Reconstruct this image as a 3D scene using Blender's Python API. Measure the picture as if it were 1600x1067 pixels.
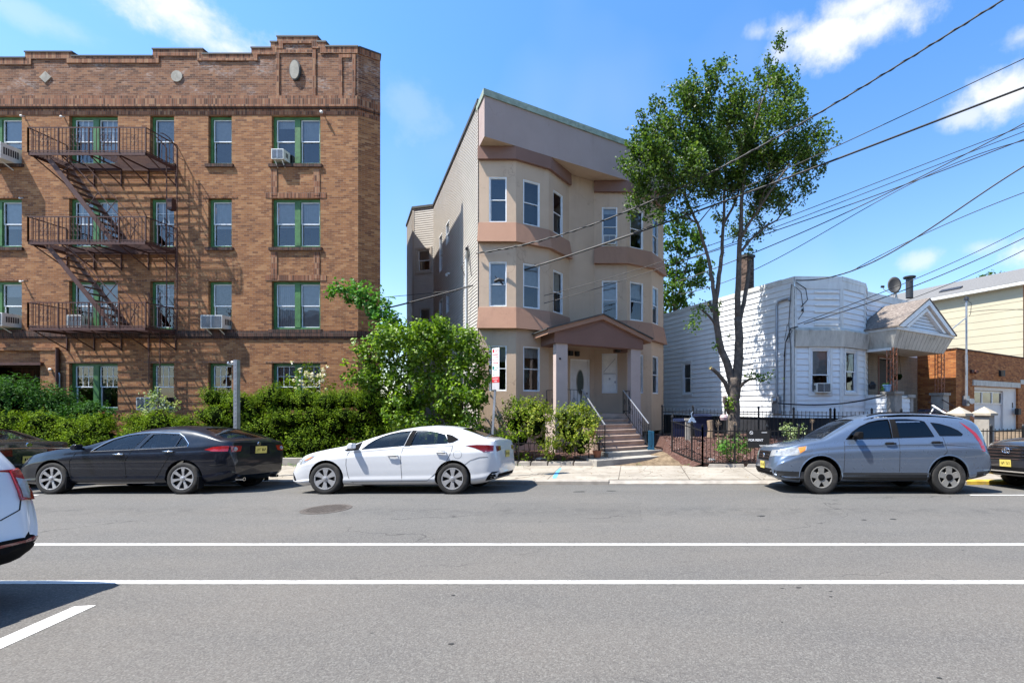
import bpy, bmesh, math, random
import numpy as np
from math import radians, sin, cos, pi, atan2, sqrt, hypot
from mathutils import Vector, Matrix
from mathutils.bvhtree import BVHTree

for _o in list(bpy.data.objects):
    bpy.data.objects.remove(_o)
scene = bpy.context.scene
COL = scene.collection
random.seed(7)

# ---------------------------------------------------------------- camera
FPX, CX, CY, CH = 711.0, 990.0, 634.0, 1.79      # focal length and principal point of the 1600 px photograph
cam_d = bpy.data.cameras.new('camera')
cam = bpy.data.objects.new('camera', cam_d)
COL.objects.link(cam)
cam.location = (0, 0, CH)
cam.rotation_euler = (radians(90), 0, 0)
cam_d.sensor_width = 36.0
cam_d.lens = FPX / 1600 * 36
cam_d.shift_x = -(CX - 800) / 1600
cam_d.shift_y = (CY - 533.5) / 1600
cam_d.clip_start = 0.05
cam_d.clip_end = 3000
scene.camera = cam

# ---------------------------------------------------------------- sun, sky, exposure
SUNV = Vector((0.52, 0.235, -1.0)).normalized()       # direction the light travels
sd = bpy.data.lights.new('sun', 'SUN')
sd.energy = 5.0
sd.angle = radians(0.5)
sd.color = (1.0, 0.955, 0.88)
sun = bpy.data.objects.new('sun', sd)
COL.objects.link(sun)
sun.rotation_euler = SUNV.to_track_quat('-Z', 'Y').to_euler()
sun.location = (-20, -10, 40)
elev = math.asin(-SUNV.z)
azim = atan2(-SUNV.x, -SUNV.y)

world = bpy.data.worlds.new('World')
scene.world = world
world.use_nodes = True
wn, wl = world.node_tree.nodes, world.node_tree.links
wn.clear()
w_out = wn.new('ShaderNodeOutputWorld')
w_bg = wn.new('ShaderNodeBackground')
w_bg.inputs['Strength'].default_value = 0.115
sky = wn.new('ShaderNodeTexSky')
sky.sky_type = 'NISHITA'
sky.sun_disc = False
sky.sun_elevation = elev
sky.sun_rotation = azim
sky.air_density = 1.0
sky.dust_density = 0.8
sky.ozone_density = 2.2
wl.new(w_bg.outputs[0], w_out.inputs[0])

def wmath(op, a, b=None, c=None):
    n = wn.new('ShaderNodeMath'); n.operation = op
    for i, v in enumerate((a, b, c)):
        if v is None: continue
        if isinstance(v, (int, float)): n.inputs[i].default_value = v
        else: wl.new(v, n.inputs[i])
    return n.outputs[0]

def sky_clouds():
    geo = wn.new('ShaderNodeTexCoord')
    d = geo.outputs['Generated']
    nz = wn.new('ShaderNodeTexNoise'); nz.inputs['Scale'].default_value = 9.0
    nz.inputs['Detail'].default_value = 8.0; nz.inputs['Roughness'].default_value = 0.63
    wl.new(d, nz.inputs['Vector'])
    nz2 = wn.new('ShaderNodeTexNoise'); nz2.inputs['Scale'].default_value = 2.6
    nz2.inputs['Detail'].default_value = 3.0
    wl.new(d, nz2.inputs['Vector'])
    total = None
    # cloud banks: centre as a bearing (x right, y ahead, z up), half widths, density
    banks = [(-.96, .84, .13, .055, 1.0), (-.99, .88, .12, .05, 1.0), (-.90, .79, .07, .035, .9), (.42, .81, .15, .045, 1.0), (.33, .83, .06, .025, .7), (.56, .85, .10, .045, 1.0), (.50, .88, .12, .03, .9),
             (.27, .82, .04, .025, .5), (.33, .78, .04, .02, .4), (.84, .69, .11, .06, 1.0), (.74, .64, .06, .03, .7), (.93, .74, .08, .05, .9), (.85, .81, .04, .03, .6),
             (.64, .32, .04, .028, .55), (.77, .35, .05, .026, .5), (.88, .335, .07, .045, .9), (-1.36, .87, .10, .03, .25),
             (-.48, .64, .06, .06, .16), (-2.3, .9, .3, .1, .7), (-2.9, .55, .4, .08, .6), (1.6, .6, .3, .1, .8),
             (-.5, 1.6, .35, .15, .7), (.9, 1.7, .4, .15, .8)]
    for (x, z, hx, hz, dens) in banks:
        L = sqrt(x * x + 1 + z * z)
        sub = wn.new('ShaderNodeVectorMath'); sub.operation = 'SUBTRACT'
        wl.new(d, sub.inputs[0]); sub.inputs[1].default_value = (x / L, 1 / L, z / L)
        mul = wn.new('ShaderNodeVectorMath'); mul.operation = 'MULTIPLY'
        wl.new(sub.outputs[0], mul.inputs[0])
        mul.inputs[1].default_value = (L / hx * .9, L / hx * .9, L / hz * 1.0)
        ln = wn.new('ShaderNodeVectorMath'); ln.operation = 'LENGTH'
        wl.new(mul.outputs[0], ln.inputs[0])
        m = wmath('SUBTRACT', 1.25, ln.outputs['Value'])
        m = wmath('ADD', m, wmath('MULTIPLY', wmath('SUBTRACT', nz.outputs[0], 0.5), 3.0))
        mp = wn.new('ShaderNodeMapRange'); mp.interpolation_type = 'SMOOTHSTEP'
        wl.new(m, mp.inputs['Value'])
        mp.inputs['From Min'].default_value = 0.15; mp.inputs['From Max'].default_value = 1.2
        mp.inputs['To Min'].default_value = 0; mp.inputs['To Max'].default_value = dens
        total = mp.outputs[0] if total is None else wmath('MAXIMUM', total, mp.outputs[0])
    # faint high veil
    veil = wn.new('ShaderNodeMapRange'); wl.new(nz2.outputs[0], veil.inputs['Value'])
    veil.inputs['From Min'].default_value = 0.5; veil.inputs['From Max'].default_value = 0.8
    veil.inputs['To Max'].default_value = 0.16
    total = wmath('MAXIMUM', total, veil.outputs[0])
    sc_ = wn.new('ShaderNodeMix'); sc_.data_type = 'RGBA'; sc_.blend_type = 'MULTIPLY'
    sc_.inputs['Factor'].default_value = 1.0
    wl.new(sky.outputs[0], sc_.inputs['A'])
    sx = wn.new('ShaderNodeSeparateXYZ'); wl.new(d, sx.inputs[0])
    tm = wn.new('ShaderNodeMix'); tm.data_type = 'RGBA'
    wl.new(wmath('MULTIPLY', wmath('MAXIMUM', sx.outputs[2], 0.0), 1.7), tm.inputs['Factor'])
    tm.inputs['A'].default_value = (1.14, 1.10, 1.06, 1); tm.inputs['B'].default_value = SKY_TINT
    wl.new(tm.outputs['Result'], sc_.inputs['B'])
    hsv = wn.new('ShaderNodeHueSaturation'); hsv.inputs['Saturation'].default_value = SKY_SAT
    wl.new(sc_.outputs['Result'], hsv.inputs['Color'])
    mix = wn.new('ShaderNodeMix'); mix.data_type = 'RGBA'
    wl.new(total, mix.inputs['Factor'])
    wl.new(hsv.outputs[0], mix.inputs['A'])
    mix.inputs['B'].default_value = CLOUD_COL
    wl.new(mix.outputs['Result'], w_bg.inputs['Color'])
SKY_TINT = (0.80, 1.12, 1.36, 1)
SKY_SAT = 1.05
CLOUD_COL = (4.3, 4.4, 4.6, 1)
sky_clouds()

scene.view_settings.view_transform = 'Standard'
scene.view_settings.look = 'None'
scene.view_settings.gamma = 1
scene.view_settings.use_curve_mapping = False
scene.view_settings.exposure = 1.16
scene.render.engine = 'CYCLES'
scene.cycles.max_bounces = 6
scene.cycles.transparent_max_bounces = 12
scene.cycles.caustics_reflective = False
scene.cycles.caustics_refractive = False
scene.cycles.sample_clamp_indirect = 4

# ---------------------------------------------------------------- measuring helpers (turn a pixel of the photo into a real place)
def P(px, py, D):
    return Vector(((px - CX) * D / FPX, D, CH - (py - CY) * D / FPX))

E1 = Vector((0.8464, 0.5325, 0)); E2 = Vector((-0.5325, 0.8464, 0))      # the right-hand houses stand at 32 degrees to the street
ROT = atan2(E1.y, E1.x)

class Frame:
    """plan line A->B seen from outside: u along, n outward, z up (world metres)"""
    def __init__(s, A, B):
        s.A = Vector((A[0], A[1], 0)); s.B = Vector((B[0], B[1], 0))
        s.d = (s.B - s.A); s.L = s.d.length; s.d.normalize()
        s.n = Vector((s.d.y, -s.d.x, 0))
    def pt(s, u, n, z):
        p = s.A + s.d * u + s.n * n
        return (p.x, p.y, z)
    def hit(s, px, py=None, n=0.0):
        k = (px - CX) / FPX
        a = s.A + s.n * n
        # (a.x+u dx) = k (a.y+u dy)
        u = (k * a.y - a.x) / (s.d.x - k * s.d.y)
        D = a.y + u * s.d.y
        if py is None: return u
        return u, CH - (py - CY) * D / FPX

# ---------------------------------------------------------------- mesh builder
def world_base(o):
    v = Vector((0, 0, 0))
    while o is not None:
        v = v + o.location; o = o.parent
    return v

class MB:
    def __init__(s):
        s.v = []; s.f = []; s.m = []; s.uv = []
    def add(s, verts, faces, mi=0, uvs=None):
        b = len(s.v)
        s.v.extend([tuple(p) for p in verts])
        for i, f in enumerate(faces):
            s.f.append(tuple(b + j for j in f)); s.m.append(mi)
            s.uv.append(uvs[i] if uvs else None)
    def quad(s, a, b, c, d, mi=0, uv=None):
        s.add([a, b, c, d], [(0, 1, 2, 3)], mi, [uv] if uv else None)
    def poly(s, pts, mi=0):
        s.add(pts, [tuple(range(len(pts)))], mi)
    def box(s, x0, x1, y0, y1, z0, z1, mi=0):
        s.hexa([(x0, y0, z0), (x1, y0, z0), (x1, y1, z0), (x0, y1, z0), (x0, y0, z1), (x1, y0, z1), (x1, y1, z1), (x0, y1, z1)], mi)
    def hexa(s, c, mi=0):
        s.add(c, [(0, 3, 2, 1), (4, 5, 6, 7), (0, 1, 5, 4), (1, 2, 6, 5), (2, 3, 7, 6), (3, 0, 4, 7)], mi)
    def fbox(s, F, u0, u1, n0, n1, z0, z1, mi=0):
        # box in a wall frame; n1 is the outer face
        c = [F.pt(u0, n1, z0), F.pt(u1, n1, z0), F.pt(u1, n0, z0), F.pt(u0, n0, z0),
             F.pt(u0, n1, z1), F.pt(u1, n1, z1), F.pt(u1, n0, z1), F.pt(u0, n0, z1)]
        b = len(s.v)
        s.v.extend([tuple(p) for p in c])
        for f in [(0, 3, 2, 1), (4, 5, 6, 7), (0, 1, 5, 4), (1, 2, 6, 5), (2, 3, 7, 6), (3, 0, 4, 7)]:
            s.f.append(tuple(b + j for j in f)); s.m.append(mi)
            if f == (0, 1, 5, 4): s.uv.append([(u0, z0), (u1, z0), (u1, z1), (u0, z1)])
            elif f == (2, 3, 7, 6): s.uv.append([(u1, z0), (u0, z0), (u0, z1), (u1, z1)])
            elif f == (1, 2, 6, 5): s.uv.append([(u1 + n1, z0), (u1 + n0, z0), (u1 + n0, z1), (u1 + n1, z1)])
            elif f == (3, 0, 4, 7): s.uv.append([(u0 + n0, z0), (u0 + n1, z0), (u0 + n1, z1), (u0 + n0, z1)])
            else: s.uv.append([(u0, n0), (u1, n0), (u1, n1), (u0, n1)])
    def bar(s, a, b, w, h=None, mi=0, up=(0, 0, 1)):
        a = Vector(a); b = Vector(b); h = h or w
        d = (b - a).normalized(); upv = Vector(up)
        if abs(d.dot(upv)) > .98: upv = Vector((0, 1, 0))
        r = d.cross(upv).normalized(); q = r.cross(d).normalized()
        r = r * (w / 2); q = q * (h / 2)
        s.hexa([a - r - q, a + r - q, b + r - q, b - r - q, a - r + q, a + r + q, b + r + q, b - r + q], mi)
    def tube(s, pts, r, n=8, mi=0, cap=True):
        pts = [Vector(p) for p in pts]
        rs = r if isinstance(r, (list, tuple)) else [r] * len(pts)
        rings = []; prev = None
        for i, p in enumerate(pts):
            d = (pts[min(i + 1, len(pts) - 1)] - pts[max(i - 1, 0)])
            if d.length < 1e-9: d = Vector((0, 0, 1))
            d.normalize()
            if prev is None:
                a = Vector((0, 0, 1)) if abs(d.z) < .9 else Vector((1, 0, 0))
                x = d.cross(a).normalized()
            else:
                x = (prev - d * prev.dot(d))
                x = x.normalized() if x.length > 1e-6 else d.orthogonal().normalized()
            prev = x
            y = d.cross(x)
            rings.append([p + (x * cos(2 * pi * k / n) + y * sin(2 * pi * k / n)) * rs[i] for k in range(n)])
        b = len(s.v)
        for rg in rings: s.v.extend([tuple(q) for q in rg])
        for i in range(len(rings) - 1):
            for k in range(n):
                s.f.append((b + i * n + k, b + i * n + (k + 1) % n, b + (i + 1) * n + (k + 1) % n, b + (i + 1) * n + k)); s.m.append(mi); s.uv.append(None)
        if cap:
            s.f.append(tuple(b + k for k in reversed(range(n)))); s.m.append(mi); s.uv.append(None)
            e = b + (len(rings) - 1) * n
            s.f.append(tuple(e + k for k in range(n))); s.m.append(mi); s.uv.append(None)
    def lathe(s, prof, origin=(0, 0, 0), axis='z', n=24, mi=0):
        o = Vector(origin); b = len(s.v)
        for (r, h) in prof:
            for k in range(n):
                a = 2 * pi * k / n
                if axis == 'z': q = o + Vector((r * cos(a), r * sin(a), h))
                elif axis == 'y': q = o + Vector((r * cos(a), h, r * sin(a)))
                else: q = o + Vector((h, r * cos(a), r * sin(a)))
                s.v.append(tuple(q))
        for i in range(len(prof) - 1):
            for k in range(n):
                s.f.append((b + i * n + k, b + i * n + (k + 1) % n, b + (i + 1) * n + (k + 1) % n, b + (i + 1) * n + k)); s.m.append(mi); s.uv.append(None)
    def prism(s, outline, axis, a, b_, mi=0):
        """outline list of 2D points; axis 'x','y','z' extruded from a to b_"""
        def mk(p, h):
            return {'x': (h, p[0], p[1]), 'y': (p[0], h, p[1]), 'z': (p[0], p[1], h)}[axis]
        n = len(outline); b = len(s.v)
        s.v.extend([mk(p, a) for p in outline]); s.v.extend([mk(p, b_) for p in outline])
        s.f.append(tuple(b + k for k in range(n))); s.f.append(tuple(b + n + k for k in reversed(range(n))))
        for k in range(n):
            s.f.append((b + k, b + n + k, b + n + (k + 1) % n, b + (k + 1) % n))
        s.m.extend([mi] * (n + 2)); s.uv.extend([None] * (n + 2))
    def mesh(s, name, mats, off=Vector((0, 0, 0)), smooth=False, fixn=False):
        me = bpy.data.meshes.new(name)
        v = np.array(s.v, dtype=float) - np.array(off)
        me.from_pydata([tuple(p) for p in v], [], s.f)
        for m in mats: me.materials.append(m)
        me.polygons.foreach_set('material_index', s.m)
        if any(u is not None for u in s.uv):
            lay = me.uv_layers.new(name='UVMap')
            i = 0
            for f, u in zip(s.f, s.uv):
                for k in range(len(f)):
                    if u is not None: lay.data[i].uv = u[k]
                    i += 1
        if smooth: me.polygons.foreach_set('use_smooth', [True] * len(me.polygons))
        if fixn:
            bm = bmesh.new(); bm.from_mesh(me)
            bmesh.ops.recalc_face_normals(bm, faces=bm.faces)
            bm.to_mesh(me); bm.free()
        me.update()
        return me
    def build(s, name, mats, parent=None, local=False, smooth=False, at=None, fixn=False):
        if not isinstance(mats, (list, tuple)): mats = [mats]
        if parent is not None:
            off = Vector((0, 0, 0)) if local else world_base(parent)
        else:
            if at is None:
                a = np.array(s.v); at = ((a[:, 0].min() + a[:, 0].max()) / 2, (a[:, 1].min() + a[:, 1].max()) / 2, a[:, 2].min())
            off = Vector(at)
        me = s.mesh(name, mats, off, smooth, fixn)
        o = bpy.data.objects.new(name, me)
        COL.objects.link(o)
        if parent is not None: o.parent = parent
        else: o.location = off
        return o

def tag(o, label, cat, group=None):
    o['label'] = label; o['category'] = cat
    if group: o['group'] = group
    return o
def kind(o, k):
    o['kind'] = k; return o
def thing(name, label, cat, loc, group=None, rot=(0, 0, 0)):
    o = bpy.data.objects.new(name, None); COL.objects.link(o)
    o.empty_display_size = .3
    o.location = loc; o.rotation_euler = rot
    return tag(o, label, cat, group)
def copy_tree(o, parent=None):
    c = o.copy(); COL.objects.link(c)
    if parent is not None: c.parent = parent
    for ch in [x for x in bpy.data.objects if x.parent == o]: copy_tree(ch, c)
    return c

# ---------------------------------------------------------------- materials
class NT:
    def __init__(s, name):
        s.mat = bpy.data.materials.new(name); s.mat.use_nodes = True
        s.t = s.mat.node_tree; s.t.nodes.clear()
        s.out = s.n('OutputMaterial'); s.b = s.n('BsdfPrincipled')
        s.l(s.b.outputs[0], s.out.inputs[0])
        s.tc = s.n('TexCoord')
    def n(s, t, **k):
        x = s.t.nodes.new('ShaderNode' + t)
        for a, v in k.items(): setattr(x, a, v)
        return x
    def l(s, a, b): s.t.links.new(a, b)
    def m(s, op, a, b=None, c=None, clamp=False):
        x = s.n('Math', operation=op); x.use_clamp = clamp
        for i, v in enumerate((a, b, c)):
            if v is None: continue
            if isinstance(v, (int, float)): x.inputs[i].default_value = v
            else: s.l(v, x.inputs[i])
        return x.outputs[0]
    def noise(s, scale, detail=4, rough=.55, vec=None, stretch=None):
        x = s.n('TexNoise'); x.inputs['Scale'].default_value = scale
        x.inputs['Detail'].default_value = detail; x.inputs['Roughness'].default_value = rough
        v = vec or s.tc.outputs['Object']
        if stretch:
            mp = s.n('Mapping'); mp.inputs['Scale'].default_value = stretch
            s.l(v, mp.inputs['Vector']); v = mp.outputs[0]
        s.l(v, x.inputs['Vector'])
        return x.outputs[0]
    def rng(s, v, a, b, c=0, d=1, smooth=False):
        x = s.n('MapRange')
        if smooth: x.interpolation_type = 'SMOOTHSTEP'
        s.l(v, x.inputs['Value'])
        for k, q in zip(('From Min', 'From Max', 'To Min', 'To Max'), (a, b, c, d)): x.inputs[k].default_value = q
        return x.outputs[0]
    def mix(s, f, a, b, blend='MIX'):
        x = s.n('Mix', data_type='RGBA', blend_type=blend)
        if isinstance(f, (int, float)): x.inputs['Factor'].default_value = f
        else: s.l(f, x.inputs['Factor'])
        for v, k in ((a, 'A'), (b, 'B')):
            if isinstance(v, (tuple, list)): x.inputs[k].default_value = (*v[:3], 1)
            else: s.l(v, x.inputs[k])
        return x.outputs['Result']
    def ramp(s, v, stops):
        x = s.n('ValToRGB'); s.l(v, x.inputs[0])
        el = x.color_ramp.elements
        while len(el) < len(stops): el.new(.5)
        for e, (p, c) in zip(el, stops): e.position = p; e.color = (*c, 1)
        return x.outputs[0]
    def bump(s, h, dist=.01, strength=.5):
        x = s.n('Bump'); x.inputs['Strength'].default_value = strength; x.inputs['Distance'].default_value = dist
        s.l(h, x.inputs['Height']); s.l(x.outputs[0], s.b.inputs['Normal'])
    def fin(s, col=None, rough=.7, metal=0, spec=.5, coat=0):
        if col is not None:
            if isinstance(col, (tuple, list)): s.b.inputs['Base Color'].default_value = (*col[:3], 1)
            else: s.l(col, s.b.inputs['Base Color'])
        if isinstance(rough, (int, float)): s.b.inputs['Roughness'].default_value = rough
        else: s.l(rough, s.b.inputs['Roughness'])
        s.b.inputs['Metallic'].default_value = metal
        s.b.inputs['Specular IOR Level'].default_value = spec
        s.b.inputs['Coat Weight'].default_value = coat
        s.b.inputs['Coat Roughness'].default_value = .04
        return s.mat

def pm(name, c, rough=.7, var=.18, scale=3, bump=.0, bscale=40, metal=0, spec=.4, coat=0, dirt=None, dirt_amt=.0, bdist=.004, streak=False):
    t = NT(name)
    nz = t.noise(scale, 5, .6, stretch=(1, 1, .25) if streak else None)
    c2 = tuple(x * (1 - var) for x in c); c1 = tuple(min(1, x * (1 + var * .7)) for x in c)
    col = t.mix(t.rng(nz, .32, .68), c2, c1)
    if dirt:
        d = t.noise(scale * .45, 6, .7, stretch=(1, 1, .3) if streak else None)
        col = t.mix(t.rng(d, .5, .75, 0, dirt_amt, True), col, dirt)
    if bump:
        t.bump(t.noise(bscale, 4, .6), bdist, bump)
    return t.fin(col, rough, metal, spec, coat)

def brick_mat(name, stops, mortar, w=.205, h=.068, mw=.009, eff=0.0, soldier=False, stain=.35, pvar=.35):
    t = NT(name)
    sep = t.n('SeparateXYZ'); t.l(t.tc.outputs['UV'], sep.inputs[0])
    u, v = (sep.outputs[0], sep.outputs[1])
    if soldier: u, v, = v, u
    row = t.m('FLOOR', t.m('DIVIDE', v, h))
    off = t.m('MULTIPLY', t.m('MODULO', row, 2.0), 0.0 if soldier else .5)
    uu = t.m('ADD', t.m('DIVIDE', u, w), off)
    colI = t.m('FLOOR', uu)
    fu = t.m('FRACT', uu); fv = t.m('FRACT', t.m('DIVIDE', v, h))
    eu = t.m('MULTIPLY', t.m('MINIMUM', fu, t.m('SUBTRACT', 1, fu)), w)
    ev = t.m('MULTIPLY', t.m('MINIMUM', fv, t.m('SUBTRACT', 1, fv)), h)
    e = t.m('MINIMUM', eu, ev)
    mort = t.rng(e, mw * .35, mw * .65, 1, 0)
    cmb = t.n('CombineXYZ'); t.l(colI, cmb.inputs[0]); t.l(row, cmb.inputs[1])
    wn_ = t.n('TexWhiteNoise', noise_dimensions='2D'); t.l(cmb.outputs[0], wn_.inputs['Vector'])
    patch = t.noise(.55, 3, .5, vec=t.tc.outputs['UV'])
    val = t.m('ADD', wn_.outputs['Value'], t.m('MULTIPLY', t.m('SUBTRACT', patch, .5), pvar), clamp=True)
    col = t.ramp(val, stops)
    fine = t.noise(60, 3, .6, vec=t.tc.outputs['UV'])
    col = t.mix(t.rng(fine, .3, .7, 0, .22), col, tuple(x * .5 for x in stops[0][1]))
    col = t.mix(mort, col, mortar)
    st = t.noise(.9, 6, .7, vec=t.tc.outputs['UV'], stretch=(1.6, .5, 1))
    col = t.mix(t.rng(st, .48, .78, 0, stain, True), col, (.045, .03, .022))
    if eff:
        en = t.noise(1.1, 4, .6, vec=t.tc.outputs['UV'], stretch=(1, 1.4, 1))
        en2 = t.noise(14, 4, .7, vec=t.tc.outputs['UV'], stretch=(.5, 1.6, 1))
        ef = t.m('MULTIPLY', t.rng(en, .5, .66, 0, 1, True), t.rng(en2, .45, .6, 0, eff))
        col = t.mix(ef, col, (.5, .45, .42))
    t.bump(t.m('SUBTRACT', t.m('MULTIPLY', fine, .3), mort), .006, .5)
    return t.fin(col, .88, 0, .25)

def glass_mat(name, tint=(.02, .03, .04), refl=.35, trans=.55, warp=.12):
    t = NT(name)
    t.t.nodes.remove(t.b)
    fr = t.n('Fresnel'); fr.inputs['IOR'].default_value = 1.52
    gl = t.n('BsdfGlossy'); gl.inputs['Roughness'].default_value = .015
    gl.inputs['Color'].default_value = (.95, .97, 1, 1)
    tr = t.n('BsdfTransparent'); tr.inputs['Color'].default_value = (*[trans * (1 + x * 3) for x in tint], 1)
    fac = t.m('ADD', t.m('MULTIPLY', fr.outputs[0], 1.0), refl, clamp=True)
    nb = t.n('Bump'); nb.inputs['Strength'].default_value = warp; nb.inputs['Distance'].default_value = .05
    t.l(t.noise(1.6, 2), nb.inputs['Height']); t.l(nb.outputs[0], gl.inputs['Normal'])
    mx = t.n('MixShader'); t.l(fac, mx.inputs[0]); t.l(tr.outputs[0], mx.inputs[1]); t.l(gl.outputs[0], mx.inputs[2])
    t.l(mx.outputs[0], t.out.inputs[0])
    return t.mat

def leaf_mat(name, cols, trans=.35, rough=.5, spec=.4, hue_scale=1.2):
    t = NT(name)
    geo = t.n('NewGeometry')
    rnd = geo.outputs['Random Per Island']
    col = t.ramp(rnd, [(i / max(1, len(cols) - 1), c) for i, c in enumerate(cols)])
    big = t.noise(hue_scale, 2)
    col = t.mix(t.rng(big, .4, .65, 0, .45), col, cols[0])
    t.fin(col, rough, 0, spec)
    tl = t.n('BsdfTranslucent')
    br = t.mix(1.0, col, (1.3, 1.35, .55), 'MULTIPLY')
    t.l(br, tl.inputs['Color'])
    mx = t.n('MixShader'); mx.inputs[0].default_value = trans
    t.l(t.b.outputs[0], mx.inputs[1]); t.l(tl.outputs[0], mx.inputs[2]); t.l(mx.outputs[0], t.out.inputs[0])
    return t.mat

M = {}
M['brick'] = brick_mat('golden_brick', [(0, (.15, .058, .026)), (.15, (.215, .084, .033)), (.5, (.28, .115, .044)), (.8, (.335, .148, .056)), (1, (.40, .20, .088))], (.25, .18, .125), stain=.4)
M['brick_dark'] = brick_mat('parapet_brick', [(0, (.09, .037, .021)), (.3, (.165, .067, .034)), (.65, (.23, .096, .046)), (1, (.30, .145, .072))], (.24, .18, .14), eff=.4)
M['soldier'] = brick_mat('soldier_brick', [(0, (.09, .035, .02)), (.35, (.20, .075, .035)), (.7, (.30, .12, .06)), (1, (.36, .19, .1))], (.18, .14, .11), soldier=True, w=.21, h=.068)
M['belt'] = brick_mat('dark_belt_brick', [(0, (.03, .02, .018)), (.5, (.07, .035, .025)), (1, (.13, .06, .04))], (.1, .08, .07), soldier=True, w=.21, h=.068)
M['garage_brick'] = brick_mat('orange_brick', [(0, (.22, .07, .022)), (.3, (.32, .11, .034)), (.8, (.42, .16, .048)), (1, (.48, .21, .07))], (.20, .13, .09), stain=.15, pvar=.1)
M['stone'] = pm('weathered_stone', (.34, .31, .26), .9, .2, 6, .3, dirt=(.08, .07, .06), dirt_amt=.5)
M['cement'] = pm('concrete_wall', (.31, .285, .25), .9, .2, 3, .4, dirt=(.1, .09, .07), dirt_amt=.6)
M['green_trim'] = pm('green_painted_wood', (.055, .15, .045), .55, .35, 5, .1, dirt=(.02, .04, .015), dirt_amt=.3)
M['green_lit'] = M['green_trim']
M['white_sash'] = pm('white_window_frame', (.72, .74, .76), .45, .1, 6)
M['grey_sash'] = pm('aluminium_window_frame', (.5, .53, .56), .4, .1, 6, metal=.2)
M['glass'] = glass_mat('window_glass', refl=.04, trans=.72)
M['glass_dark'] = glass_mat('dark_window_glass', refl=.06, trans=.35)
M['blind'] = pm('white_blind', (.50, .52, .52), .8, .12, 8)
M['curtain'] = pm('pale_curtain', (.33, .32, .30), .9, .25, 20)
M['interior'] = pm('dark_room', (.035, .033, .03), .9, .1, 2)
M['rust'] = pm('rust_brown_iron', (.07, .027, .02), .65, .35, 9, .3, dirt=(.12, .048, .026), dirt_amt=.5)
M['iron'] = pm('black_iron', (.012, .012, .013), .4, .3, 9, .1, spec=.5)
M['iron_rail'] = pm('grey_handrail', (.45, .45, .45), .35, .2, 9, metal=.6)
M['roofing'] = pm('roof_membrane', (.12, .12, .12), .9, .2, 2)
M['coping'] = pm('dark_metal_coping', (.05, .05, .048), .6, .2, 4)
M['patina'] = pm('weathered_green_coping', (.26, .31, .25), .75, .3, 5, .2, dirt=(.10, .10, .08), dirt_amt=.5)
def stucco(name, c, d, amt):
    t = NT(name); n1 = t.noise(.9, 4, .6); st = t.noise(2.6, 5, .65, stretch=(1, 1, .07)); st2 = t.noise(9, 4, .7, stretch=(1, 1, .12)); b = t.noise(.5, 5, .7)
    col = t.mix(t.rng(n1, .3, .7), tuple(x * .93 for x in c), tuple(x * 1.05 for x in c))
    col = t.mix(t.m('MULTIPLY', t.rng(st, .5, .72, 0, amt, True), t.rng(b, .4, .6)), col, d)
    col = t.mix(t.rng(st2, .6, .78, 0, amt * .5, True), col, d)
    v2 = t.n('TexVoronoi', feature='DISTANCE_TO_EDGE'); v2.inputs['Scale'].default_value = .45
    nz = t.n('TexNoise'); nz.inputs['Scale'].default_value = 2.2; nz.inputs['Detail'].default_value = 5; t.l(t.tc.outputs['Object'], nz.inputs['Vector'])
    ad = t.n('VectorMath', operation='MULTIPLY_ADD'); t.l(nz.outputs['Color'], ad.inputs[0]); ad.inputs[1].default_value = (.9, .9, .9); t.l(t.tc.outputs['Object'], ad.inputs[2]); t.l(ad.outputs[0], v2.inputs['Vector'])
    col = t.mix(t.m('MULTIPLY', t.rng(v2.outputs['Distance'], .0, .008, 1, 0), t.rng(b, .5, .6, 0, .45)), col, tuple(x * .5 for x in d))
    t.bump(t.m('ADD', t.noise(85, 4, .6), t.m('MULTIPLY', t.noise(7, 3), 1.5)), .006, .5)
    return t.fin(col, .93, 0, .2)
M['stucco'] = stucco('tan_stucco', (.485, .36, .262), (.31, .225, .165), .5)
M['mauve'] = stucco('mauve_stucco', (.35, .272, .25), (.25, .19, .175), .45)
M['rose'] = stucco('rose_brown_stucco', (.33, .19, .13), (.2, .115, .085), .6)
M['crown'] = pm('brown_stucco', (.20, .11, .085), .92, .06, 1.2, .5, 90)
M['porch_paint'] = pm('pinkish_porch_paint', (.45, .36, .325), .85, .07, 2, .2)
M['vinyl'] = pm('beige_vinyl_siding', (.47, .435, .39), .55, .06, 2, 0, dirt=(.32, .30, .27), dirt_amt=.25)
M['vinyl_trim'] = pm('beige_trim', (.38, .33, .28), .6, .08, 2)
M['alu_white'] = pm('white_aluminium_siding', (.70, .71, .72), .5, .05, 2, 0, dirt=(.38, .38, .36), dirt_amt=.35, streak=True)
M['alu_trim'] = pm('white_trim', (.66, .66, .64), .55, .1, 5, 0, dirt=(.22, .20, .16), dirt_amt=.5, streak=True)
M['grime_white'] = pm('grimy_white_panel', (.50, .48, .43), .7, .15, 9, .2, dirt=(.14, .12, .08), dirt_amt=.7, streak=True)
M['beige_siding'] = pm('yellow_beige_siding', (.45, .40, .285), .6, .05, 1, dirt=(.36, .32, .23), dirt_amt=.2)
M['shingle'] = pm('old_brown_shingles', (.17, .14, .12), .95, .45, 14, .8, 30, dirt=(.36, .31, .27), dirt_amt=.7, bdist=.02)
M['grey_shingle'] = pm('grey_shingles', (.15, .145, .14), .95, .2, 12, .5, 40)
M['found_dark'] = pm('dark_painted_foundation', (.02, .022, .028), .7, .3, 3, .3)
M['step'] = pm('brown_concrete_steps', (.35, .26, .21), .9, .2, 3, .3, dirt=(.15, .11, .09), dirt_amt=.65)
M['door_white'] = pm('white_painted_door', (.62, .60, .58), .5, .06, 4, dirt=(.4, .38, .35), dirt_amt=.3)
M['white'] = pm('white_enamel', (.75, .75, .74), .4, .08, 6)
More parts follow.
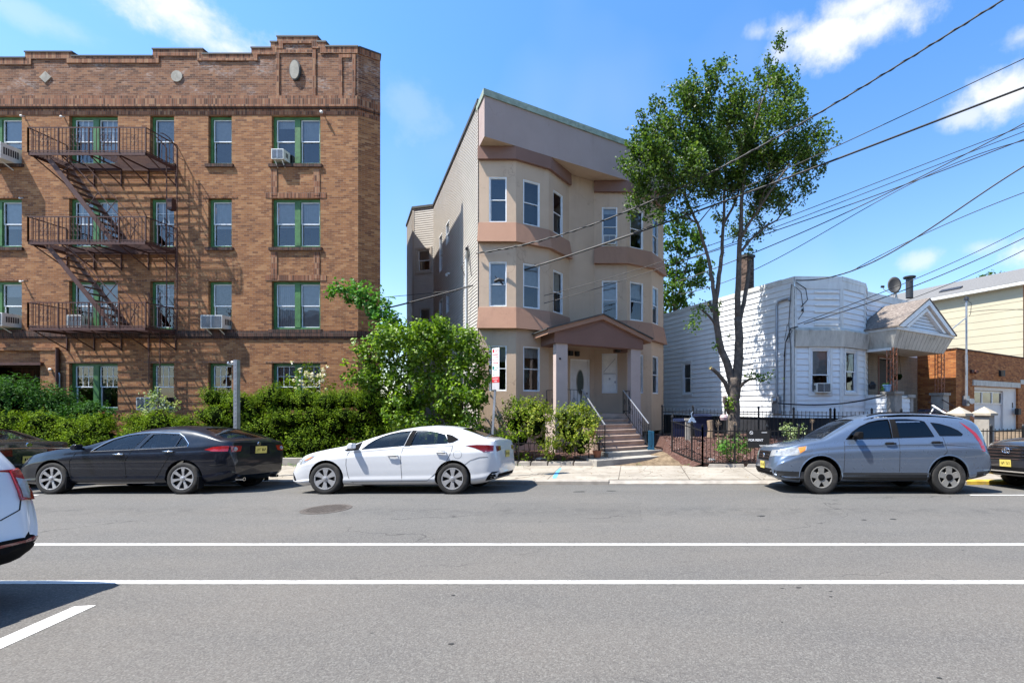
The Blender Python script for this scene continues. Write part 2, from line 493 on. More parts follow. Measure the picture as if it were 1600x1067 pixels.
M['ac_white'] = pm('air_conditioner_casing', (.66, .65, .60), .5, .1, 6, dirt=(.35, .32, .26), dirt_amt=.4)
M['black'] = pm('black_plastic', (.013, .013, .014), .6, .2, 8)
M['leaded'] = pm('leaded_glass', (.045, .055, .045), .35, .4, 30, spec=.3)
M['dark_metal'] = pm('dark_metal', (.05, .05, .055), .45, .2, 8, metal=.5)
M['galv'] = pm('galvanised_steel', (.36, .38, .41), .45, .2, 5, metal=.7)
M['bark'] = pm('tree_bark', (.115, .092, .075), .95, .4, 9, .9, 22, dirt=(.20, .17, .15), dirt_amt=.5, bdist=.03)
M['cut_wood'] = pm('fresh_cut_wood', (.6, .42, .16), .8, .2, 9)
M['chimney_brick'] = brick_mat('old_chimney_brick', [(0, (.03, .02, .017)), (.5, (.075, .048, .038)), (1, (.16, .105, .085))], (.13, .11, .095))
M['blue_bin'] = pm('blue_plastic', (.005, .010, .04), .45, .2, 4)
M['teal'] = pm('teal_paint', (.01, .075, .14), .5, .25, 6)
M['wood_stump'] = pm('weathered_stump', (.26, .19, .13), .95, .3, 8, .6)
M['wire'] = pm('black_cable', (.02, .02, .022), .6, .1, 3)
M['wire_grey'] = pm('grey_cable', (.16, .16, .17), .5, .1, 3)
M['terracotta'] = pm('terracotta', (.45, .16, .08), .8, .2, 6)
M['rock'] = pm('grey_rock', (.36, .35, .34), .9, .3, 9, .6)
M['rust_bright'] = pm('flaking_rusty_paint', (.38, .14, .07), .8, .4, 14, .3, dirt=(.5, .42, .38), dirt_amt=.6)
# ---------------------------------------------------------------- wall and window builders
def wall(mb, F, u0, u1, z0, z1, holes=(), rec=.12, mi=0, mi_rev=None, lap=0, off=.014, prof=None, n=0.0, backface=False):
    """wall sheet in frame F with openings (ua,ub,za,zb); prof: list of (u_from,u_to,ztop)"""
    mi_rev = mi if mi_rev is None else mi_rev
    us = {u0, u1}; zs = {z0, z1}
    for h in holes: us |= {max(u0, h[0]), min(u1, h[1])}; zs |= {h[2], h[3]}
    if prof:
        for p in prof: us |= {p[0], p[1]}; zs |= {p[2]}
    us = sorted(x for x in us if u0 <= x <= u1); zs = sorted(zs)
    if lap:
        k = z0; ls = []
        while k < z1 - 1e-4: ls.append(k); k += lap
        courses = [(a, min(a + lap, z1)) for a in ls]
    else: courses = [(z0, max(zs))]
    def solid(u, z):
        if prof:
            top = next((p[2] for p in prof if p[0] <= u <= p[1]), z1)
            if z > top: return False
        for h in holes:
            if h[0] < u < h[1] and h[2] < z < h[3]: return False
        return True
    for (c0, c1) in courses:
        zz = sorted({c0, c1} | {z for z in zs if c0 < z < c1})
        def nn(z):
            return n + (off * (1 - (z - c0) / lap) if lap else 0)
        for i in range(len(us) - 1):
            for j in range(len(zz) - 1):
                ua, ub, za, zb = us[i], us[i + 1], zz[j], zz[j + 1]
                if ub - ua < 1e-5 or zb - za < 1e-5: continue
                if not solid((ua + ub) / 2, (za + zb) / 2): continue
                mb.quad(F.pt(ua, nn(za), za), F.pt(ub, nn(za), za), F.pt(ub, nn(zb), zb), F.pt(ua, nn(zb), zb), mi,
                        [(ua, za), (ub, za), (ub, zb), (ua, zb)])
                if lap and j == 0:
                    mb.quad(F.pt(ua, n, za), F.pt(ub, n, za), F.pt(ub, nn(za), za), F.pt(ua, nn(za), za), mi_rev,
                            [(ua, za), (ub, za), (ub, za), (ua, za)])
    for (a, b, c, d) in holes:
        o = n + (off if lap else 0)
        mb.quad(F.pt(a, o, c), F.pt(a, o, d), F.pt(a, -rec + n, d), F.pt(a, -rec + n, c), mi_rev, [(a, c), (a, d), (a + rec, d), (a + rec, c)])
        mb.quad(F.pt(b, -rec + n, c), F.pt(b, -rec + n, d), F.pt(b, o, d), F.pt(b, o, c), mi_rev, [(b, c), (b, d), (b + rec, d), (b + rec, c)])
        mb.quad(F.pt(a, -rec + n, c), F.pt(b, -rec + n, c), F.pt(b, o, c), F.pt(a, o, c), mi_rev, [(a, c), (b, c), (b, c + rec), (a, c + rec)])
        mb.quad(F.pt(a, o, d), F.pt(b, o, d), F.pt(b, -rec + n, d), F.pt(a, -rec + n, d), mi_rev, [(a, d), (b, d), (b, d + rec), (a, d + rec)])

def ring(mb, F, u0, u1, z0, z1, n0, n1, w, mi=0, wb=None):
    wb = wb or w
    mb.fbox(F, u0, u0 + w, n0, n1, z0, z1, mi); mb.fbox(F, u1 - w, u1, n0, n1, z0, z1, mi)
    mb.fbox(F, u0 + w, u1 - w, n0, n1, z1 - w, z1, mi); mb.fbox(F, u0 + w, u1 - w, n0, n1, z0, z0 + wb, mi)

WRND = random.Random(11)
def window(par, F, u0, u1, z0, z1, rec=.12, frame='white_sash', sash='white_sash', fw=.05, sw=.035, pair=0, blind=None, grid=False,
           meet=.5, glass='glass', n=0.0, low_dark=True, sill=None, back_dark=True):
    """double-hung window as a part of building `par`: frame > sash, pane, blind"""
    b = n - rec
    f = MB(); ring(f, F, u0, u1, z0, z1, b - .04, b + .05, fw)
    lights = [(u0 + fw, u1 - fw)]
    if pair:
        mid = (u0 + u1) / 2
        f.fbox(F, mid - pair / 2, mid + pair / 2, b - .04, b + .06, z0 + fw, z1 - fw)
        lights = [(u0 + fw, mid - pair / 2), (mid + pair / 2, u1 - fw)]
    if sill: f.fbox(F, u0 - .03, u1 + .03, b, n + sill, z0 - .05, z0)
    w = f.build('window', M[frame], par)
    s = MB(); p = MB(); bl = MB(); bk = MB()
    zm = z0 + (z1 - z0) * meet
    for (a, c) in lights:
        za, zb = z0 + fw, z1 - fw
        ring(s, F, a, c, zm - .015, zb, b - .02, b + .012, sw)
        ring(s, F, a, c, za, zm + .02, b - .045, b - .012, sw)
        p.quad(F.pt(a + sw, b - .005, zm), F.pt(c - sw, b - .005, zm), F.pt(c - sw, b - .005, zb - sw), F.pt(a + sw, b - .005, zb - sw))
        p.quad(F.pt(a + sw, b - .03, za + sw), F.pt(c - sw, b - .03, za + sw), F.pt(c - sw, b - .03, zm), F.pt(a + sw, b - .03, zm))
        if grid:
            for k in (1, 2):
                uu = a + sw + (c - a - 2 * sw) * k / 3
                s.fbox(F, uu - .008, uu + .008, b - .012, b + .0, zm + .02, zb - sw)
            s.fbox(F, a + sw, c - sw, b - .013, b + .001, (zm + zb) / 2 - .008, (zm + zb) / 2 + .008)
        fr = (blind + WRND.choice([-.15, 0, 0, .1, .2]) if 0 < blind < .9 else blind) if blind is not None else WRND.choice([.45, .5, .5, .6, .35, .95])
        if fr > 0:
            zl = z1 - (z1 - z0) * fr
            bl.fbox(F, a + .01, c - .01, b - .085, b - .08, zl, z1 - fw)
            # folds / slats
            k = 0
            if WRND.random() < .5:
                zz = zl
                while zz < z1 - fw - .05:
                    bl.fbox(F, a + .012, c - .012, b - .08, b - .072, zz, zz + .012); zz += .05
            else:
                uu = a + .03
                while uu < c - .06:
                    bl.fbox(F, uu, uu + .03, b - .08, b - .068, zl + .01, z1 - fw); uu += .075
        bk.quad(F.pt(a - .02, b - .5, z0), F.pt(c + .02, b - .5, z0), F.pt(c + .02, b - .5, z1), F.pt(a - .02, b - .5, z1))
    s.build('sash', M[sash], w); p.build('pane', M[glass], w)
    if bl.v: bl.build('blind', M[WRND.choice(['blind', 'curtain', 'blind'])], w)
    bk.build('room_shade', M['interior'], w)  # dark sheet behind the panes stands in for the unlit room
    return w

def air_con(F, u, z, w, h, dep, label, frame_n=0.0, tilt=0.0, brackets=True):
    o = thing('air_conditioner', label, 'air conditioner', F.pt(u, 0, z), 'air conditioners in the windows')
    n0, n1 = frame_n - .12, frame_n + dep
    b = MB(); b.fbox(F, u - w / 2, u + w / 2, n0, n1, z, z + h)
    b.build('casing', M['ac_white'], o)
    g = MB(); g.fbox(F, u - w / 2 + .03, u + w / 2 - .03, n1, n1 + .004, z + .03, z + h - .03)
    gr = g.build('grille', M['dark_metal'], o)
    g = MB()
    k = z + .05
    while k < z + h - .04:
        g.fbox(F, u - w / 2 + .03, u + w / 2 - .03, n1 + .004, n1 + .010, k, k + .008); k += .028
    g.fbox(F, u - .01, u + .01, n1 + .004, n1 + .012, z + .03, z + h - .03)
    g.build('fin', M['galv'], o)
    g = MB()
    for s in (-1, 1):
        q = u + s * w / 2
        k = n0 + .1
        while k < n1 - .1:
            g.fbox(F, q - .003 * (s < 0), q + .003 * (s > 0), k, k + .04, z + h * .3, z + h * .75); k += .06
    g.build('louvre', M['dark_metal'], o)
    if brackets:
        g = MB()
        for s in (-.3, .3):
            g.bar(F.pt(u + s * w, frame_n, z - .22), F.pt(u + s * w, n1 - .05, z - .01), .025)
        g.build('bracket', M['ac_white'], o)
    return o

# ================================================================= BRICK APARTMENT BUILDING
DB = 16.4
SB = FPX / DB
def bx(px): return (px - CX) / SB
def bz(py): return CH + (CY - py) / SB
bL = bx(-330); bR = bx(559.5)
apt = thing('apartment_building', 'golden brown brick apartment block with green window frames and stepped parapet', 'building', ((bL + bR) / 2, DB + 6, 0))
FA = Frame((bL, DB), (bR, DB))
def au(px): return bx(px) - bL
rows = [(181, 257), (310.5, 387), (439.5, 515), (567.5, 641)]
cols = [(-46, 34, 1), (108, 184, 1), (234.5, 272, 0), (325.5, 362, 0), (424.5, 500.5, 1), (-150, -113, 0), (-280, -210, 1)]
holes = []; wins = []
for ri, (ya, yb) in enumerate(rows):
    for ci, (xa, xb, pr) in enumerate(cols):
        if ri == 3 and ci == 0: continue
        h = (au(xa), au(xb), bz(yb), bz(ya)); holes.append(h); wins.append((ri, ci, h, pr))
ent = (au(-40), au(67), 0.0, bz(571))
z_par = bz(152)
m = MB()
wall(m, FA, 0, FA.L, 0, z_par, holes + [ent], rec=.16)
chA = Vector((bR, DB)); chB = chA + Vector((E1.x, E1.y)) * .70
FC = Frame(chA, chB)
wall(m, FC, 0, FC.L, 0, z_par, [])
sideB = chB + Vector((E2.x, E2.y)) * 14
FS = Frame(chB, sideB)
wall(m, FS, 0, FS.L, 0, bz(76) - .1, [])
FBk = Frame(sideB, (bL, DB + 12))
wall(m, FBk, 0, FBk.L, 0, bz(92), [])
FLs = Frame((bL, DB + 12), (bL, DB)); wall(m, FLs, 0, FLs.L, 0, bz(92), [])
m.build('wall', M['brick'], apt)
m = MB()
zr = bz(100)
m.poly([(bL, DB + .2, zr), (chA.x, DB + .2, zr), (chB.x - .2, chB.y, zr), (sideB.x, sideB.y - .3, zr), (bL, DB + 12, zr)])
m.build('roof', M['roofing'], apt)
# parapet with steps
m = MB()
tops = [(-330, -250, 82), (-250, -180, 92.6), (-180, -100, 82), (-100, 41, 92.6), (41, 114, 83.5), (114, 240, 90), (240, 318, 79), (318, 394, 86.5), (394, 424, 77), (424, 434, 68), (434, 497, 59.5), (497, 510, 67.5), (510, 559.5, 74.8)]
prof = [(au(a), au(b), bz(c)) for a, b, c in tops]
wall(m, FA, 0, FA.L, z_par, bz(59.5), [], prof=prof, n=.0)
wall(m, FC, 0, FC.L, z_par, bz(74.8), [])
m.build('parapet', M['brick_dark'], apt)
m = MB()     # soldier course on top of each step, standing slightly proud, plus coping and parapet thickness
for (a, b, c) in tops:
    m.fbox(FA, au(a), au(b), -.28, .035, bz(c) - .22, bz(c) - .0)
for i, (a, b, c) in enumerate(tops[:-1]):
    c2 = tops[i + 1][2]
    if abs(c2 - c) < 1: continue
    x = b; hi, lo = (c, c2) if c < c2 else (c2, c)
    if c > c2: m.fbox(FA, au(x) + .001, au(x) + .21, -.27, .034, bz(lo) - .22, bz(hi) - .221)
    else: m.fbox(FA, au(x) - .21, au(x) - .001, -.27, .034, bz(lo) - .22, bz(hi) - .221)
m.fbox(FC, 0.01, FC.L, -.28, .03, bz(74.8) - .22, bz(74.8))
m.build('parapet_cap', M['soldier'], apt)
m = MB()
for (a, b, c) in tops: m.fbox(FA, au(a) - .02, au(b) + .02, -.32, .055, bz(c), bz(c) + .05)
m.fbox(FC, .03, FC.L + .03, -.3, .05, bz(74.8) + .002, bz(74.8) + .05)
m.build('coping', M['coping'], apt)
m = MB()
for F in (FA, FC):
    e = .02 if F is FA else -.0
    m.fbox(F, 0, F.L + e, 0, .075, bz(168.5), bz(152))
m.build('soldier_band', M['soldier'], apt)
m = MB()
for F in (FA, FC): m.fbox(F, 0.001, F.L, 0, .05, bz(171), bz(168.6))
m.build('shadow_band', M['belt'], apt)  # dark brick strip stands in for the shadow under the soldier course
m = MB()
for F in (FA, FC): m.fbox(F, 0.001, F.L, 0, .012, bz(180), bz(171.1))
m.build('lintel_band', M['soldier'], apt)
m = MB()
for F in (FA, FC):
    m.fbox(F, .001, F.L, 0, .055, bz(526), bz(517))
    m.fbox(F, .001, F.L, 0, .03, bz(529), bz(526.1))
m.build('belt_band', M['belt'], apt)
# raised outline courses under the gable panel and below the wide windows
def outline(a, b, c, d, w=.10, o=.03, top=True):
    m2 = MB(); ua, ub, za, zb = au(a), au(b), bz(d), bz(c)
    m2.fbox(FA, ua, ua + w, 0, o, za, zb); m2.fbox(FA, ub - w, ub, 0, o, za, zb)
    if top: m2.fbox(FA, ua + w, ub - w, 0, o, zb - w, zb)
    return m2
m = outline(432, 494, 79, 151, .12); 
for q in (outline(530, 556, 86, 151, .12), outline(424, 500, 265, 306, .22, .02, False), outline(424, 500, 394, 436, .22, .02, False)):
    m.add(q.v, q.f, 0, q.uv)
m.build('brick_panel', M['soldier'], apt)
m = MB()
for (ri, ci, h, pr) in wins:
    if ri < 3: m.fbox(FA, h[0] - .08, h[1] + .08, -.14, .06, h[2] - .11, h[2] - .0)
m.build('sill', M['belt'], apt)
m = MB()
for (ri, ci, h, pr) in wins:
    if ri == 0: continue
    m.fbox(FA, h[0] - .22, h[1] + .22, 0, .012, h[3] + .02, h[3] + (.22 if pr and ci == 4 and ri < 3 else .06))
m.build('lintel', M['soldier'], apt)
# cast stone medallions
m = MB(); cx_, cz_ = au(72), bz(121.5); r_ = .21
q = [(cx_ - r_, cz_), (cx_, cz_ - r_), (cx_ + r_, cz_), (cx_, cz_ + r_)]
m.add([FA.pt(u, .03, z) for u, z in q] + [FA.pt(u, 0, z) for u, z in q], [(0, 1, 2, 3), (0, 4, 5, 1), (1, 5, 6, 2), (2, 6, 7, 3), (3, 7, 4, 0)])
m.build('diamond_medallion', M['stone'], apt)
def disc(F, u, z, ru, rz, n0, n1, mb, n=28, hole=0):
    pts = [(u + ru * cos(2 * pi * k / n), z + rz * sin(2 * pi * k / n)) for k in range(n)]
    b = [F.pt(a, n1, c) for a, c in pts] + [F.pt(a, n0, c) for a, c in pts]
    fs = [tuple(range(n))] + [(k, n + k, n + (k + 1) % n, (k + 1) % n) for k in range(n)]
    mb.add(b, fs)
m = MB(); disc(FA, au(277), bz(120), .2, .2, 0, .03, m); m.build('round_medallion', M['stone'], apt)
m = MB(); disc(FA, au(462.5), bz(111.5), .2, .37, 0, .06, m); mo = m.build('oval_medallion', M['coping'], apt)
m = MB(); disc(FA, au(462.5), bz(111.5), .165, .33, .06, .085, m); m.build('oval_face', M['stone'], mo)
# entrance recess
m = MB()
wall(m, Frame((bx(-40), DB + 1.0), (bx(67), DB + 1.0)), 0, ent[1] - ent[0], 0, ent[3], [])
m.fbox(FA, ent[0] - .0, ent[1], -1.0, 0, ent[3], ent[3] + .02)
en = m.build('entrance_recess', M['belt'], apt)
m = MB(); m.fbox(FA, ent[0] - .12, ent[1] + .12, .0, .16, ent[3] + .0, ent[3] + .10); m.build('entrance_lintel', M['rust'], apt)
m = MB(); 
for a, b in ((-60, -40), (67, 92)): m.fbox(FA, au(a), au(b), 0, .07, 0, bz(548))
m.fbox(FA, au(-60), au(92), 0, .10, bz(548), bz(543)); m.build('entrance_pilaster', M['brick'], apt)
m = MB(); Fe = Frame((bx(-40), DB + .97), (bx(67), DB + .97))
ring(m, Fe, .9, 2.1, 0, 2.9, 0, .03, .07); d_ = m.build('entrance_door', M['dark_metal'], apt)
m = MB(); m.quad(Fe.pt(.97, .012, .1), Fe.pt(2.03, .012, .1), Fe.pt(2.03, .012, 2.8), Fe.pt(.97, .012, 2.8)); m.build('pane', M['glass_dark'], d_)
for (ri, ci, h, pr) in wins:
    grid = (ri == 3) or (ri in (1, 2) and ci in (2,)) or (ci == 1 and ri < 2)
    window(apt, FA, *h, rec=.14, frame='green_trim', sash='white_sash', fw=.09 if pr else .085, pair=.20 if pr else 0,
           grid=grid, blind=[.5, .48, .45, .0][ri] if ci != 4 else [.35, .55, .97, .3][ri], glass='glass', meet=.5)
# little flood lights and a wall pipe
m = MB(); m.tube([FA.pt(au(93), .06, bz(605)), FA.pt(au(93), .06, bz(545))], .05, 8); m.build('wall_pipe', M['rust'], apt)
m = MB(); m.tube([FA.pt(au(96), .05, bz(606)), FA.pt(au(96), .05, bz(585)), FA.pt(au(92), .05, bz(578))], .02, 6); m.build('conduit', M['galv'], apt)
for (px, py, k) in ((505, 178, 1), (39, 184, .7), (101, 185, .7), (84, 577, .9), (367, 566, .9), (38, 441, .7), (37, 312, .6)):
    k *= .7; m = MB(); c = Vector(FA.pt(au(px), .10, bz(py)))
    m.lathe([(.0, -.12 * k), (.05 * k, -.12 * k), (.08 * k, 0), (.0, 0.01)], (0, 0, 0), 'y', 10)
    dirn = Vector((.6, -.6, -.5)).normalized(); q = dirn.to_track_quat('-Y', 'Z').to_matrix()
    m.v = [tuple(q @ Vector(v) + c) for v in m.v]
    m.bar(c, FA.pt(au(px) - .02, 0, bz(py) + .05), .03)
    m.build('flood_light', M['alu_trim'], apt)

# ---- fire escape (fixed to the facade, so a part of the building)
fe = bpy.data.objects.new('fire_escape', None); COL.objects.link(fe); fe.parent = apt; fe.location = Vector((0, DB - .5, 0)) - world_base(apt)
PX0, PX1, PD = bx(104.5), bx(276.5), 1.05
FE = Frame((PX0, DB), (PX1, DB)); W_ = FE.L
levels = [10.33, 7.32, 4.43]
def rail_panel(m, a, b, z0, h, scroll=True):
    a = Vector(a); b = Vector(b); L = (b - a).length; d = (b - a) / L
    for zz, w in ((h, .035), (.05, .03)):
        m.bar(a + Vector((0, 0, z0 + zz)), b + Vector((0, 0, z0 + zz)), .012, w)
    n = max(2, int(L / .125))
    for i in range(n + 1):
        p = a + d * (L * i / n)
        post = (i % 8 == 0)
        w = .032 if post else .014
        m.bar(p + Vector((0, 0, z0)), p + Vector((0, 0, z0 + h)), w)
    if scroll:
        i = 1
        while i < n - 2:
            if i % 8 in (3, 4, 5):
                for zc in (.3, .52):
                    c = a + d * (L * (i + .5) / n) + Vector((0, 0, z0 + zc)); r = .055
                    pts = [c + d * (r * cos(t * pi / 5)) + Vector((0, 0, r * 1.6 * sin(t * pi / 5))) for t in range(11)]
                    m.tube(pts, .007, 4, cap=False)
            i += 1
for li, z in enumerate(levels):
    m = MB()
    m.fbox(FE, 0, W_, PD - .02, PD + .0, z - .09, z + .02); m.fbox(FE, 0, .02, 0, PD, z - .09, z + .02)
    m.fbox(FE, W_ - .02, W_, 0, PD, z - .09, z + .02); m.fbox(FE, 0, W_, .0, .03, z - .09, z + .01)
    n = 0.06
    hole = (.35, 1.9) if li < 2 else (99, 99)
    while n < PD - .03:
        segs = [(.02, W_ - .02)]
        if .38 < n < .98 and li < 3: segs = [(.02, .55), (2.2, W_ - .02)] if li != 2 else [(.02, W_ - .02)]
        for a, b in segs: m.fbox(FE, a, b, n, n + .022, z - .02, z + .0)
        n += .066
    for k in range(5):
        u = .02 + (W_ - .06) * k / 4
        m.fbox(FE, u, u + .03, 0.03, PD - .02, z - .06, z - .013)
    pl = m.build('platform', M['rust'], fe)
    m = MB()
    for k in (0, 1, 2, 3, 4):
        u = .03 + (W_ - .06) * k / 4
        m.bar(FE.pt(u, PD - .1, z - .07), FE.pt(u, .0, z - .62), .028)
        m.bar(FE.pt(u, .02, z - .05), FE.pt(u, .02, z - .66), .03)
    m.build('support_bracket', M['rust'], pl)
    m = MB()
    rail_panel(m, FE.pt(0, PD, 0), FE.pt(W_, PD, 0), z, .84)
    rail_panel(m, FE.pt(0, 0, 0), FE.pt(0, PD, 0), z, .84, False)
    rail_panel(m, FE.pt(W_, 0, 0), FE.pt(W_, PD, 0), z, .84, False)
    m.build('railing', M['rust'], fe)
def fe_stair(ztop, zbot):
    m = MB(); u0, u1 = .45, 2.75
    for n in (.38, .93):
        m.bar(FE.pt(u0, n, ztop - .02), FE.pt(u1, n, zbot + .02), .02, .15)
        m.bar(FE.pt(u0 + .55, n, ztop + .1), FE.pt(u1 + .3, n, zbot + .80), .018, .018)
        for t in (.2, .6, .95):
            a = Vector(FE.pt(u0, n, ztop)).lerp(Vector(FE.pt(u1, n, zbot)), t)
            b = Vector(FE.pt(u0 + .55, n, ztop + .1)).lerp(Vector(FE.pt(u1 + .3, n, zbot + .8)), t)
            m.bar(a, b, .016)
    N = 12
    for i in range(1, N):
        t = i / N; u = u0 + (u1 - u0) * t; z = ztop + (zbot - ztop) * t
        m.fbox(FE, u - .09, u + .09, .39, .92, z - .015, z + .005)
    m.build('stair', M['rust'], fe)
fe_stair(levels[0], levels[1]); fe_stair(levels[1], levels[2])
m = MB()       # gooseneck ladder up the wall at the right end
zt_, zb_ = bz(238), bz(497)
ul, ur = FE.hit(271.5), FE.hit(287.5)
for u in (ul, ur):
    pts = [FE.pt(u, .25, zb_)] + [FE.pt(u, .25, zt_)] + [FE.pt(u + (-.05 if u == ul else -.02) * k, .25 + .12 * k, zt_ + .28 * sin(k * .5)) for k in (1, 2, 3, 4)]
    m.tube(pts, .017, 5)
z = zb_
while z < zt_ + .1:
    m.bar(FE.pt(ul, .25, z), FE.pt(ur, .25, z), .014); z += 1.02
for z in (zb_ + .3, zb_ + 3, zt_ - .3):
    for u in (ul, ur): m.bar(FE.pt(u, 0, z), FE.pt(u, .25, z), .014)
m.build('gooseneck_ladder', M['rust'], fe)
m = MB(); m.fbox(FE, FE.hit(277), FE.hit(284), .2, .36, bz(334), bz(317)); m.build('ladder_box', M['rust'], fe)
m = MB()       # sliding drop ladder below the lowest platform
for px in (246.5, 263.5): m.bar(FE.pt(FE.hit(px), .3, bz(600)), FE.pt(FE.hit(px), .3, bz(460)), .022)
for k in range(10): m.bar(FE.pt(FE.hit(246.5), .3, bz(596 - k * 14)), FE.pt(FE.hit(263.5), .3, bz(596 - k * 14)), .012)
m.build('drop_ladder', M['rust'], fe)

air_con(FA, au(11), bz(257), .78, .56, .45, 'large white air conditioner high on the brick wall left of the top fire escape platform')
air_con(FA, au(440), bz(253), .43, .36, .20, 'small air conditioner in the top floor double window at the right of the brick facade')
air_con(FA, au(343), bz(515), .76, .46, .32, 'white air conditioner in the single second floor window above the metal post', brackets=True)
air_con(FA, au(11), bz(512), .8, .46, .42, 'white air conditioner above the dark entrance at the left edge of the brick building')
air_con(FA, au(126), bz(512), .5, .42, .2, 'air conditioner seen behind the lowest fire escape railing', brackets=False)
air_con(FA, au(240), bz(640), .6, .44, .3, 'ground floor air conditioner standing behind the pale leaved shrub')

# ================================================================= TAN STUCCO HOUSE
X0, D0 = -5.378, 15.8
def TL(t, p, z=0): # facade coordinates: t along, p outward
    return (X0 + E1.x * t - E2.x * p, D0 + E1.y * t - E2.y * p, z)
def T2(t, p): return TL(t, p)[:2]
tan = thing('apartment_house', 'tan stucco three storey house with two bay fronts and mauve cornice', 'house', TL(4, -6, 0))
ZB, ZS = .75, 10.75
bays = [[(0.0, 0.0), (1.1, .68), (2.3, .68), (3.4, 0.0)], [(4.5, 0.0), (5.6, .68), (6.8, .68), (7.9, 0.0)]]
levs = [(2.30, 3.88), (5.24, 6.79), (8.17, 9.73)]
winpx = [[(764, 791.5), (817.5, 843.5), (864.5, 879.5)], [(940.5, 964.5), (984.5, 1005), (1019, 1028.5)]]
m = MB()
wframes = []
for bi, B in enumerate(bays):
    for fi in range(3):
        F = Frame(T2(*B[fi]), T2(*B[fi + 1]))
        a, b = winpx[bi][fi]
        ua, ub = F.hit(a), F.hit(b)
        ua = max(ua, .12); ub = min(ub, F.L - .12)
        hs = [(ua, ub, z0, z1) for (z0, z1) in levs]
        wall(m, F, 0, F.L, ZB, ZS, hs, rec=.10)
        wframes.append((bi, fi, F, hs))
Fm = Frame(T2(3.4, 0), T2(4.5, 0))
du0, du1 = Fm.hit(889), Fm.hit(922)
du0 = max(.06, du0); du1 = min(Fm.L - .1, du1)
wall(m, Fm, 0, Fm.L, ZB, ZS, [(du0, du1, 1.5, 3.62)], rec=.1)
m.build('wall', M['stucco'], tan)
for (bi, fi, F, hs) in wframes:
    for k, h in enumerate(hs):
        bl = {(0, 0, 2): .0, (0, 1, 2): .0, (0, 2, 2): 0, (1, 0, 2): .3, (0, 0, 1): .97, (0, 1, 1): .5, (0, 2, 1): .5, (1, 0, 1): .55, (1, 0, 0): 1.0, (0, 1, 0): .25, (0, 0, 0): .5}.get((bi, fi, k), .4)
        w = window(tan, F, *h, rec=.06, fw=.028, sw=.026, blind=bl, glass='glass', sill=None)
air_con(wframes[3][2], (wframes[3][3][2][0] + wframes[3][3][2][1]) / 2, 8.22, .50, .36, .1, 'air conditioner in a top floor window of the tan house near the tree', brackets=False)
_F, _h = wframes[3][2], wframes[3][3][0]
m = MB(); m.fbox(_F, _h[0] + .05, _h[1] - .05, -.05, -.028, _h[2] + .05, (_h[2] + _h[3]) / 2 - .03); m.fbox(_F, _h[0] + .05, _h[1] - .05, -.045, -.022, (_h[2] + _h[3]) / 2 + .02, _h[3] - .05)
bd = m.build('white_board', M['white'], tan)
m = MB(); m.bar(_F.pt(_h[0] + .07, -.018, (_h[2] + _h[3]) / 2 + .06), _F.pt(_h[1] - .08, -.018, _h[3] - .2), .012, .02)
for (a_, b_) in ((.5, .36), (.86, .28)):
    u_ = _h[0] + (_h[1] - _h[0]) * a_; z_ = _h[2] + (_h[3] - _h[2]) * b_; m.fbox(_F, u_ - .035, u_ + .035, -.028, -.02, z_ - .04, z_ + .04)
m.build('board_mark', M['galv'], bd)
# siding walls and back
SL = 9.73
m = MB()
Fside = Frame(T2(0, -SL), T2(0, 0))
sw_ = []
for (a, b, y0_, y1_) in ((697.5, 702.5, 347, 381), (687, 691.5, 367, 425), (687, 692, 468, 510), (698, 702.5, 458, 489)):
    ua, ub = Fside.hit(a), Fside.hit(b); D = (Fside.pt(ua, 0, 0)[1])
    um = (ua + ub) / 2
    zc = [CH - (yy - CY) * Fside.pt(um, 0, 0)[1] / FPX for yy in (y1_, y0_)]
    sw_.append((ua, ub, zc[0], zc[1]))
wall(m, Fside, 0, Fside.L, .3, 12.3, sw_, rec=.07, lap=.118, off=.018, mi_rev=1)
A_ = Vector(T2(0, -SL)); B_ = Vector((-11.81, 24.35)); C_ = Vector((-13.3, 26.7)); E_ = Vector(T2(0, -SL - 5))
Fb1 = Frame(B_, A_)
ua, ub = Fb1.hit(652.5), Fb1.hit(672.5)
def zf(F, u, py): return CH - (py - CY) * F.pt(u, 0, 0)[1] / FPX
bw = [(ua, ub, zf(Fb1, ua, 425), zf(Fb1, ua, 391)), (ua + .1, ub, zf(Fb1, ua, 520), zf(Fb1, ua, 482))]
wall(m, Fb1, 0, Fb1.L, .3, 12.3, bw, rec=.07, lap=.118, off=.018, mi_rev=1)
Fb2 = Frame(C_, B_); wall(m, Fb2, 0, Fb2.L, .3, 12.3, [], lap=.118, off=.018)
Fb3 = Frame(T2(0, -SL - 5), C_); wall(m, Fb3, 0, Fb3.L, .3, 12.3, [], lap=.118, off=.018)
Frt = Frame(T2(7.9, 0), T2(7.9, -15)); wall(m, Frt, 0, Frt.L, .3, 12.3, [], lap=.118, off=.018)
Fbk = Frame(T2(7.9, -15), T2(0, -15)); wall(m, Fbk, 0, Fbk.L, .3, 12.3, [], lap=.118, off=.018)
m.build('siding', [M['vinyl'], M['vinyl_trim']], tan)  # course undersides coloured darker to paint in the lap shadow lines
for F, hs in ((Fside, sw_), (Fb1, bw)):
    for h in hs: window(tan, F, *h, rec=.03, fw=.05, frame='vinyl_trim' if F is Fb1 else 'white_sash', blind=.3)
m = MB()
for F, hs in ((Fb1, bw[:1]),): 
    for h in hs: ring(m, F, h[0] - .14, h[1] + .10, h[2] - .12, h[3] + .12, .0, .045, .10)
for F in (Fb2, Fb1): m.fbox(F, -.0 if F is Fb1 else F.L - .09, .09 if F is Fb1 else F.L, .018, .03, .3, 12.3)
m.fbox(Fside, Fside.L - .07, Fside.L, .018, .03, .3, 12.3)
m.build('corner_trim', M['vinyl_trim'], tan)
m = MB()
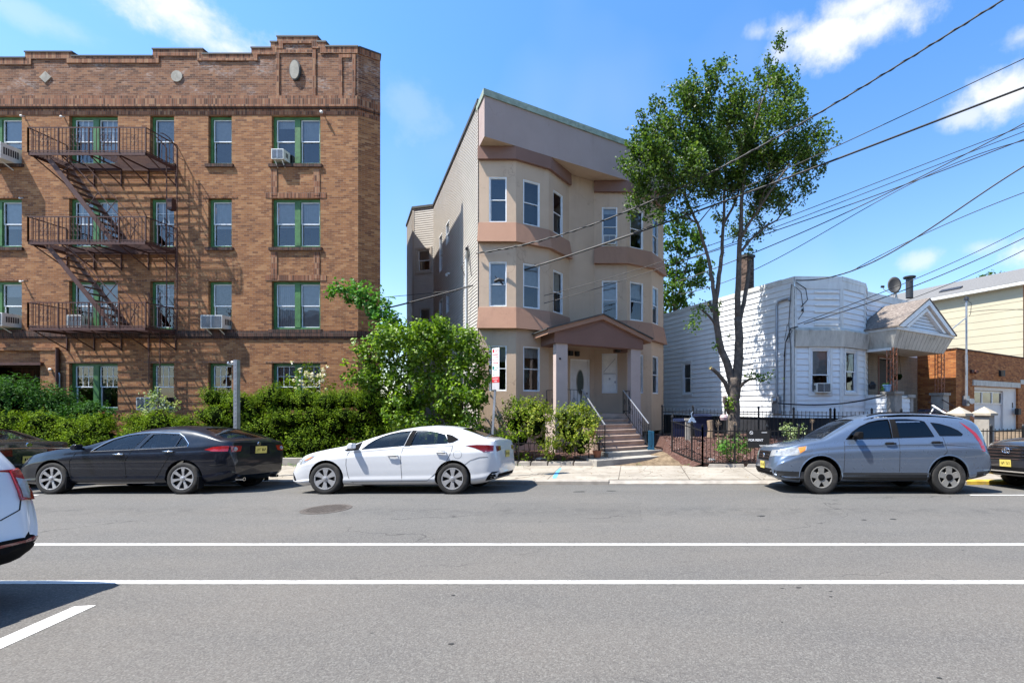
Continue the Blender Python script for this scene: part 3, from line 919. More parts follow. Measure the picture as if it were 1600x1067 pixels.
for F in (Fside, Fb1, Fb2, Fb3, Frt): m.fbox(F, -.03, F.L + .03, -.25, .06, 12.3, 12.42)
m.build('coping', M['coping'], tan)
m = MB()
m.poly([TL(0, 0, 12.25), TL(7.9, 0, 12.25), TL(7.9, -15, 12.25), TL(0, -15, 12.25)])
m.poly([(A_.x, A_.y, 12.25), (T2(0, -SL - 5)[0], T2(0, -SL - 5)[1], 12.25), (C_.x, C_.y, 12.25), (B_.x, B_.y, 12.25)])
m.build('roof', M['roofing'], tan)
# cornice: box fascia with tan soffit
m = MB(); q = [T2(0, 0), T2(0, .78), T2(8.0, .78), T2(8.0, 0)]
for i in range(3):
    F = Frame(q[i], q[i + 1]); wall(m, F, 0, F.L, ZS, 12.1, [])
wall(m, Frame(q[3], q[0]), 0, 8.0, 12.1, 12.4, [])
m.build('cornice', M['mauve'], tan)
m = MB(); m.poly([TL(0, 0, ZS + .004), TL(8.0, 0, ZS + .004), TL(8.0, .78, ZS + .004), TL(0, .78, ZS + .004)]); m.build('soffit', M['stucco'], tan)
m = MB()
F = Frame(q[1], q[2]); m.fbox(F, -.04, F.L + .04, -1.0, .05, 12.1, 12.28); m.fbox(F, -.03, F.L + .03, -1.0, .02, 12.28, 12.34)
m.build('cornice_coping', M['patina'], tan)
# trims that follow the bays
def bay_line(B, o, ext=0.0):
    pts = [Vector(T2(t, p)) for t, p in B]
    out = []
    for i, p in enumerate(pts):
        ns = []
        if i > 0: d = (pts[i] - pts[i - 1]).normalized(); ns.append(Vector((d.y, -d.x)))
        if i < 3: d = (pts[i + 1] - pts[i]).normalized(); ns.append(Vector((d.y, -d.x)))
        if len(ns) == 2:
            b = (ns[0] + ns[1]).normalized(); out.append(p + b * (o / b.dot(ns[0])))
        else: out.append(p + ns[0] * o)
    return out
def bay_trim(B, z0, z1, o_bot, o_top, name, mat, thick=.0):
    lo = bay_line(B, o_bot); hi = bay_line(B, o_top); w = bay_line(B, .0)
    m = MB(); n = 4
    for i in range(3):
        m.quad((*lo[i], z0), (*lo[i + 1], z0), (*hi[i + 1], z1), (*hi[i], z1))
        m.quad((*w[i], z0), (*w[i + 1], z0), (*lo[i + 1], z0), (*lo[i], z0))
        m.quad((*hi[i], z1), (*hi[i + 1], z1), (*w[i + 1], z1 + .01), (*w[i], z1 + .01))
    m.quad((*w[0], z0), (*lo[0], z0), (*hi[0], z1), (*w[0], z1)); m.quad((*lo[3], z0), (*w[3], z0), (*w[3], z1), (*hi[3], z1))
    m.build(name, mat, tan)
for B in bays:
    bay_trim(B, 10.30, ZS - .002, .13, .11, 'crown_band', M['crown'])
    bay_trim(B, 7.44, 8.14, .18, .03, 'skirt_band', M['rose'])
    bay_trim(B, 4.46, 5.20, .20, .03, 'skirt_band', M['rose'])
m = MB()
for B in bays:
    pts = [Vector(T2(t, p)) for t, p in B]
    m.poly([(p.x, p.y, ZB + .003) for p in pts])
m.poly([TL(3.4, 0, ZB), TL(4.5, 0, ZB), TL(4.5, -.5, ZB), TL(3.4, -.5, ZB)])
m.poly([TL(0, -0.01, ZB + .004), TL(7.9, -0.01, ZB + .004), TL(7.9, -1, ZB + .004), TL(0, -1, ZB + .004)])
m.build('underside', M['stucco'], tan)
m = MB()
F = Frame(T2(.0, -.6), T2(7.9, -.6)); wall(m, F, 0, F.L, 0, ZB, [])
F = Frame(T2(7.88, -.6), T2(7.88, -15)); wall(m, F, 0, F.L, 0, ZB, [])
F = Frame(T2(0.02, -15), T2(0.02, -.6)); wall(m, F, 0, F.L, 0, ZB, [])
m.build('foundation', M['found_dark'], tan)
m = MB()
for (t, p) in ((7.75, -.12), (5.8, .45), (6.6, .45), (.2, -.1)):
    c = TL(t, p); m.lathe([(.16, 0), (.16, .12), (.09, .16), (.08, .55), (.12, .62), (.12, ZB)], (c[0], c[1], 0), 'z', 12)
m.build('foundation_post', M['cement'], tan)
m = MB(); F = Frame(T2(0, 0), T2(1.1, .68)); 
for bi, fi, F, hs in wframes:
    if bi == 0: m.fbox(F, 0.02, F.L - .02, -.3, -.02, .0, ZB)
m.build('bay_footing', M['porch_paint'], tan)
# entrance door
m = MB(); ring(m, Fm, du0, du1, 1.5, 3.62, -.12, -.04, .05); dr = m.build('door', M['white'], tan)
m = MB(); m.fbox(Fm, du0 + .05, du1 - .05, -.11, -.07, 1.5, 3.57)
m.build('door_leaf', M['door_white'], dr)
m = MB(); cu = (du0 + du1) / 2 + .02
disc(Fm, cu, 2.72, .165, .50, -.08, -.055, m); m.build('oval_frame', M['stone'], dr)
m = MB(); disc(Fm, cu, 2.72, .135, .46, -.06, -.05, m); m.build('oval_pane', M['leaded'], dr)
m = MB(); hz = 2.25
for zz, r in ((2.28, .03), (2.12, .035)):
    c = Fm.pt(du1 - .11, -.05, zz); m.lathe([(0, -.05), (r, -.05), (r, 0), (0, .01)], c, 'y', 10)
m.build('handle', M['dark_metal'], dr)
m = MB()
for (u, z0, z1) in ((du0 + .10, 1.65, 2.1), (du1 - .34, 1.65, 2.1)):
    ring(m, Fm, u, u + .22, z0, z1, -.071, -.060, .02)
m.build('panel_moulding', M['door_white'], dr)
# porch with gable, columns, floor, steps, rails
PP = 1.9
porch = bpy.data.objects.new('porch', None); COL.objects.link(porch); porch.parent = tan; porch.location = Vector(TL(3.8, 1.2, 0)) - world_base(tan)
FP = Frame(T2(0, PP), T2(7.9, PP))       # column front plane; u == t
m = MB()
for a, b in ((2.08, 2.50), (5.05, 5.47)):
    m.fbox(FP, a, b, -.26, 0, 1.5, 3.9); m.fbox(FP, a - .05, b + .05, -.41, .05, .05, 1.5)
m.build('column', M['porch_paint'], porch)
m = MB(); m.fbox(FP, 2.55, 5.0, -PP, 0, 1.34, 1.5); m.fbox(FP, 2.05, 5.5, -PP, -.42, 1.36, 1.497); m.build('porch_floor', M['step'], porch)
m = MB(); m.fbox(FP, 2.15, 3.02, -.3, -.1, .05, 1.34); m.fbox(FP, 4.78, 5.4, -.3, -.1, .05, 1.34)
m.fbox(FP, 2.12, 2.3, -PP + .1, -.35, .05, 1.34); m.fbox(FP, 5.2, 5.4, -PP + .1, -.35, .05, 1.34)
m.build('porch_base', M['porch_paint'], porch)
ent_z0, ent_z1, eav = 3.90, 4.30, 4.36
m = MB()
for (a, b, n0, n1) in ((2.0, 5.55, -.40, .06), (2.0, 2.4, -PP + .05, -.40), (5.15, 5.55, -PP + .05, -.40)):
    m.fbox(FP, a, b, n0, n1, ent_z0, ent_z1)
m.fbox(FP, 2.4, 5.15, -PP + .05, -.4, 4.12, 4.16)
# gable panel (front) as a prism, 5-point outline
tl_, tr_, tc_ = 1.98, 5.57, 3.78
apx = 4.98
def gable(m, tl, tr, z0, ztip, n0, n1, zside=None):
    tc = (tl + tr) / 2; zs = zside or z0
    o = [(tl, z0), (tr, z0), (tr, zs), (tc, ztip), (tl, zs)] if zs > z0 else [(tl, z0), (tr, z0), (tc, ztip)]
    b = [FP.pt(u, n1, z) for u, z in o] + [FP.pt(u, n0, z) for u, z in o]; n = len(o)
    m.add(b, [tuple(range(n)), tuple(range(2 * n - 1, n - 1, -1))] + [(k, n + k, n + (k + 1) % n, (k + 1) % n) for k in range(n)])
gable(m, 2.02, 5.53, ent_z1, 4.92, -.38, .045)
m.build('entablature', M['crown'], porch)
m = MB(); gable(m, 2.45, 5.1, 4.02, 4.74, .045, .062, 4.14); m.build('gable_panel', M['crown'], porch)
m = MB()
for s in (0, 1):
    ta, tb = (1.72, tc_) if s == 0 else (tc_, 5.84)
    za, zb = (4.33, 5.02) if s == 0 else (5.02, 4.33)
    for (dz0, dz1, n1, mi) in ((-.17, -.015, .18, 0),):
        c = [FP.pt(ta, n1, za + dz0), FP.pt(tb, n1, zb + dz0), FP.pt(tb, -PP + .1, zb + dz0), FP.pt(ta, -PP + .1, za + dz0),
             FP.pt(ta, n1, za + dz1), FP.pt(tb, n1, zb + dz1), FP.pt(tb, -PP + .1, zb + dz1), FP.pt(ta, -PP + .1, za + dz1)]
        m.hexa(c)
m.build('raking_cornice', M['rose'], porch)
m = MB()
for s in (0, 1):
    ta, tb = (1.66, tc_) if s == 0 else (tc_, 5.90)
    za, zb = (4.31, 5.02) if s == 0 else (5.02, 4.31)
    c = [FP.pt(ta, .23, za - .014), FP.pt(tb, .23, zb - .014), FP.pt(tb, -PP + .1, zb - .014), FP.pt(ta, -PP + .1, za - .014),
         FP.pt(ta, .23, za + .03), FP.pt(tb, .23, zb + .03), FP.pt(tb, -PP + .1, zb + .03), FP.pt(ta, -PP + .1, za + .03)]
    m.hexa(c)
m.build('porch_roof', M['coping'], porch)
m = MB()
for u in (3.35, 3.62): m.fbox(FP, u, u + .14, -PP + .05, -PP + .2, 3.72, 3.9)
m.lathe([(0, 3.82), (.1, 3.84), (.12, 4.1)], FP.pt(4.9, -.7, 0)[:2] + (0,), 'z', 12)
m.build('porch_light', M['black'], porch)
m = MB(); m.lathe([(0, -.02), (.035, -.02), (.035, .02), (0, .02)], FP.pt(2.22, .01, 3.38), 'y', 10); m.build('doorbell', M['black'], porch)
m = MB(); N = 6; rise = (1.5 - .26) / 7; tr = .265
for i in range(N):
    z1 = 1.5 - rise * (i + 1); n0 = tr * i
    m.fbox(FP, 3.0, 4.78, .001 if i == 0 else n0, n0 + tr + .03, z1 - .05, z1)
    m.fbox(FP, 3.02, 4.76, .001 if i == 0 else n0, n0 + tr, .1, z1 - .05)
stp = m.build('steps', M['step'], porch)
m = MB(); m.fbox(FP, 2.95, 5.0, 1.3, 2.05, .06, .33); m.fbox(FP, 2.25, 5.15, 1.2, 2.62, .0, .20); m.build('landing_slab', M['cement'], porch)
# iron rails: level section on the porch and sloping along the steps
def stair_rail(u):
    m = MB(); m2 = MB()
    za, zb = 1.5, .33; na, nb = -.05, 1.62
    top_a = FP.pt(u, na, za + .86); top_b = FP.pt(u, nb, zb + .86)
    m2.bar(top_a, top_b, .045, .02)
    m.bar(FP.pt(u, na, za + .12), FP.pt(u, nb, zb + .12), .02)
    k = 0
    n = 13
    for i in range(n + 1):
        t = i / n; nn_ = na + (nb - na) * t; z = za + (zb - za) * t
        m.bar(FP.pt(u, nn_, z + (.12 if 0 < i < n else 0)), FP.pt(u, nn_, z + .85), .03 if i in (0, n) else .013)
        if i in (3, 4, 8, 9):
            c = Vector(FP.pt(u, nn_ + .06, z + .45)); dd = Vector((FP.n.x, FP.n.y, 0))
            m.tube([c + dd * (.05 * cos(q * pi / 4)) + Vector((0, 0, .1 * sin(q * pi / 4) - (.05 * cos(q * pi / 4)) * .7)) for q in range(9)], .008, 4, cap=False)
    r = m.build('stair_railing', M['iron'], porch)
    m2.build('handrail', M['iron_rail'], r)
stair_rail(3.06); stair_rail(4.74)
m = MB()
def level_rail(m, a, b, z0, h):
    a = Vector(a); b = Vector(b); L = (b - a).length; n = max(2, int(L / .11))
    for zz in (.1, h): m.bar(a + Vector((0, 0, z0 + zz)), b + Vector((0, 0, z0 + zz)), .02)
    for i in range(n + 1):
        p = a.lerp(b, i / n); m.bar(p + Vector((0, 0, z0)), p + Vector((0, 0, z0 + h)), .025 if i in (0, n) else .012)
        if i % 4 == 2:
            d = (b - a).normalized(); c = p + Vector((0, 0, z0 + .45))
            m.tube([c + d * (.05 * cos(q * pi / 4)) + Vector((0, 0, .12 * sin(q * pi / 4))) for q in range(9)], .008, 4, cap=False)
level_rail(m, FP.pt(2.52, -.1, 0), FP.pt(3.04, -.1, 0), 1.5, .85)
level_rail(m, FP.pt(4.76, -.1, 0), FP.pt(5.03, -.1, 0), 1.5, .85)
level_rail(m, FP.pt(2.2, -.38, 0), FP.pt(2.2, -PP + .75, 0), 1.5, .85)
level_rail(m, FP.pt(5.4, -.38, 0), FP.pt(5.4, -PP + .75, 0), 1.5, .85)
m.build('porch_railing', M['iron'], porch)
# service entrance: meter boxes, conduit on the siding
m = MB()
us = Fside.hit(731); zs = lambda py: zf(Fside, us, py)
m.tube([Fside.pt(us, .06, .4), Fside.pt(us, .06, zs(405)), Fside.pt(us + .35, .08, zs(392))], .05, 8)
m.build('service_conduit', M['alu_trim'], tan)
m = MB()
m.tube([Fside.pt(us + .45, .05, zs(420)), Fside.pt(us + .5, .12, zs(396)), Fside.pt(us + .7, .15, zs(393)), Fside.pt(us + .75, .1, zs(410)), Fside.pt(us + .8, .05, zs(440))], .014, 5)
m.tube([Fside.pt(us - .5, .05, zs(405)), Fside.pt(us - .35, .16, zs(415)), Fside.pt(us - .2, .06, zs(430))], .02, 5)
m.lathe([(0, 0), (.05, 0), (.05, .1), (0, .12)], Fside.pt(us + .35, .12, zs(396)), 'z', 8)
m.build('service_cables', M['wire'], tan)
m = MB(); uu = Fside.hit(703); m.fbox(Fside, uu, uu + .12, .02, .12, zf(Fside, uu, 430), zf(Fside, uu, 427)); m.lathe([(0, 0), (.05, 0), (.07, .12), (0, .13)], Fside.pt(uu + .05, .15, zf(Fside, uu, 433)), 'z', 8)
m.build('flood_light', M['alu_trim'], tan)
# the old speaker-like lamp hanging in front of the left bay window on the cable
# ================================================================= WHITE SIDED BUNGALOW
WA = Vector((5.83, 16.5)); 
wh = thing('bungalow', 'one storey white sided house with a flat parapet and a gabled porch', 'house', (7.5, 20, 0))
ZW, ZF = 6.45, 1.35
pA = WA; pB = Vector((7.57, 16.57)); pC = Vector((8.86, 17.44)); pD = Vector((9.37, 18.3)); pE = pD + Vector((E1.x, E1.y)) * 3.9
pBack = WA + Vector((E2.x, E2.y)) * 11; pEb = pE + Vector((E2.x, E2.y)) * 9
Fw = Frame(pBack, pA)
m = MB()
ua, ub = Fw.hit(1067.5), Fw.hit(1080.5)
sh = [(ua, ub, zf(Fw, ua, 616), zf(Fw, ua, 567))]
wall(m, Fw, 0, Fw.L, ZF, ZW, sh, rec=.06, lap=.215, off=.03)
F1 = Frame(pA, pB); F2 = Frame(pB, pC); F3 = Frame(pC, pD); F4 = Frame(pD, pE); F5 = Frame(pE, pEb); F6 = Frame(pEb, pBack)
h1 = (F1.hit(1266.5), F1.hit(1296.5), zf(F1, .8, 615), zf(F1, .8, 545)); h2 = (F2.hit(1320), F2.hit(1337.5), zf(F2, .3, 613), zf(F2, .3, 547.5))
wall(m, F1, 0, F1.L, ZF, ZW, [h1], rec=.06, lap=.215, off=.03); wall(m, F2, 0, F2.L, ZF, ZW, [h2], rec=.06, lap=.215, off=.03)
wall(m, F3, 0, F3.L, ZF, ZW, [], lap=.215, off=.03)
d4 = (F4.hit(1372), F4.hit(1393), 1.35, 3.75)
wall(m, F4, 0, F4.L, ZF, ZW - .1, [d4], rec=.08, lap=.215, off=.03)
wall(m, F5, 0, F5.L, ZF, ZW - .4, [], lap=.215, off=.03); wall(m, F6, 0, F6.L, ZF, ZW - .4, [], lap=.215, off=.03)
m.build('siding', M['alu_white'], wh)
window(wh, Fw, *sh[0], rec=.03, fw=.06, blind=.0, glass='glass_dark')
window(wh, F1, *h1, rec=.03, fw=.05, blind=.45, meet=.42); window(wh, F2, *h2, rec=.03, fw=.045, blind=.2)
air_con(F1, (h1[0] + h1[1]) / 2 + .04, h1[2] + .04, .52, .34, .22, 'air conditioner in the front bay window of the white bungalow', brackets=False)
m = MB()
for F, u in ((F1, 0.0), (F1, F1.L - .07), (F2, 0.0), (F2, F2.L - .08)): m.fbox(F, u, u + .08, .02, .035, ZF, ZW)
m.fbox(Fw, Fw.L - .08, Fw.L + .01, .02, .04, ZF, ZW)
for F, h in ((F1, h1), (F2, h2), (Fw, sh[0])): ring(m, F, h[0] - .08, h[1] + .08, h[2] - .08, h[3] + .08, .0, .045, .08)
m.fbox(F4, 0, F4.L, .02, .04, ZW - .35, ZW - .1)
m.build('corner_trim', M['alu_trim'], wh)
m = MB()      # dented parapet caps and the stepped sheet strips on the front parapet
rc = random.Random(3)
for F, top in ((Fw, ZW), (F1, ZW), (F2, ZW), (F3, ZW), (F4, ZW - .1), (F5, ZW - .4)):
    u = 0
    while u < F.L - .01:
        w = min(.9 + rc.random() * .5, F.L - u)
        m.fbox(F, u, u + w - .006, -.2, .035 + rc.random() * .01, top - .10 - rc.random() * .03, top + .02 + rc.random() * .02); u += w
m.build('parapet_cap', M['alu_trim'], wh)
m = MB()
for k in range(7):
    z = 5.95 - k * .235
    m.fbox(F1, .72, F1.L - .12, .022, .06, z - .07, z)
m.build('vent_louvre', M['white'], wh)
m = MB()      # grey metal backing of the parapet front above the louvre
m.fbox(F1, .06, F1.L - .07, .021, .034, 6.02, ZW - .1); m.fbox(F2, .09, F2.L - .08, .021, .034, 6.05, ZW - .1)
m.build('parapet_sheet', M['alu_trim'], wh)
# skirt roof over the bay (mansard band) with grimy white panels
def skirt(Fs, z0, z1, o0, o1, mat1, mat2):
    m = MB()
    pts = [Vector((F.A.x, F.A.y)) for F in Fs] + [Vector((Fs[-1].B.x, Fs[-1].B.y))]
    def offs(o):
        out = []
        for i, p in enumerate(pts):
            ns = []
            if i > 0: ns.append(Vector((Fs[i - 1].n.x, Fs[i - 1].n.y)))
            if i < len(Fs): ns.append(Vector((Fs[i].n.x, Fs[i].n.y)))
            b = sum(ns, Vector((0, 0))).normalized(); out.append(p + b * (o / b.dot(ns[0])))
        return out
    a = offs(.02); b = offs(o0); c = offs(o1)
    for i in range(len(Fs)):
        L = Fs[i].L; K = max(2, int(L / .28))
        for k in range(K):
            t0, t1 = k / K, (k + 1) / K - .02
            def L2(v, t): return v[i].lerp(v[i + 1], t)
            m.quad((*L2(b, t0), z0), (*L2(b, t1), z0), (*L2(c, t1), z1), (*L2(c, t0), z1), 0)
            m.quad((*L2(b, t1), z0 + .002), (*L2(b, t1 + .02), z0 + .002), (*L2(c, t1 + .02), z1 + .002), (*L2(c, t1), z1 + .002), 1)
        m.quad((*b[i], z0), (*a[i], z0), (*a[i + 1], z0), (*b[i + 1], z0), 0)
        m.quad((*c[i], z1), (*c[i + 1], z1), (*a[i + 1], z1 + .13), (*a[i], z1 + .13), 1)
    m.quad((*a[0], z0), (*b[0], z0), (*c[0], z1), (*a[0], z1 + .13), 0)
    m.quad((*b[-1], z0), (*a[-1], z0), (*a[-1], z1 + .13), (*c[-1], z1), 0)
    return m
skirt([F1, F2, F3], 3.93, 4.5, .10, .20, 0, 1).build('skirt_roof', [M['grime_white'], M['grime_white']], wh)
m = MB(); m.poly([(p.x, p.y, ZW - .35) for p in (pA, pB, pC, pD, pE, pEb, pBack)]); m.build('roof', M['roofing'], wh)
m = MB()
for F in (Fw, F1, F2, F3, F4, F5): wall(m, F, 0, F.L, 0, ZF, [], n=-.03)
m.build('foundation', M['found_dark'], wh)
# chimney
m = MB(); c = P(1167, 450, 19.6)
Fc = Frame((c.x - .30, c.y - .35), (c.x + .02, c.y - .35 + .0))
q = [Vector((c.x, c.y)) + Vector((E1.x, E1.y)) * a + Vector((E2.x, E2.y)) * b for a, b in ((-.21, -.21), (.21, -.21), (.21, .21), (-.21, .21))]
for i in range(4): F = Frame(q[i], q[(i + 1) % 4]); wall(m, F, 0, F.L, ZW - .4, 8.15, [])
ch = m.build('chimney', M['chimney_brick'], wh)
m = MB(); F = Frame(q[0], q[1]); m.fbox(F, -.04, F.L + .04, -.46, .04, 8.15, 8.26); m.build('chimney_cap', M['coping'], ch)
M['porch_brown'] = pm('weathered_shaded_tan_boards', (.19, .15, .11), .8, .2, 4, .2, dirt=(.08, .06, .05), dirt_amt=.5, streak=True)  # tan board colour darkened to paint in the shade under the porch
m = MB()
for (a_, b_) in ((.06, d4[0] - .1), (d4[1] + .1, F4.L - .02)):
    k = 1.36
    while k < 3.9: m.fbox(F4, a_, b_, .03, .045, k, min(k + .2, 3.92)); k += .205
m.fbox(F4, d4[0] - .1, d4[1] + .1, .03, .045, 3.86, 3.92)
m.build('porch_wall', M['porch_brown'], wh)
# front door (dark) in the porch
m = MB(); m.fbox(F4, d4[0] + .05, d4[1] - .05, -.1, -.06, 1.35, 3.7); dd = m.build('front_door', M['black'], wh)
m = MB(); ring(m, F4, d4[0] - .08, d4[1] + .08, 1.35, 3.85, .0, .06, .08); m.build('door_frame', M['crown'], wh)
# ---- porch: deck, knee walls, piers, iron posts, gabled roof
po = bpy.data.objects.new('porch', None); COL.objects.link(po); po.parent = wh; po.location = Vector((10.5, 18, 0)) - world_base(wh)
pF = Vector((9.48, 16.4))
FQ = Frame(pF, pF + Vector((E1.x, E1.y)) * 4.3)      # porch front plane
GW = 4.3
m = MB(); m.fbox(FQ, .1, GW - .1, -3.4, -.1, 1.2, 1.35); m.fbox(FQ, .3, GW - .3, -3.3, -.3, 0, 1.2)
m.build('deck', M['cement'], po)
eb, et = 3.93, 4.55
m = MB()
b0, b1 = -.0, -.22        # front fascia leans: proud at the top, tucked in at the bottom
K = 15
for k in range(K):
    u0, u1 = GW * k / K, GW * (k + 1) / K - .02
    def pt(u, top): # lean inwards at ends too
        s = .0 if top else 1.0
        uu = .22 * s + u * (GW - .44 * s) / GW
        return FQ.pt(uu, 0 if top else -.25, et if top else eb)
    m.quad(pt(u0, 0), pt(u1, 0), pt(u1, 1), pt(u0, 1), 0)
    m.quad(pt(u1, 0), pt(u1 + .02, 0), pt(u1 + .02, 1), pt(u1, 1), 1)
m.quad(FQ.pt(0, 0, et), FQ.pt(.22, -.25, eb), FQ.pt(.22, -3.2, eb), FQ.pt(0, -3.2, et), 0)
m.quad(FQ.pt(GW, 0, et), FQ.pt(GW, -3.2, et), FQ.pt(GW - .22, -3.2, eb), FQ.pt(GW - .22, -.25, eb), 0)
m.poly([FQ.pt(.22, -.25, eb), FQ.pt(GW - .22, -.25, eb), FQ.pt(GW - .22, -3.2, eb), FQ.pt(.22, -3.2, eb)], 0)
m.build('fascia', [M['grime_white'], M['coping']], po)
m = MB(); m.fbox(FQ, -.03, GW + .03, -3.2, .04, et, et + .10); m.fbox(FQ, .1, .2, -3.2, -.3, eb - .09, eb + .0)
m.build('eave_board', M['alu_trim'], po)
zt2 = 5.85; zb2 = et + .1
m = MB()
for (ua, ub, za, zb) in ((-.08, GW / 2, zb2 - .02, zt2 + .03), (GW / 2, GW + .08, zt2 + .03, zb2 - .02)):
    m.hexa([FQ.pt(ua, .12, za), FQ.pt(ub, .12, zb), FQ.pt(ub, -4.4, zb), FQ.pt(ua, -4.4, za),
            FQ.pt(ua, .12, za + .05), FQ.pt(ub, .12, zb + .05), FQ.pt(ub, -4.4, zb + .05), FQ.pt(ua, -4.4, za + .05)])
m.build('porch_roof', M['shingle'], po)
def gtri(m, F, tl, tr, z0, zt, n0, n1):
    tc = (tl + tr) / 2; o = [(tl, z0), (tr, z0), (tc, zt)]
    b = [F.pt(u, n1, z) for u, z in o] + [F.pt(u, n0, z) for u, z in o]
    m.add(b, [(0, 1, 2), (5, 4, 3), (0, 3, 4, 1), (1, 4, 5, 2), (2, 5, 3, 0)])
m = MB()
for k in range(9):                                  # lap boards in the gable
    z0 = zb2 + .02 + k * .125; f0 = 1 - (z0 - zb2) / (zt2 - zb2); f1 = 1 - (z0 + .125 - zb2) / (zt2 - zb2)
    if f1 < 0.03: break
    c = GW / 2; h0, h1 = c * f0 * .93, c * f1 * .93
    m.quad(FQ.pt(c - h0, -.10, z0), FQ.pt(c + h0, -.10, z0), FQ.pt(c + h1, -.13, z0 + .125), FQ.pt(c - h1, -.13, z0 + .125))
m.build('gable_boards', M['alu_white'], po)
m = MB()
for sgn in (-1, 1):                                 # two stepped rake boards
    for (ins, th, n1) in ((.0, .20, .10), (.55, .13, .02)):
        c = GW / 2; sl = (zt2 - zb2) / c
        e = c - ins * 1.0 + (.02 if ins == 0 else -.05)
        za = zb2 + (.0 if ins == 0 else .05); zb_ = za + e * sl
        q = [(c + sgn * e, za), (c + sgn * (e - th / sl * 1.0), za), (c, zb_ - th), (c, zb_)]
        if sgn > 0: q = q[::-1]
        b = [FQ.pt(u, n1, z) for u, z in q] + [FQ.pt(u, -.12, z) for u, z in q]
        m.add(b, [(0, 1, 2, 3), (7, 6, 5, 4), (0, 4, 5, 1), (1, 5, 6, 2), (2, 6, 7, 3), (3, 7, 4, 0)])
m.build('rake_board', M['white'], po)
# piers and knee walls
m = MB()
up1 = FQ.hit(1393.5, n=-.3); up2 = FQ.hit(1467.5, n=-.3)
up2 = GW - .45
for u in (up1, up2):
    m.fbox(FQ, u - .24, u + .24, -.52, -.06, 0, 2.22); m.fbox(FQ, u - .29, u + .29, -.57, -.01, 2.22, 2.32)
m.build('pier', M['cement'], po)
def lattice(u):
    m = MB(); z0, z1 = 2.32, eb
    cs = [(u - .12, -.18), (u + .12, -.18), (u + .12, -.42), (u - .12, -.42)]
    for a, n in cs: m.fbox(FQ, a - .014, a + .014, n - .014, n + .014, z0, z1)
    k = 0; z = z0 + .08
    while z < z1 - .2:
        for (a, b) in ((0, 1), (1, 2), (3, 0)):
            A1 = Vector(FQ.pt(*cs[a], z)); B1 = Vector(FQ.pt(*cs[b], z + .2))
            pts = []
            for q in range(7):
                t = q / 6; p = A1.lerp(B1, .5 + .42 * sin((t - .5) * pi * 1.6)); p.z = z + .2 * t; pts.append(p)
            m.tube(pts, .009, 4, cap=False)
        z += .21
    m.build('iron_post', M['rust_bright'], po)
lattice(up1); lattice(up2)
m = MB()
kA = Vector(FQ.pt(up1 - .24, -.35, 0)[:2]); kB = pC
FK = Frame(kB, kA); 
wall(m, FK, 0, FK.L, .6, 2.15, [], lap=.215, off=.03)
FK2 = Frame(FQ.pt(up1 + .24, -.3, 0)[:2], FQ.pt(up1 + 1.25, -.3, 0)[:2])
wall(m, FK2, 0, FK2.L, .75, 2.1, [], lap=.235, off=.02); m.fbox(FK2, -.0, FK2.L, -.2, 0, .75, 2.1)
m.build('knee_wall', M['alu_white'], po)
m = MB(); m.fbox(FK, 0, FK.L, -.14, .04, 2.15, 2.2); m.fbox(FK2, 0, FK2.L + .05, -.25, .05, 2.1, 2.16); m.build('wall_cap', M['alu_trim'], po)
m = MB(); m.fbox(FK2, FK2.L, FK2.L + .22, -.3, .03, .0, 2.1); m.fbox(FK2, FK2.L - .25, FK2.L + .3, -.35, .08, 2.1, 2.22); m.build('end_post', M['cement'], po)
m = MB()
q0 = FQ.pt(FK2.L + up1 + .7, -.2, 2.0); q1 = FQ.pt(FK2.L + up1 + 1.5, 1.3, 1.15)
m.bar(FQ.pt(2.5, -.1, 1.95), FQ.pt(2.7, 1.3, 1.05), .05, .03)
m.bar(FQ.pt(3.6, -.1, 2.05), FQ.pt(3.8, 1.3, 1.05), .05, .03)
m.build('stair_handrail', M['rust'], po)
m = MB()
for i in range(5): m.fbox(FQ, 2.5, 3.7, -.1 + i * .27, .2 + i * .27, 0, 1.15 - i * .2)
m.build('porch_steps', M['cement'], po)
# meters and cables on the corner
m = MB()
uu = Fw.L - .75
m.tube([Fw.pt(uu, .07, 1.9), Fw.pt(uu, .07, 5.55), Fw.pt(uu + .08, .08, 5.68), Fw.pt(uu + .55, .08, 5.72), Fw.pt(uu + .62, .1, 5.6)], .04, 8)
m.build('service_conduit', M['galv'], wh)
m = MB(); m.fbox(Fw, uu - .18, uu + .18, .02, .14, 1.5, 2.15)
c = Fw.pt(uu - .05, .18, 2.0); m.lathe([(.0, -.05), (.11, -.05), (.11, .06), (0, .07)], c, 'x', 14)
m.build('electric_meter', M['galv'], wh)
m = MB()
m.tube([Fw.pt(Fw.L - .1, .06, 1.5), Fw.pt(Fw.L - .12, .05, 3.9), Fw.pt(Fw.L - .2, .06, 4.8), Fw.pt(Fw.L - .05, .1, 6.2), F1.pt(.2, .1, 5.9), F1.pt(.3, .1, 5.2), F1.pt(.1, .12, 4.9)], .014, 5)
m.tube([Fw.pt(Fw.L - .42, .06, 1.45), Fw.pt(Fw.L - .40, .06, 3.3), Fw.pt(Fw.L - .32, .1, 4.1), Fw.pt(Fw.L - .05, .12, 4.6), F1.pt(.1, .1, 4.65)], .02, 5)
m.tube([Fw.pt(Fw.L - .35, .1, 4.2), Fw.pt(Fw.L - .2, .14, 4.75), Fw.pt(Fw.L - .02, .1, 4.5), Fw.pt(Fw.L - .3, .12, 4.1), Fw.pt(Fw.L - .42, .06, 3.6)], .012, 5)
m.tube([F1.pt(.02, .08, 6.25), F1.pt(.35, .15, 6.0), F1.pt(.42, .15, 5.6), F1.pt(.2, .1, 5.35)], .018, 5)
m.lathe([(0, 0), (.04, 0), (.05, .07), (0, .09)], F1.pt(.25, .12, 5.2), 'z', 8)
m.build('service_cables', M['wire'], wh)
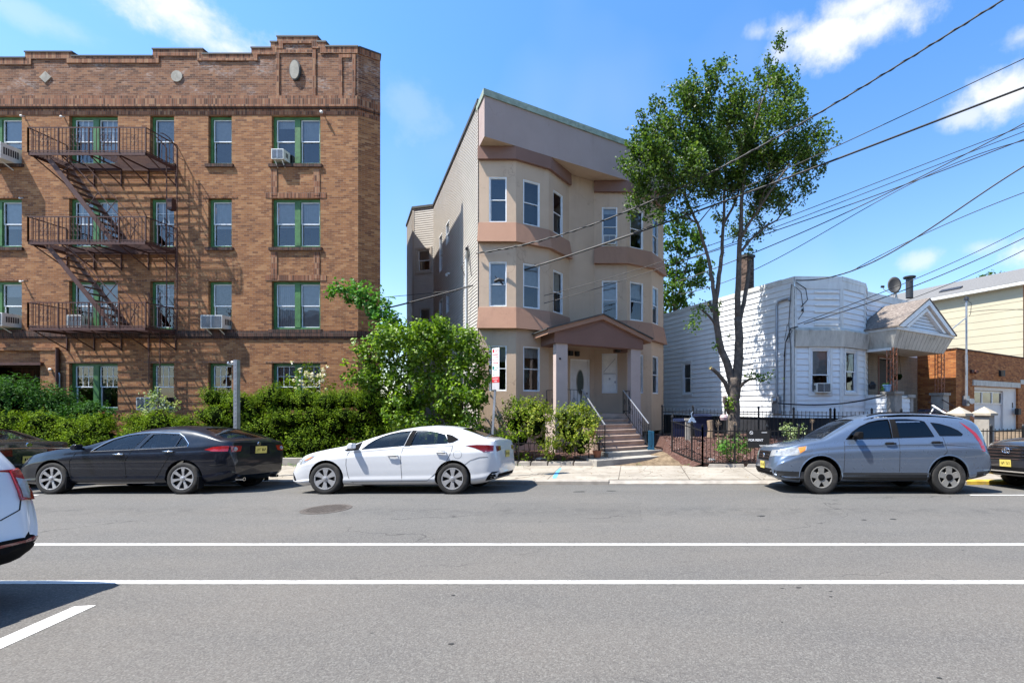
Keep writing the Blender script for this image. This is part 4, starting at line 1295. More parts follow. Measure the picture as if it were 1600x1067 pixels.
# satellite dish on the porch-side roof
sat = thing('satellite_dish', 'dark grey satellite dish on the bungalow roof beside the vent pipe', 'satellite dish', tuple(P(1399, 470, 19.5)))
m = MB(); base = P(1400, 470, 19.5); c = P(1397, 447, 19.3)
dn = Vector((-.35, -.9, .25)).normalized(); qm = dn.to_track_quat('Z', 'Y').to_matrix()
m.lathe([(.0, 0), (.18, .015), (.34, .06), (.46, .12), (.462, .135), (.34, .085), (.18, .04), (0, .02)], (0, 0, 0), 'z', 28)
m.v = [tuple(qm @ Vector((v[0] * .56, v[1] * .82, v[2] * .7)) + c) for v in m.v]
m.build('dish', M['black'], sat, smooth=True)
m = MB()
m.tube([base, base + Vector((0, 0, .3)), c - dn * .02], .03, 8)
for s in (-.25, .25): m.tube([base + Vector((s, .2, -.05)), base + Vector((0, 0, .35))], .015, 6)
m.build('mast', M['galv'], sat)
m = MB(); lnb = P(1379, 448, 18.9)
m.tube([c - Vector((0, 0, .38)), lnb + Vector((.05, 0, -.12)), lnb], .014, 6); m.build('feed_arm', M['galv'], sat)
m = MB(); m.lathe([(0, -.06), (.05, -.06), (.05, .06), (0, .06)], lnb, 'x', 10); m.build('receiver', M['dark_metal'], sat)

# ================================================================= ORANGE BRICK GARAGE
GA = Vector((13.82, 19.5))
gar = thing('garage', 'low orange brick garage with a white panelled door', 'garage', (17, 23, 0))
Fg = Frame(GA, GA + Vector((E1.x, E1.y)) * 11); Fgs = Frame(GA + Vector((E2.x, E2.y)) * 8, GA); ZG = 4.22
gd = (Fg.hit(1522.5), Fg.hit(1591), 0, zf(Fg, 1.6, 603))
m = MB(); wall(m, Fg, 0, Fg.L, -.3, ZG, [gd], rec=.25); wall(m, Fgs, 0, Fgs.L, -.3, ZG, [])
m.build('wall', M['garage_brick'], gar)
m = MB(); k = 0; u = 0
while u < Fg.L: m.fbox(Fg, u, u + .385, -.3, .03, ZG, ZG + .06); u += .4
for i in range(20): m.fbox(Fgs, i * .4, i * .4 + .385, -.3, .03, ZG, ZG + .055)
m.build('coping', M['belt'], gar)
m = MB(); q = [Fg.pt(0, -.1, ZG - .1), Fg.pt(Fg.L, -.1, ZG - .1), Fg.pt(Fg.L, -8, ZG - .1), Fg.pt(0, -8, ZG - .1)]; m.poly(q); m.build('roof', M['roofing'], gar)
m = MB(); m.fbox(Fg, gd[0] - .2, gd[1] + .15, -.02, .05, gd[3] + .02, gd[3] + .27); m.build('door_lintel', M['grime_white'], gar)
m = MB(); m.fbox(Fg, Fg.hit(1594), Fg.hit(1594) + .9, 0, .03, 2.9, 3.12); m.build('sign_plate', M['grime_white'], gar)
m = MB(); ring(m, Fg, gd[0], gd[1], 0, gd[3], -.24, -.1, .16); 
u2 = gd[0] + (gd[1] - gd[0]) * .70
m.fbox(Fg, u2, gd[1] - .16, -.22, -.12, 0, gd[3] - .16)
gdo = m.build('garage_door', M['door_white'], gar)
m = MB(); dw0, dw1 = gd[0] + .16, u2
m.fbox(Fg, dw0, dw1, -.25, -.22, 0, gd[3] - .16)
z = .05
while z < gd[3] - 1.0:
    m.fbox(Fg, dw0 + .03, dw1 - .03, -.22, -.208, z, z + .5); z += .55
m.build('door_panel', M['door_white'], gdo)
m = MB(); mw = MB(); zt = gd[3] - .26
for i in range(3):
    a = dw0 + (dw1 - dw0) * i / 3 + .05; b = dw0 + (dw1 - dw0) * (i + 1) / 3 - .05
    mw.quad(Fg.pt(a, -.205, zt - .5), Fg.pt(b, -.205, zt - .5), Fg.pt(b, -.205, zt), Fg.pt(a, -.205, zt))
    ring(m, Fg, a - .04, b + .04, zt - .54, zt + .04, -.21, -.18, .04)
m.build('window_frame', M['white'], gdo); mw.build('pane', M['glass_dark'], gdo)
m = MB(); m.fbox(Fg, gd[1] - .42, gd[1] - .33, -.12, -.1, 1.7, 1.95); m.build('keypad', M['dark_metal'], gdo)
m = MB(); c = Fg.pt(Fg.hit(1520), .12, zf(Fg, .8, 580)); m.lathe([(0, -.08), (.07, -.08), (.09, .04), (0, .05)], c, 'y', 12)
m.fbox(Fg, Fg.hit(1515), Fg.hit(1519), 0, .1, c[2] - .06, c[2] + .08); m.build('wall_light', M['rust'], gar)
m = MB(); u = Fg.hit(1561); z = zf(Fg, u, 588); m.fbox(Fg, u - .04, u + .14, 0, .2, z, z + .28); m.build('lantern', M['black'], gar)
m = MB(); u = Fg.hit(1588); z = zf(Fg, u, 648); m.fbox(Fg, u - .2, u + .12, 0, .16, z, z + .32); m.build('mailbox', M['black'], gar)
# mast with weatherhead on the garage front
m = MB(); u = Fg.hit(1505); zt = zf(Fg, u, 470); zb = zf(Fg, u, 625)
m.tube([Fg.pt(u, .12, zb), Fg.pt(u, .12, 4.0)], .055, 8); m.tube([Fg.pt(u, .12, 4.0), Fg.pt(u, .12, zt)], .04, 8)
m.bar(Fg.pt(u, .12, zt - .75), FQ.pt(GW - .1, -.3, 4.7), .03)
ms = m.build('service_mast', M['galv'], gar)
m = MB(); m.lathe([(0, -.02), (.1, 0), (.09, .12), (0, .17)], Fg.pt(u, .12, zt), 'z', 10); m.tube([Fg.pt(u, .15, zt), Fg.pt(u + .15, .25, zt - .15), Fg.pt(u + .15, .22, zt - .6), Fg.pt(u + .05, .2, zt - .7)], .012, 5)
m.build('weatherhead', M['dark_metal'], ms)
m = MB(); m.fbox(Fg, u - .13, u + .15, .02, .18, zb - .25, zb + .18); c = Fg.pt(u + .08, .24, zb - .05); m.lathe([(0, -.1), (.12, -.1), (.12, .0), (0, .0)], c, 'y', 14); m.build('electric_meter', M['galv'], ms)

# ================================================================= BEIGE HOUSE BEHIND
BA = Vector((21.4, 25.0))
bh = thing('gabled_house', 'yellow beige sided house with a grey shingle roof behind the garage', 'house', (22, 32, 0))
Fh = Frame(BA + Vector((E2.x, E2.y)) * 13, BA); Fhf = Frame(BA, BA + Vector((E1.x, E1.y)) * 8); ZH = 8.55
m = MB(); wall(m, Fh, 0, Fh.L, 0, ZH, [], lap=.42, off=.012); m.build('siding', M['beige_siding'], bh)
m = MB(); wall(m, Fhf, 0, Fhf.L, 0, ZH, []); m.build('front_wall', M['garage_brick'], bh)
m = MB()
ov = .35
a = [Fh.pt(-.3, ov, ZH + .02), Fh.pt(Fh.L + .25, ov, ZH + .02), Fh.pt(Fh.L + .25, -4.0, ZH + 1.75), Fh.pt(-.3, -4.0, ZH + 1.75)]
m.poly(a); m.poly([Fh.pt(Fh.L + .25, -4, ZH + 1.75), Fh.pt(-.3, -4, ZH + 1.75), Fh.pt(-.3, -8.3, ZH + .02), Fh.pt(Fh.L + .25, -8.3, ZH + .02)])
m.build('roof', M['grey_shingle'], bh)
m = MB(); m.fbox(Fh, -.3, Fh.L + .25, 0, ov + .02, ZH - .16, ZH); m.build('eave', M['alu_trim'], bh)
m = MB(); c = P(1421, 460, 27.5)
m.lathe([(.2, 0), (.2, 1.2), (.21, 1.2)], (c.x, c.y, 8.3), 'z', 12); m.lathe([(.34, 0), (.35, .08), (.0, .10)], (c.x, c.y, 9.5), 'z', 12); m.build('vent_pipe', M['dark_metal'], bh)
m = MB(); u = Fh.hit(1482, n=-.8); m.hexa([Fh.pt(u - .6, -.9, ZH + .50), Fh.pt(u + .6, -.9, ZH + .50), Fh.pt(u + .6, -1.3, ZH + .68), Fh.pt(u - .6, -1.3, ZH + .68), Fh.pt(u - .6, -.9, ZH + .6), Fh.pt(u + .6, -.9, ZH + .6), Fh.pt(u + .6, -1.3, ZH + .78), Fh.pt(u - .6, -1.3, ZH + .78)]); m.build('roof_vent', M['dark_metal'], bh)
# ================================================================= GROUND, ROAD, PAVEMENT
def sm(x): x = max(0, min(1, x)); return x * x * (3 - 2 * x)
def road_z(y):
    if y < 2.6: return -.05 * (2.6 - y) / .4 if y > 2.2 else -.05
    if y < 9.2: return 0.0
    return -.125 * (y - 9.2) / 1.85
def yard_z(x, y):
    b = .03 + .16 * sm((y - 13.4) / 1.6)
    r = sm((x - .2) / 1.4) * sm((y - 13.6) / 1.0) * .16
    g = sm((y - 15.5) / 3) * sm((x - 1) / 2) * .25
    return b + r + g
def asphalt():
    t = NT('asphalt')
    g1 = t.noise(95, 3, .7); g2 = t.noise(26, 4, .6); big = t.noise(.35, 3, .5); mid = t.noise(1.6, 4, .55, stretch=(.25, 1, 1))
    vor = t.n('TexVoronoi'); vor.inputs['Scale'].default_value = 85; t.l(t.tc.outputs['Object'], vor.inputs['Vector'])
    agg = t.n('SeparateColor'); t.l(vor.outputs['Color'], agg.inputs[0])
    c = t.mix(t.rng(big, .35, .65), (.142, .131, .118), (.118, .116, .112))
    sep = t.n('SeparateXYZ'); t.l(t.tc.outputs['Object'], sep.inputs[0])
    c = t.mix(t.rng(sep.outputs[1], 4.0, 9.0), t.mix(.5, c, (.155, .138, .124)), c)
    c = t.mix(t.rng(mid, .4, .7, 0, .35), c, (.075, .076, .08))
    c = t.mix(t.rng(agg.outputs[0], .35, 1, 0, .6), c, (.23, .22, .20)); c = t.mix(t.rng(agg.outputs[1], .6, 1, 0, .4), c, (.055, .052, .05))
    c = t.mix(t.rng(g1, .32, .62, .5, 0), c, (.04, .039, .038)); c = t.mix(t.rng(t.noise(42, 4, .75), .42, .62, .1, 0), c, (.05, .048, .046))
    # wheel tracks and small stains
    st = t.noise(2.2, 5, .7, stretch=(.5, 1, 1)); c = t.mix(t.rng(st, .66, .76, 0, .35, True), c, (.05, .05, .05))
    lane = t.m('ABSOLUTE', t.m('SUBTRACT', t.m('FRACT', t.m('DIVIDE', t.m('SUBTRACT', sep.outputs[1], 6.2), 1.55)), .5))
    c = t.mix(t.m('MULTIPLY', t.rng(lane, .12, .42, .06, 0, True), t.rng(sep.outputs[1], 5.9, 6.1)), c, (.19, .18, .165))
    oil = t.m('MULTIPLY', t.rng(t.m('ABSOLUTE', t.m('SUBTRACT', sep.outputs[1], 7.75)), .0, .5, 1, 0, True), t.rng(t.noise(3.5, 5, .7), .45, .7))
    c = t.mix(t.m('MULTIPLY', oil, .45), c, (.045, .045, .045))
    pt = t.n('TexVoronoi'); pt.inputs['Scale'].default_value = 17; t.l(t.tc.outputs['Object'], pt.inputs['Vector'])
    c = t.mix(t.m('MULTIPLY', t.rng(pt.outputs['Distance'], .0, .10, 1, 0), t.rng(t.noise(1.1, 3), .5, .62, 0, .8)), c, (.04, .038, .036))
    # rectangular trench patch with tar edges
    px_ = t.m('ABSOLUTE', t.m('SUBTRACT', sep.outputs[0], -1.2)); py_ = t.m('ABSOLUTE', t.m('SUBTRACT', sep.outputs[1], 7.7))
    wob = t.m('MULTIPLY', t.noise(1.3, 3), .12)
    box = t.m('MAXIMUM', t.m('SUBTRACT', px_, t.m('ADD', 1.25, wob)), t.m('SUBTRACT', py_, t.m('ADD', .62, wob)))
    c = t.mix(t.rng(box, -.01, .01, .22, 0), c, (.085, .083, .08))
    c = t.mix(t.m('MULTIPLY', t.rng(t.m('ABSOLUTE', box), .0, .018, 1, 0), t.rng(t.noise(5, 3), .4, .6, 0, .5)), c, (.05, .048, .045))
    # hairline cracks
    v2 = t.n('TexVoronoi', feature='DISTANCE_TO_EDGE'); v2.inputs['Scale'].default_value = .38
    wv = t.n('Mapping'); wv.inputs['Scale'].default_value = (.55, 1.3, 1)
    nz = t.n('TexNoise'); nz.inputs['Scale'].default_value = 1.5; nz.inputs['Detail'].default_value = 6; t.l(t.tc.outputs['Object'], nz.inputs['Vector'])
    ad = t.n('VectorMath', operation='MULTIPLY_ADD'); t.l(nz.outputs['Color'], ad.inputs[0]); ad.inputs[1].default_value = (1.2, 1.2, 0); t.l(t.tc.outputs['Object'], ad.inputs[2])
    t.l(ad.outputs[0], wv.inputs['Vector']); t.l(wv.outputs[0], v2.inputs['Vector'])
    ck = t.m('MULTIPLY', t.rng(v2.outputs['Distance'], .0, .006, 1, 0), t.rng(t.noise(.5, 2), .52, .6))
    c = t.mix(t.m('MULTIPLY', ck, .7), c, (.03, .03, .03))
    t.bump(t.m('ADD', g1, t.m('MULTIPLY', agg.outputs[0], .6)), .006, .55)
    return t.fin(c, .93, 0, .25)
def concrete_walk():
    t = NT('sidewalk_concrete')
    sep = t.n('SeparateXYZ'); t.l(t.tc.outputs['Object'], sep.inputs[0])
    nz = t.noise(1.2, 5, .6); c = t.mix(t.rng(nz, .3, .7), (.26, .23, .19), (.37, .335, .285))
    dirt = t.noise(3.5, 6, .7); c = t.mix(t.rng(dirt, .5, .72, 0, .7, True), c, (.20, .16, .115))
    c = t.mix(t.rng(t.noise(.8, 6, .75), .52, .66, 0, .5, True), c, (.17, .15, .125))
    fx = t.m('FRACT', t.m('DIVIDE', t.m('ADD', sep.outputs[0], 40.62), 1.75))
    fy = t.m('FRACT', t.m('DIVIDE', t.m('SUBTRACT', sep.outputs[1], 10.0), 1.75))
    j = t.m('MINIMUM', t.m('MINIMUM', fx, t.m('SUBTRACT', 1, fx)), t.m('MINIMUM', fy, t.m('SUBTRACT', 1, fy)))
    jm = t.rng(j, .004, .009, 1, 0); c = t.mix(t.m('MULTIPLY', jm, .8), c, (.07, .055, .04))
    v2 = t.n('TexVoronoi', feature='DISTANCE_TO_EDGE'); v2.inputs['Scale'].default_value = .55
    nz2 = t.n('TexNoise'); nz2.inputs['Scale'].default_value = 2; t.l(t.tc.outputs['Object'], nz2.inputs['Vector'])
    ad = t.n('VectorMath', operation='MULTIPLY_ADD'); t.l(nz2.outputs['Color'], ad.inputs[0]); ad.inputs[1].default_value = (.7, .7, 0); t.l(t.tc.outputs['Object'], ad.inputs[2])
    t.l(ad.outputs[0], v2.inputs['Vector'])
    c = t.mix(t.m('MULTIPLY', t.rng(v2.outputs['Distance'], .002, .009, 1, 0), .7), c, (.08, .06, .045))
    g = t.noise(70, 3, .6); c = t.mix(t.rng(g, .3, .7, .25, 0), c, (.15, .13, .1))
    t.bump(t.m('SUBTRACT', t.m('MULTIPLY', g, .3), jm), .006, .6)
    return t.fin(c, .92, 0, .25)
def soil():
    t = NT('bare_soil'); n1 = t.noise(4, 6, .7); n2 = t.noise(30, 4, .7)
    c = t.mix(t.rng(n1, .35, .65), (.10, .07, .045), (.27, .20, .13)); c = t.mix(t.rng(n2, .4, .65, 0, .5), c, (.05, .035, .02))
    t.bump(n2, .02, .8); return t.fin(c, .97, 0, .2)
M['asphalt'] = asphalt(); M['walk'] = concrete_walk(); M['soil'] = soil()
def road_paint():
    t = NT('road_paint'); n1 = t.noise(2.2, 5, .65); n2 = t.noise(38, 4, .75); sep = t.n('SeparateXYZ'); t.l(t.tc.outputs['Object'], sep.inputs[0])
    c = t.mix(t.rng(n1, .35, .7, 0, .5), (.66, .655, .63), (.42, .41, .39))
    c = t.mix(t.rng(t.noise(9, 5, .7, stretch=(.3, 3, 1)), .55, .72, 0, .5, True), c, (.22, .215, .205))
    w = t.m('ADD', t.m('MULTIPLY', n2, .8), t.m('MULTIPLY', n1, .35))
    chip = t.rng(w, .66, .72)
    y_ = sep.outputs[1]; dy = t.m('MINIMUM', t.m('ABSOLUTE', t.m('SUBTRACT', y_, 5.87)), t.m('ABSOLUTE', t.m('SUBTRACT', y_, 4.617)))
    ed = t.m('MULTIPLY', t.rng(t.m('ADD', dy, t.m('MULTIPLY', t.noise(22, 5, .75), .022)), .052, .058), t.m('LESS_THAN', dy, .08))
    chip = t.m('MAXIMUM', chip, ed)
    c = t.mix(chip, c, (.13, .125, .115)); t.bump(n2, .004, .5)
    return t.fin(c, .75, 0, .3)
M['paint'] = road_paint()
M['kerb'] = pm('kerb_concrete', (.30, .27, .235), .92, .25, 3, .5, 40, dirt=(.10, .085, .065), dirt_amt=.6)
M['kerb_yellow'] = pm('yellow_kerb_paint', (.50, .33, .04), .8, .3, 5, .3, dirt=(.22, .19, .13), dirt_amt=.8)
M['mulch'] = pm('brown_mulch', (.085, .04, .03), .97, .5, 20, .9, 60, dirt=(.2, .15, .13), dirt_amt=.6, bdist=.02)
M['grass_dirt'] = pm('sparse_ground', (.11, .11, .06), .97, .3, 3, .5)

def sheet(name, xs, ys, zf_, mat, k='structure'):
    m = MB(); v = [(x, y, zf_(x, y)) for y in ys for x in xs]; nx = len(xs)
    f = [(j * nx + i, j * nx + i + 1, (j + 1) * nx + i + 1, (j + 1) * nx + i) for j in range(len(ys) - 1) for i in range(nx - 1)]
    m.add(v, f); o = m.build(name, mat, at=(0, 0, 0)); return kind(o, k)
frange = lambda a, b, s: [a + s * i for i in range(int(round((b - a) / s)) + 1)]
sheet('ground', [-600, 600], [-600, 900], lambda x, y: -.45, M['grass_dirt'])
sheet('road', [-150, -20, 0, 20, 150], [2.2, 2.6, 5, 9.2, 10, 11.05], lambda x, y: road_z(y), M['asphalt'])
def curb_top(x): return -.02
m = MB(); 
def curb(x0, x1, mat, name):
    m = MB(); x = x0; r = random.Random(5)
    while x < x1 - .01:
        w = min(2.4, x1 - x); d = r.uniform(-.006, .006)
        p = [(11.05 + d, -.2), (11.06 + d, -.045), (11.085 + d, -.022), (11.2, -.018), (11.2, -.2)]
        m.prism([(a, b) for a, b in p], 'x', x, x + w - .008); x += w
    return kind(m.build(name, mat, at=(0, 0, 0)), 'structure')
curb(-60, -.6, M['kerb'], 'kerb'); curb(4.6, 8.1, M['kerb'], 'kerb'); curb(8.1, 11, M['kerb_yellow'], 'kerb'); curb(11, 60, M['kerb'], 'kerb')
m = MB(); m.prism([(11.05, -.2), (11.05, -.10), (11.2, -.03), (11.2, -.2)], 'x', -.6, 4.6); kind(m.build('dropped_kerb', M['kerb'], at=(0, 0, 0)), 'structure')
sheet('pavement', frange(-60, 60, 2), [11.2, 12, 13.4], lambda x, y: -.018 + .022 * (y - 11.2), M['walk'])
sheet('yard', frange(-60, 60, .5), [13.4, 13.5, 13.7, 14, 14.3, 14.6, 15, 15.5, 16, 17, 18, 20, 24, 30, 60], yard_z, M['soil'])
m = MB(); m.prism([(2.05, -.2), (2.05, .1), (2.2, .09), (2.2, -.2)], 'x', -60, 60); kind(m.build('near_kerb', M['kerb'], at=(0, 0, 0)), 'structure')
sheet('near_pavement', frange(-60, 60, 4), [-3, -1, 2.05], lambda x, y: .1, M['walk'])
m = MB()
for (y, w) in ((5.87, .10), (4.617, .105)): m.add([(-90, y - w / 2, .004), (90, y - w / 2, .004), (90, y + w / 2, .004), (-90, y + w / 2, .004)], [(0, 1, 2, 3)])
kind(m.build('lane_line', M['paint'], at=(0, 0, 0)), 'structure')
m = MB(); m.add([(-4.99, 4.06, .004), (-4.826, 4.085, .004), (-4.50, 2.62, .004), (-4.68, 2.62, .004)], [(0, 3, 2, 1)])
kind(m.build('bay_line', M['paint'], at=(0, 0, 0)), 'structure')
m = MB()
for (a, b) in ((6.75, 30), (-12.6, -11.95), (-40, -14.0)): m.add([(a, 9.10, .004), (b, 9.10, .004), (b, 9.155, .004), (a, 9.155, .004)], [(0, 1, 2, 3)])
kind(m.build('parking_line', M['paint'], at=(0, 0, 0)), 'structure')
M['blue_spray'] = pm('blue_spray_paint', (.12, .36, .56), .9, .3, 12)
m = MB(); r = random.Random(2); pts = []
for (px, py, w) in ((876, 738, 3), (871, 744, 6), (868, 749, 7), (866, 752.5, 5)):
    D = 11.3 + (753 - py) * .11; X = (px - CX) * D / FPX; pts.append((X - w * .008, D, -.018 + .022 * (D - 11.2) + .004, X + w * .008))
for i in range(3):
    a, b = pts[i], pts[i + 1]; m.quad((a[0], a[1], a[2]), (b[0], b[1], b[2]), (b[3], b[1], b[2]), (a[3], a[1], a[2]))
kind(m.build('spray_mark', M['blue_spray'], at=(0, 0, 0)), 'structure')
# tar and chip stains
M['tar'] = pm('tar_spot', (.03, .03, .03), .8, .2, 9)
m = MB(); r = random.Random(9)
for (px, py, w) in ((1298, 924, 7), (1298, 932, 6), (1248, 918, 9), (1222, 919, 6), (1222, 972, 4), (1504, 860, 5), (1190, 806, 16), (905, 766, 22), (955, 764, 16), (705, 1006, 10), (708, 930, 7), (843, 815, 5), (805, 879, 4), (1467, 1059, 9), (580, 989, 4), (1350, 812, 9), (1396, 811, 12)):
    D = FPX * CH / (py - CY); X = (px - CX) * D / FPX; a = w * D / FPX * .5; n = 9
    m.poly([(X + a * cos(2 * pi * k / n) * r.uniform(.6, 1.2), D + a * .55 * sin(2 * pi * k / n) * r.uniform(.6, 1.2), .004 + (road_z(D))) for k in range(n)])
kind(m.build('road_stains', M['tar'], at=(0, 0, 0)), 'structure')
# manhole
mh = thing('manhole_cover', 'rusty round manhole cover set in the asphalt in front of the white sedan', 'manhole cover', (-5.33, 7.9, 0))
M['cast_iron'] = pm('worn_cast_iron', (.10, .085, .075), .7, .35, 20, .6, 50, metal=.3)
m = MB(); m.lathe([(.38, .0), (.38, .006), (.325, .006), (.325, 0)], (-5.33, 7.9, 0), 'z', 36); m.build('rim', M['cast_iron'], mh)
m = MB(); m.lathe([(.318, .0), (.318, .005), (0, .005)], (-5.33, 7.9, 0), 'z', 36)
for i in range(-5, 6):
    for j in range(-5, 6):
        if hypot(i, j) < 5.2: m.box(-5.33 + i * .056 - .016, -5.33 + i * .056 + .016, 7.9 + j * .056 - .016, 7.9 + j * .056 + .016, .005, .010)
m.build('lid', M['cast_iron'], mh)

# ---- garden in front of the bungalow: sloping mulch bed
gx0, gx1 = 1.9, 12.5
def bed_z(x, y): return .10 + .56 * sm((y - 13.0) / 3.0) - .3 * sm((1.9 - .64 * (y - 13.2) - x + .0) / .25) * 0
m = MB(); ys = [13.22, 13.5, 13.9, 14.4, 15, 15.6, 16.2, 17, 18.5]; 
def left_x(y): return 2.0 - .636 * (y - 13.2) if y < 14.45 else 1.2 - .3 * (y - 14.45) * .3
rows_ = []
for y in ys:
    lx = left_x(y); rows_.append([(lx + (gx1 - lx) * i / 24, y, bed_z(0, y)) for i in range(25)])
v = [p for rw in rows_ for p in rw]
m.add(v, [(j * 25 + i, j * 25 + i + 1, (j + 1) * 25 + i + 1, (j + 1) * 25 + i) for j in range(len(ys) - 1) for i in range(24)])
for j in range(len(ys) - 1):       # earth shoulder towards the path
    a, b = rows_[j][0], rows_[j + 1][0]
    m.quad((a[0] - .35, a[1] - .02, 0), a, b, (b[0] - .35, b[1], 0.0))
    # outer skirt
a = rows_[0]
for i in range(24): m.quad((a[i][0], 13.22, -.1), (a[i + 1][0], 13.22, -.1), a[i + 1], a[i])
gb = m.build('flower_bed', M['mulch'], at=(0, 0, 0)); kind(gb, 'structure')
xs_ = frange(-7.5, -1.3, .31); sheet('flower_bed', xs_, [13.56, 13.7, 14, 14.4, 15, 15.8, 16.6], lambda x, y: yard_z(x, y) + .03 + .03 * sin(x * 5) * sin(y * 6), M['mulch'])
sheet('hedge_bed', frange(-26, -7.6, .92), [13.5, 14, 15, 16.3], lambda x, y: yard_z(x, y) + .02, M['mulch'])
m = MB()
for (x0, x1) in ((2.12, 3.18), (3.24, 4.4), (4.46, 6), (6.05, 8), (8.05, 10)):
    m.hexa([(x0, 13.08, .0), (x1, 13.08, .0), (x1, 13.28, .0), (x0 + .04, 13.28, .0), (x0 + .05, 13.1, .105), (x1, 13.1, .105), (x1, 13.28, .11), (x0 + .1, 13.28, .11)])
kind(m.build('bed_kerb', M['kerb'], at=(0, 0, 0)), 'structure')
r = random.Random(4); V = []; Fc_ = []
for i in range(4200):       # bark chips
    y = 13.25 + r.random() ** 1.3 * 3.3; x = left_x(y) + r.random() * 7.5; z = bed_z(0, y) + .008
    s = r.uniform(.02, .045); a = r.random() * pi; t_ = r.uniform(-.5, .5)
    c, s_ = cos(a) * s, sin(a) * s
    b = len(V); V += [(x - c, y - s_, z - t_ * s), (x + s_ * .45, y - c * .45, z + .01), (x + c, y + s_, z + t_ * s), (x - s_ * .45, y + c * .45, z + .02)]; Fc_.append((b, b + 1, b + 2, b + 3))
def chip_mat():
    t = NT('bark_chips'); g = t.n('NewGeometry')
    return t.fin(t.ramp(g.outputs['Random Per Island'], [(0, (.03, .015, .012)), (.4, (.10, .045, .035)), (.75, (.20, .11, .09)), (1, (.42, .36, .33))]), .95, 0, .2)
me = bpy.data.meshes.new('mulch'); me.from_pydata(V, [], Fc_); me.materials.append(chip_mat()); o = bpy.data.objects.new('mulch', me); COL.objects.link(o)
tag(o, 'loose brown bark chips covering the fenced front garden bed', 'mulch'); kind(o, 'stuff')

# ---- iron fences
def picket_fence(name, label, pts, zfun, h, gap, post_every, spike=True, rails=(.12, .95), pw=.035, group=None, th=.014):
    o = thing(name, label, 'fence', (pts[0][0], pts[0][1], zfun(*pts[0])), group)
    pk = MB(); rl = MB(); po_ = MB()
    for (a, b) in zip(pts[:-1], pts[1:]):
        A = Vector(a); B = Vector(b); L = (B - A).length; n = max(1, int(L / gap))
        za, zb = zfun(*a), zfun(*b)
        for r_ in rails: rl.bar((A.x, A.y, za + h * r_), (B.x, B.y, zb + h * r_), .022, .03)
        for i in range(n + 1):
            t = i / n; p = A.lerp(B, t); z = za + (zb - za) * t
            if i % post_every == 0 or i == n:
                po_.bar((p.x, p.y, z - .05), (p.x, p.y, z + h + .08), pw); po_.lathe([(0, 0), (pw * .9, .0), (pw * .7, .05), (.0, .09)], (p.x, p.y, z + h + .08), 'z', 6)
            else:
                pk.bar((p.x, p.y, z + .04), (p.x, p.y, z + h + (.03 if spike else -.03)), th)
    pk.build('pickets', M['iron'], o); rl.build('rail', M['iron'], o); po_.build('post', M['iron'], o)
    return o
fz = lambda x, y: bed_z(0, y) if x > 1.9 else .1 + (y - 13.2) * .2
picket_fence('iron_fence', 'low black iron fence around the mulch garden with the rental sign', [(1.22, 14.43), (2.0, 13.2), (12.0, 13.2)], lambda x, y: .34 if y > 14 else .10, 1.0, .115, 8, rails=(.03, .96), pw=.05)
picket_fence('iron_fence', 'tall black picket fence between the big tree and the white bungalow', [(1.1, 17.5), (6.9, 15.62), (9.0, 15.3)], lambda x, y: .62 if y > 17 else .5, 1.06, .13, 9, rails=(.1, .88), pw=.055)
picket_fence('iron_fence', 'low rusty fence behind the shrubs left of the stone steps', [(-5.6, 13.75), (-1.35, 13.75), (-1.05, 14.0)], lambda x, y: .1, .62, .17, 6, rails=(.1, .9), pw=.03, th=.012)
# low stone edging left of the steps, retaining strip by the hedge
m = MB(); x = -6.2; r = random.Random(8)
while x < -1.3:
    w = r.uniform(.35, .8); m.hexa([(x, 13.38 + r.uniform(-.02, .02), 0), (x + w - .02, 13.38, 0), (x + w - .02, 13.6, 0), (x, 13.6, 0), (x + .02, 13.4, .13 + r.uniform(-.02, .03)), (x + w - .04, 13.4, .13 + r.uniform(-.02, .03)), (x + w - .03, 13.58, .14), (x + .02, 13.58, .14)]); x += w
kind(m.build('garden_edging', M['kerb'], at=(0, 0, 0)), 'structure')
m = MB(); m.fbox(Frame((-25, 13.45), (-6.3, 13.45)), 0, 18.7, -.18, 0, -.05, .24); o = m.build('low_wall', M['cement']); tag(o, 'low grey concrete wall at the foot of the long hedge', 'wall')

# ---- rental sign
sg = thing('rental_sign', 'black FOR RENT sign board hung on the low iron fence beside the tree', 'sign', (3.6, 13.12, .59))
FR = Frame((3.29, 13.13), (3.93, 13.13))
m = MB(); m.fbox(FR, 0, .64, -.02, 0, .58, 1.09); m.build('board', M['black'], sg)
def text_mesh(name, s, size, F, u, z, n, mat, parent, center=False, bold=0.0, sx=1.0):
    cu = bpy.data.curves.new(name, 'FONT'); cu.body = s; cu.size = size; cu.offset = bold; cu.extrude = .001
    if center: cu.align_x = 'CENTER'
    o = bpy.data.objects.new(name, cu); COL.objects.link(o)
    dg = bpy.context.evaluated_depsgraph_get(); me = bpy.data.meshes.new_from_object(o.evaluated_get(dg)); bpy.data.objects.remove(o)
    off = world_base(parent)
    for v in me.vertices:
        p = Vector(F.pt(u + v.co.x * sx, n + v.co.z, z + v.co.y)); v.co = p - off
    me.materials.clear(); me.materials.append(mat)
    ob = bpy.data.objects.new(name, me); COL.objects.link(ob); ob.parent = parent; return ob
M['sign_white'] = pm('sign_white', (.75, .75, .76), .5, .03, 4)
text_mesh('lettering', 'FOR RENT', .088, FR, .025, .775, .003, M['sign_white'], sg, bold=.003, sx=1.03)
m = MB(); 
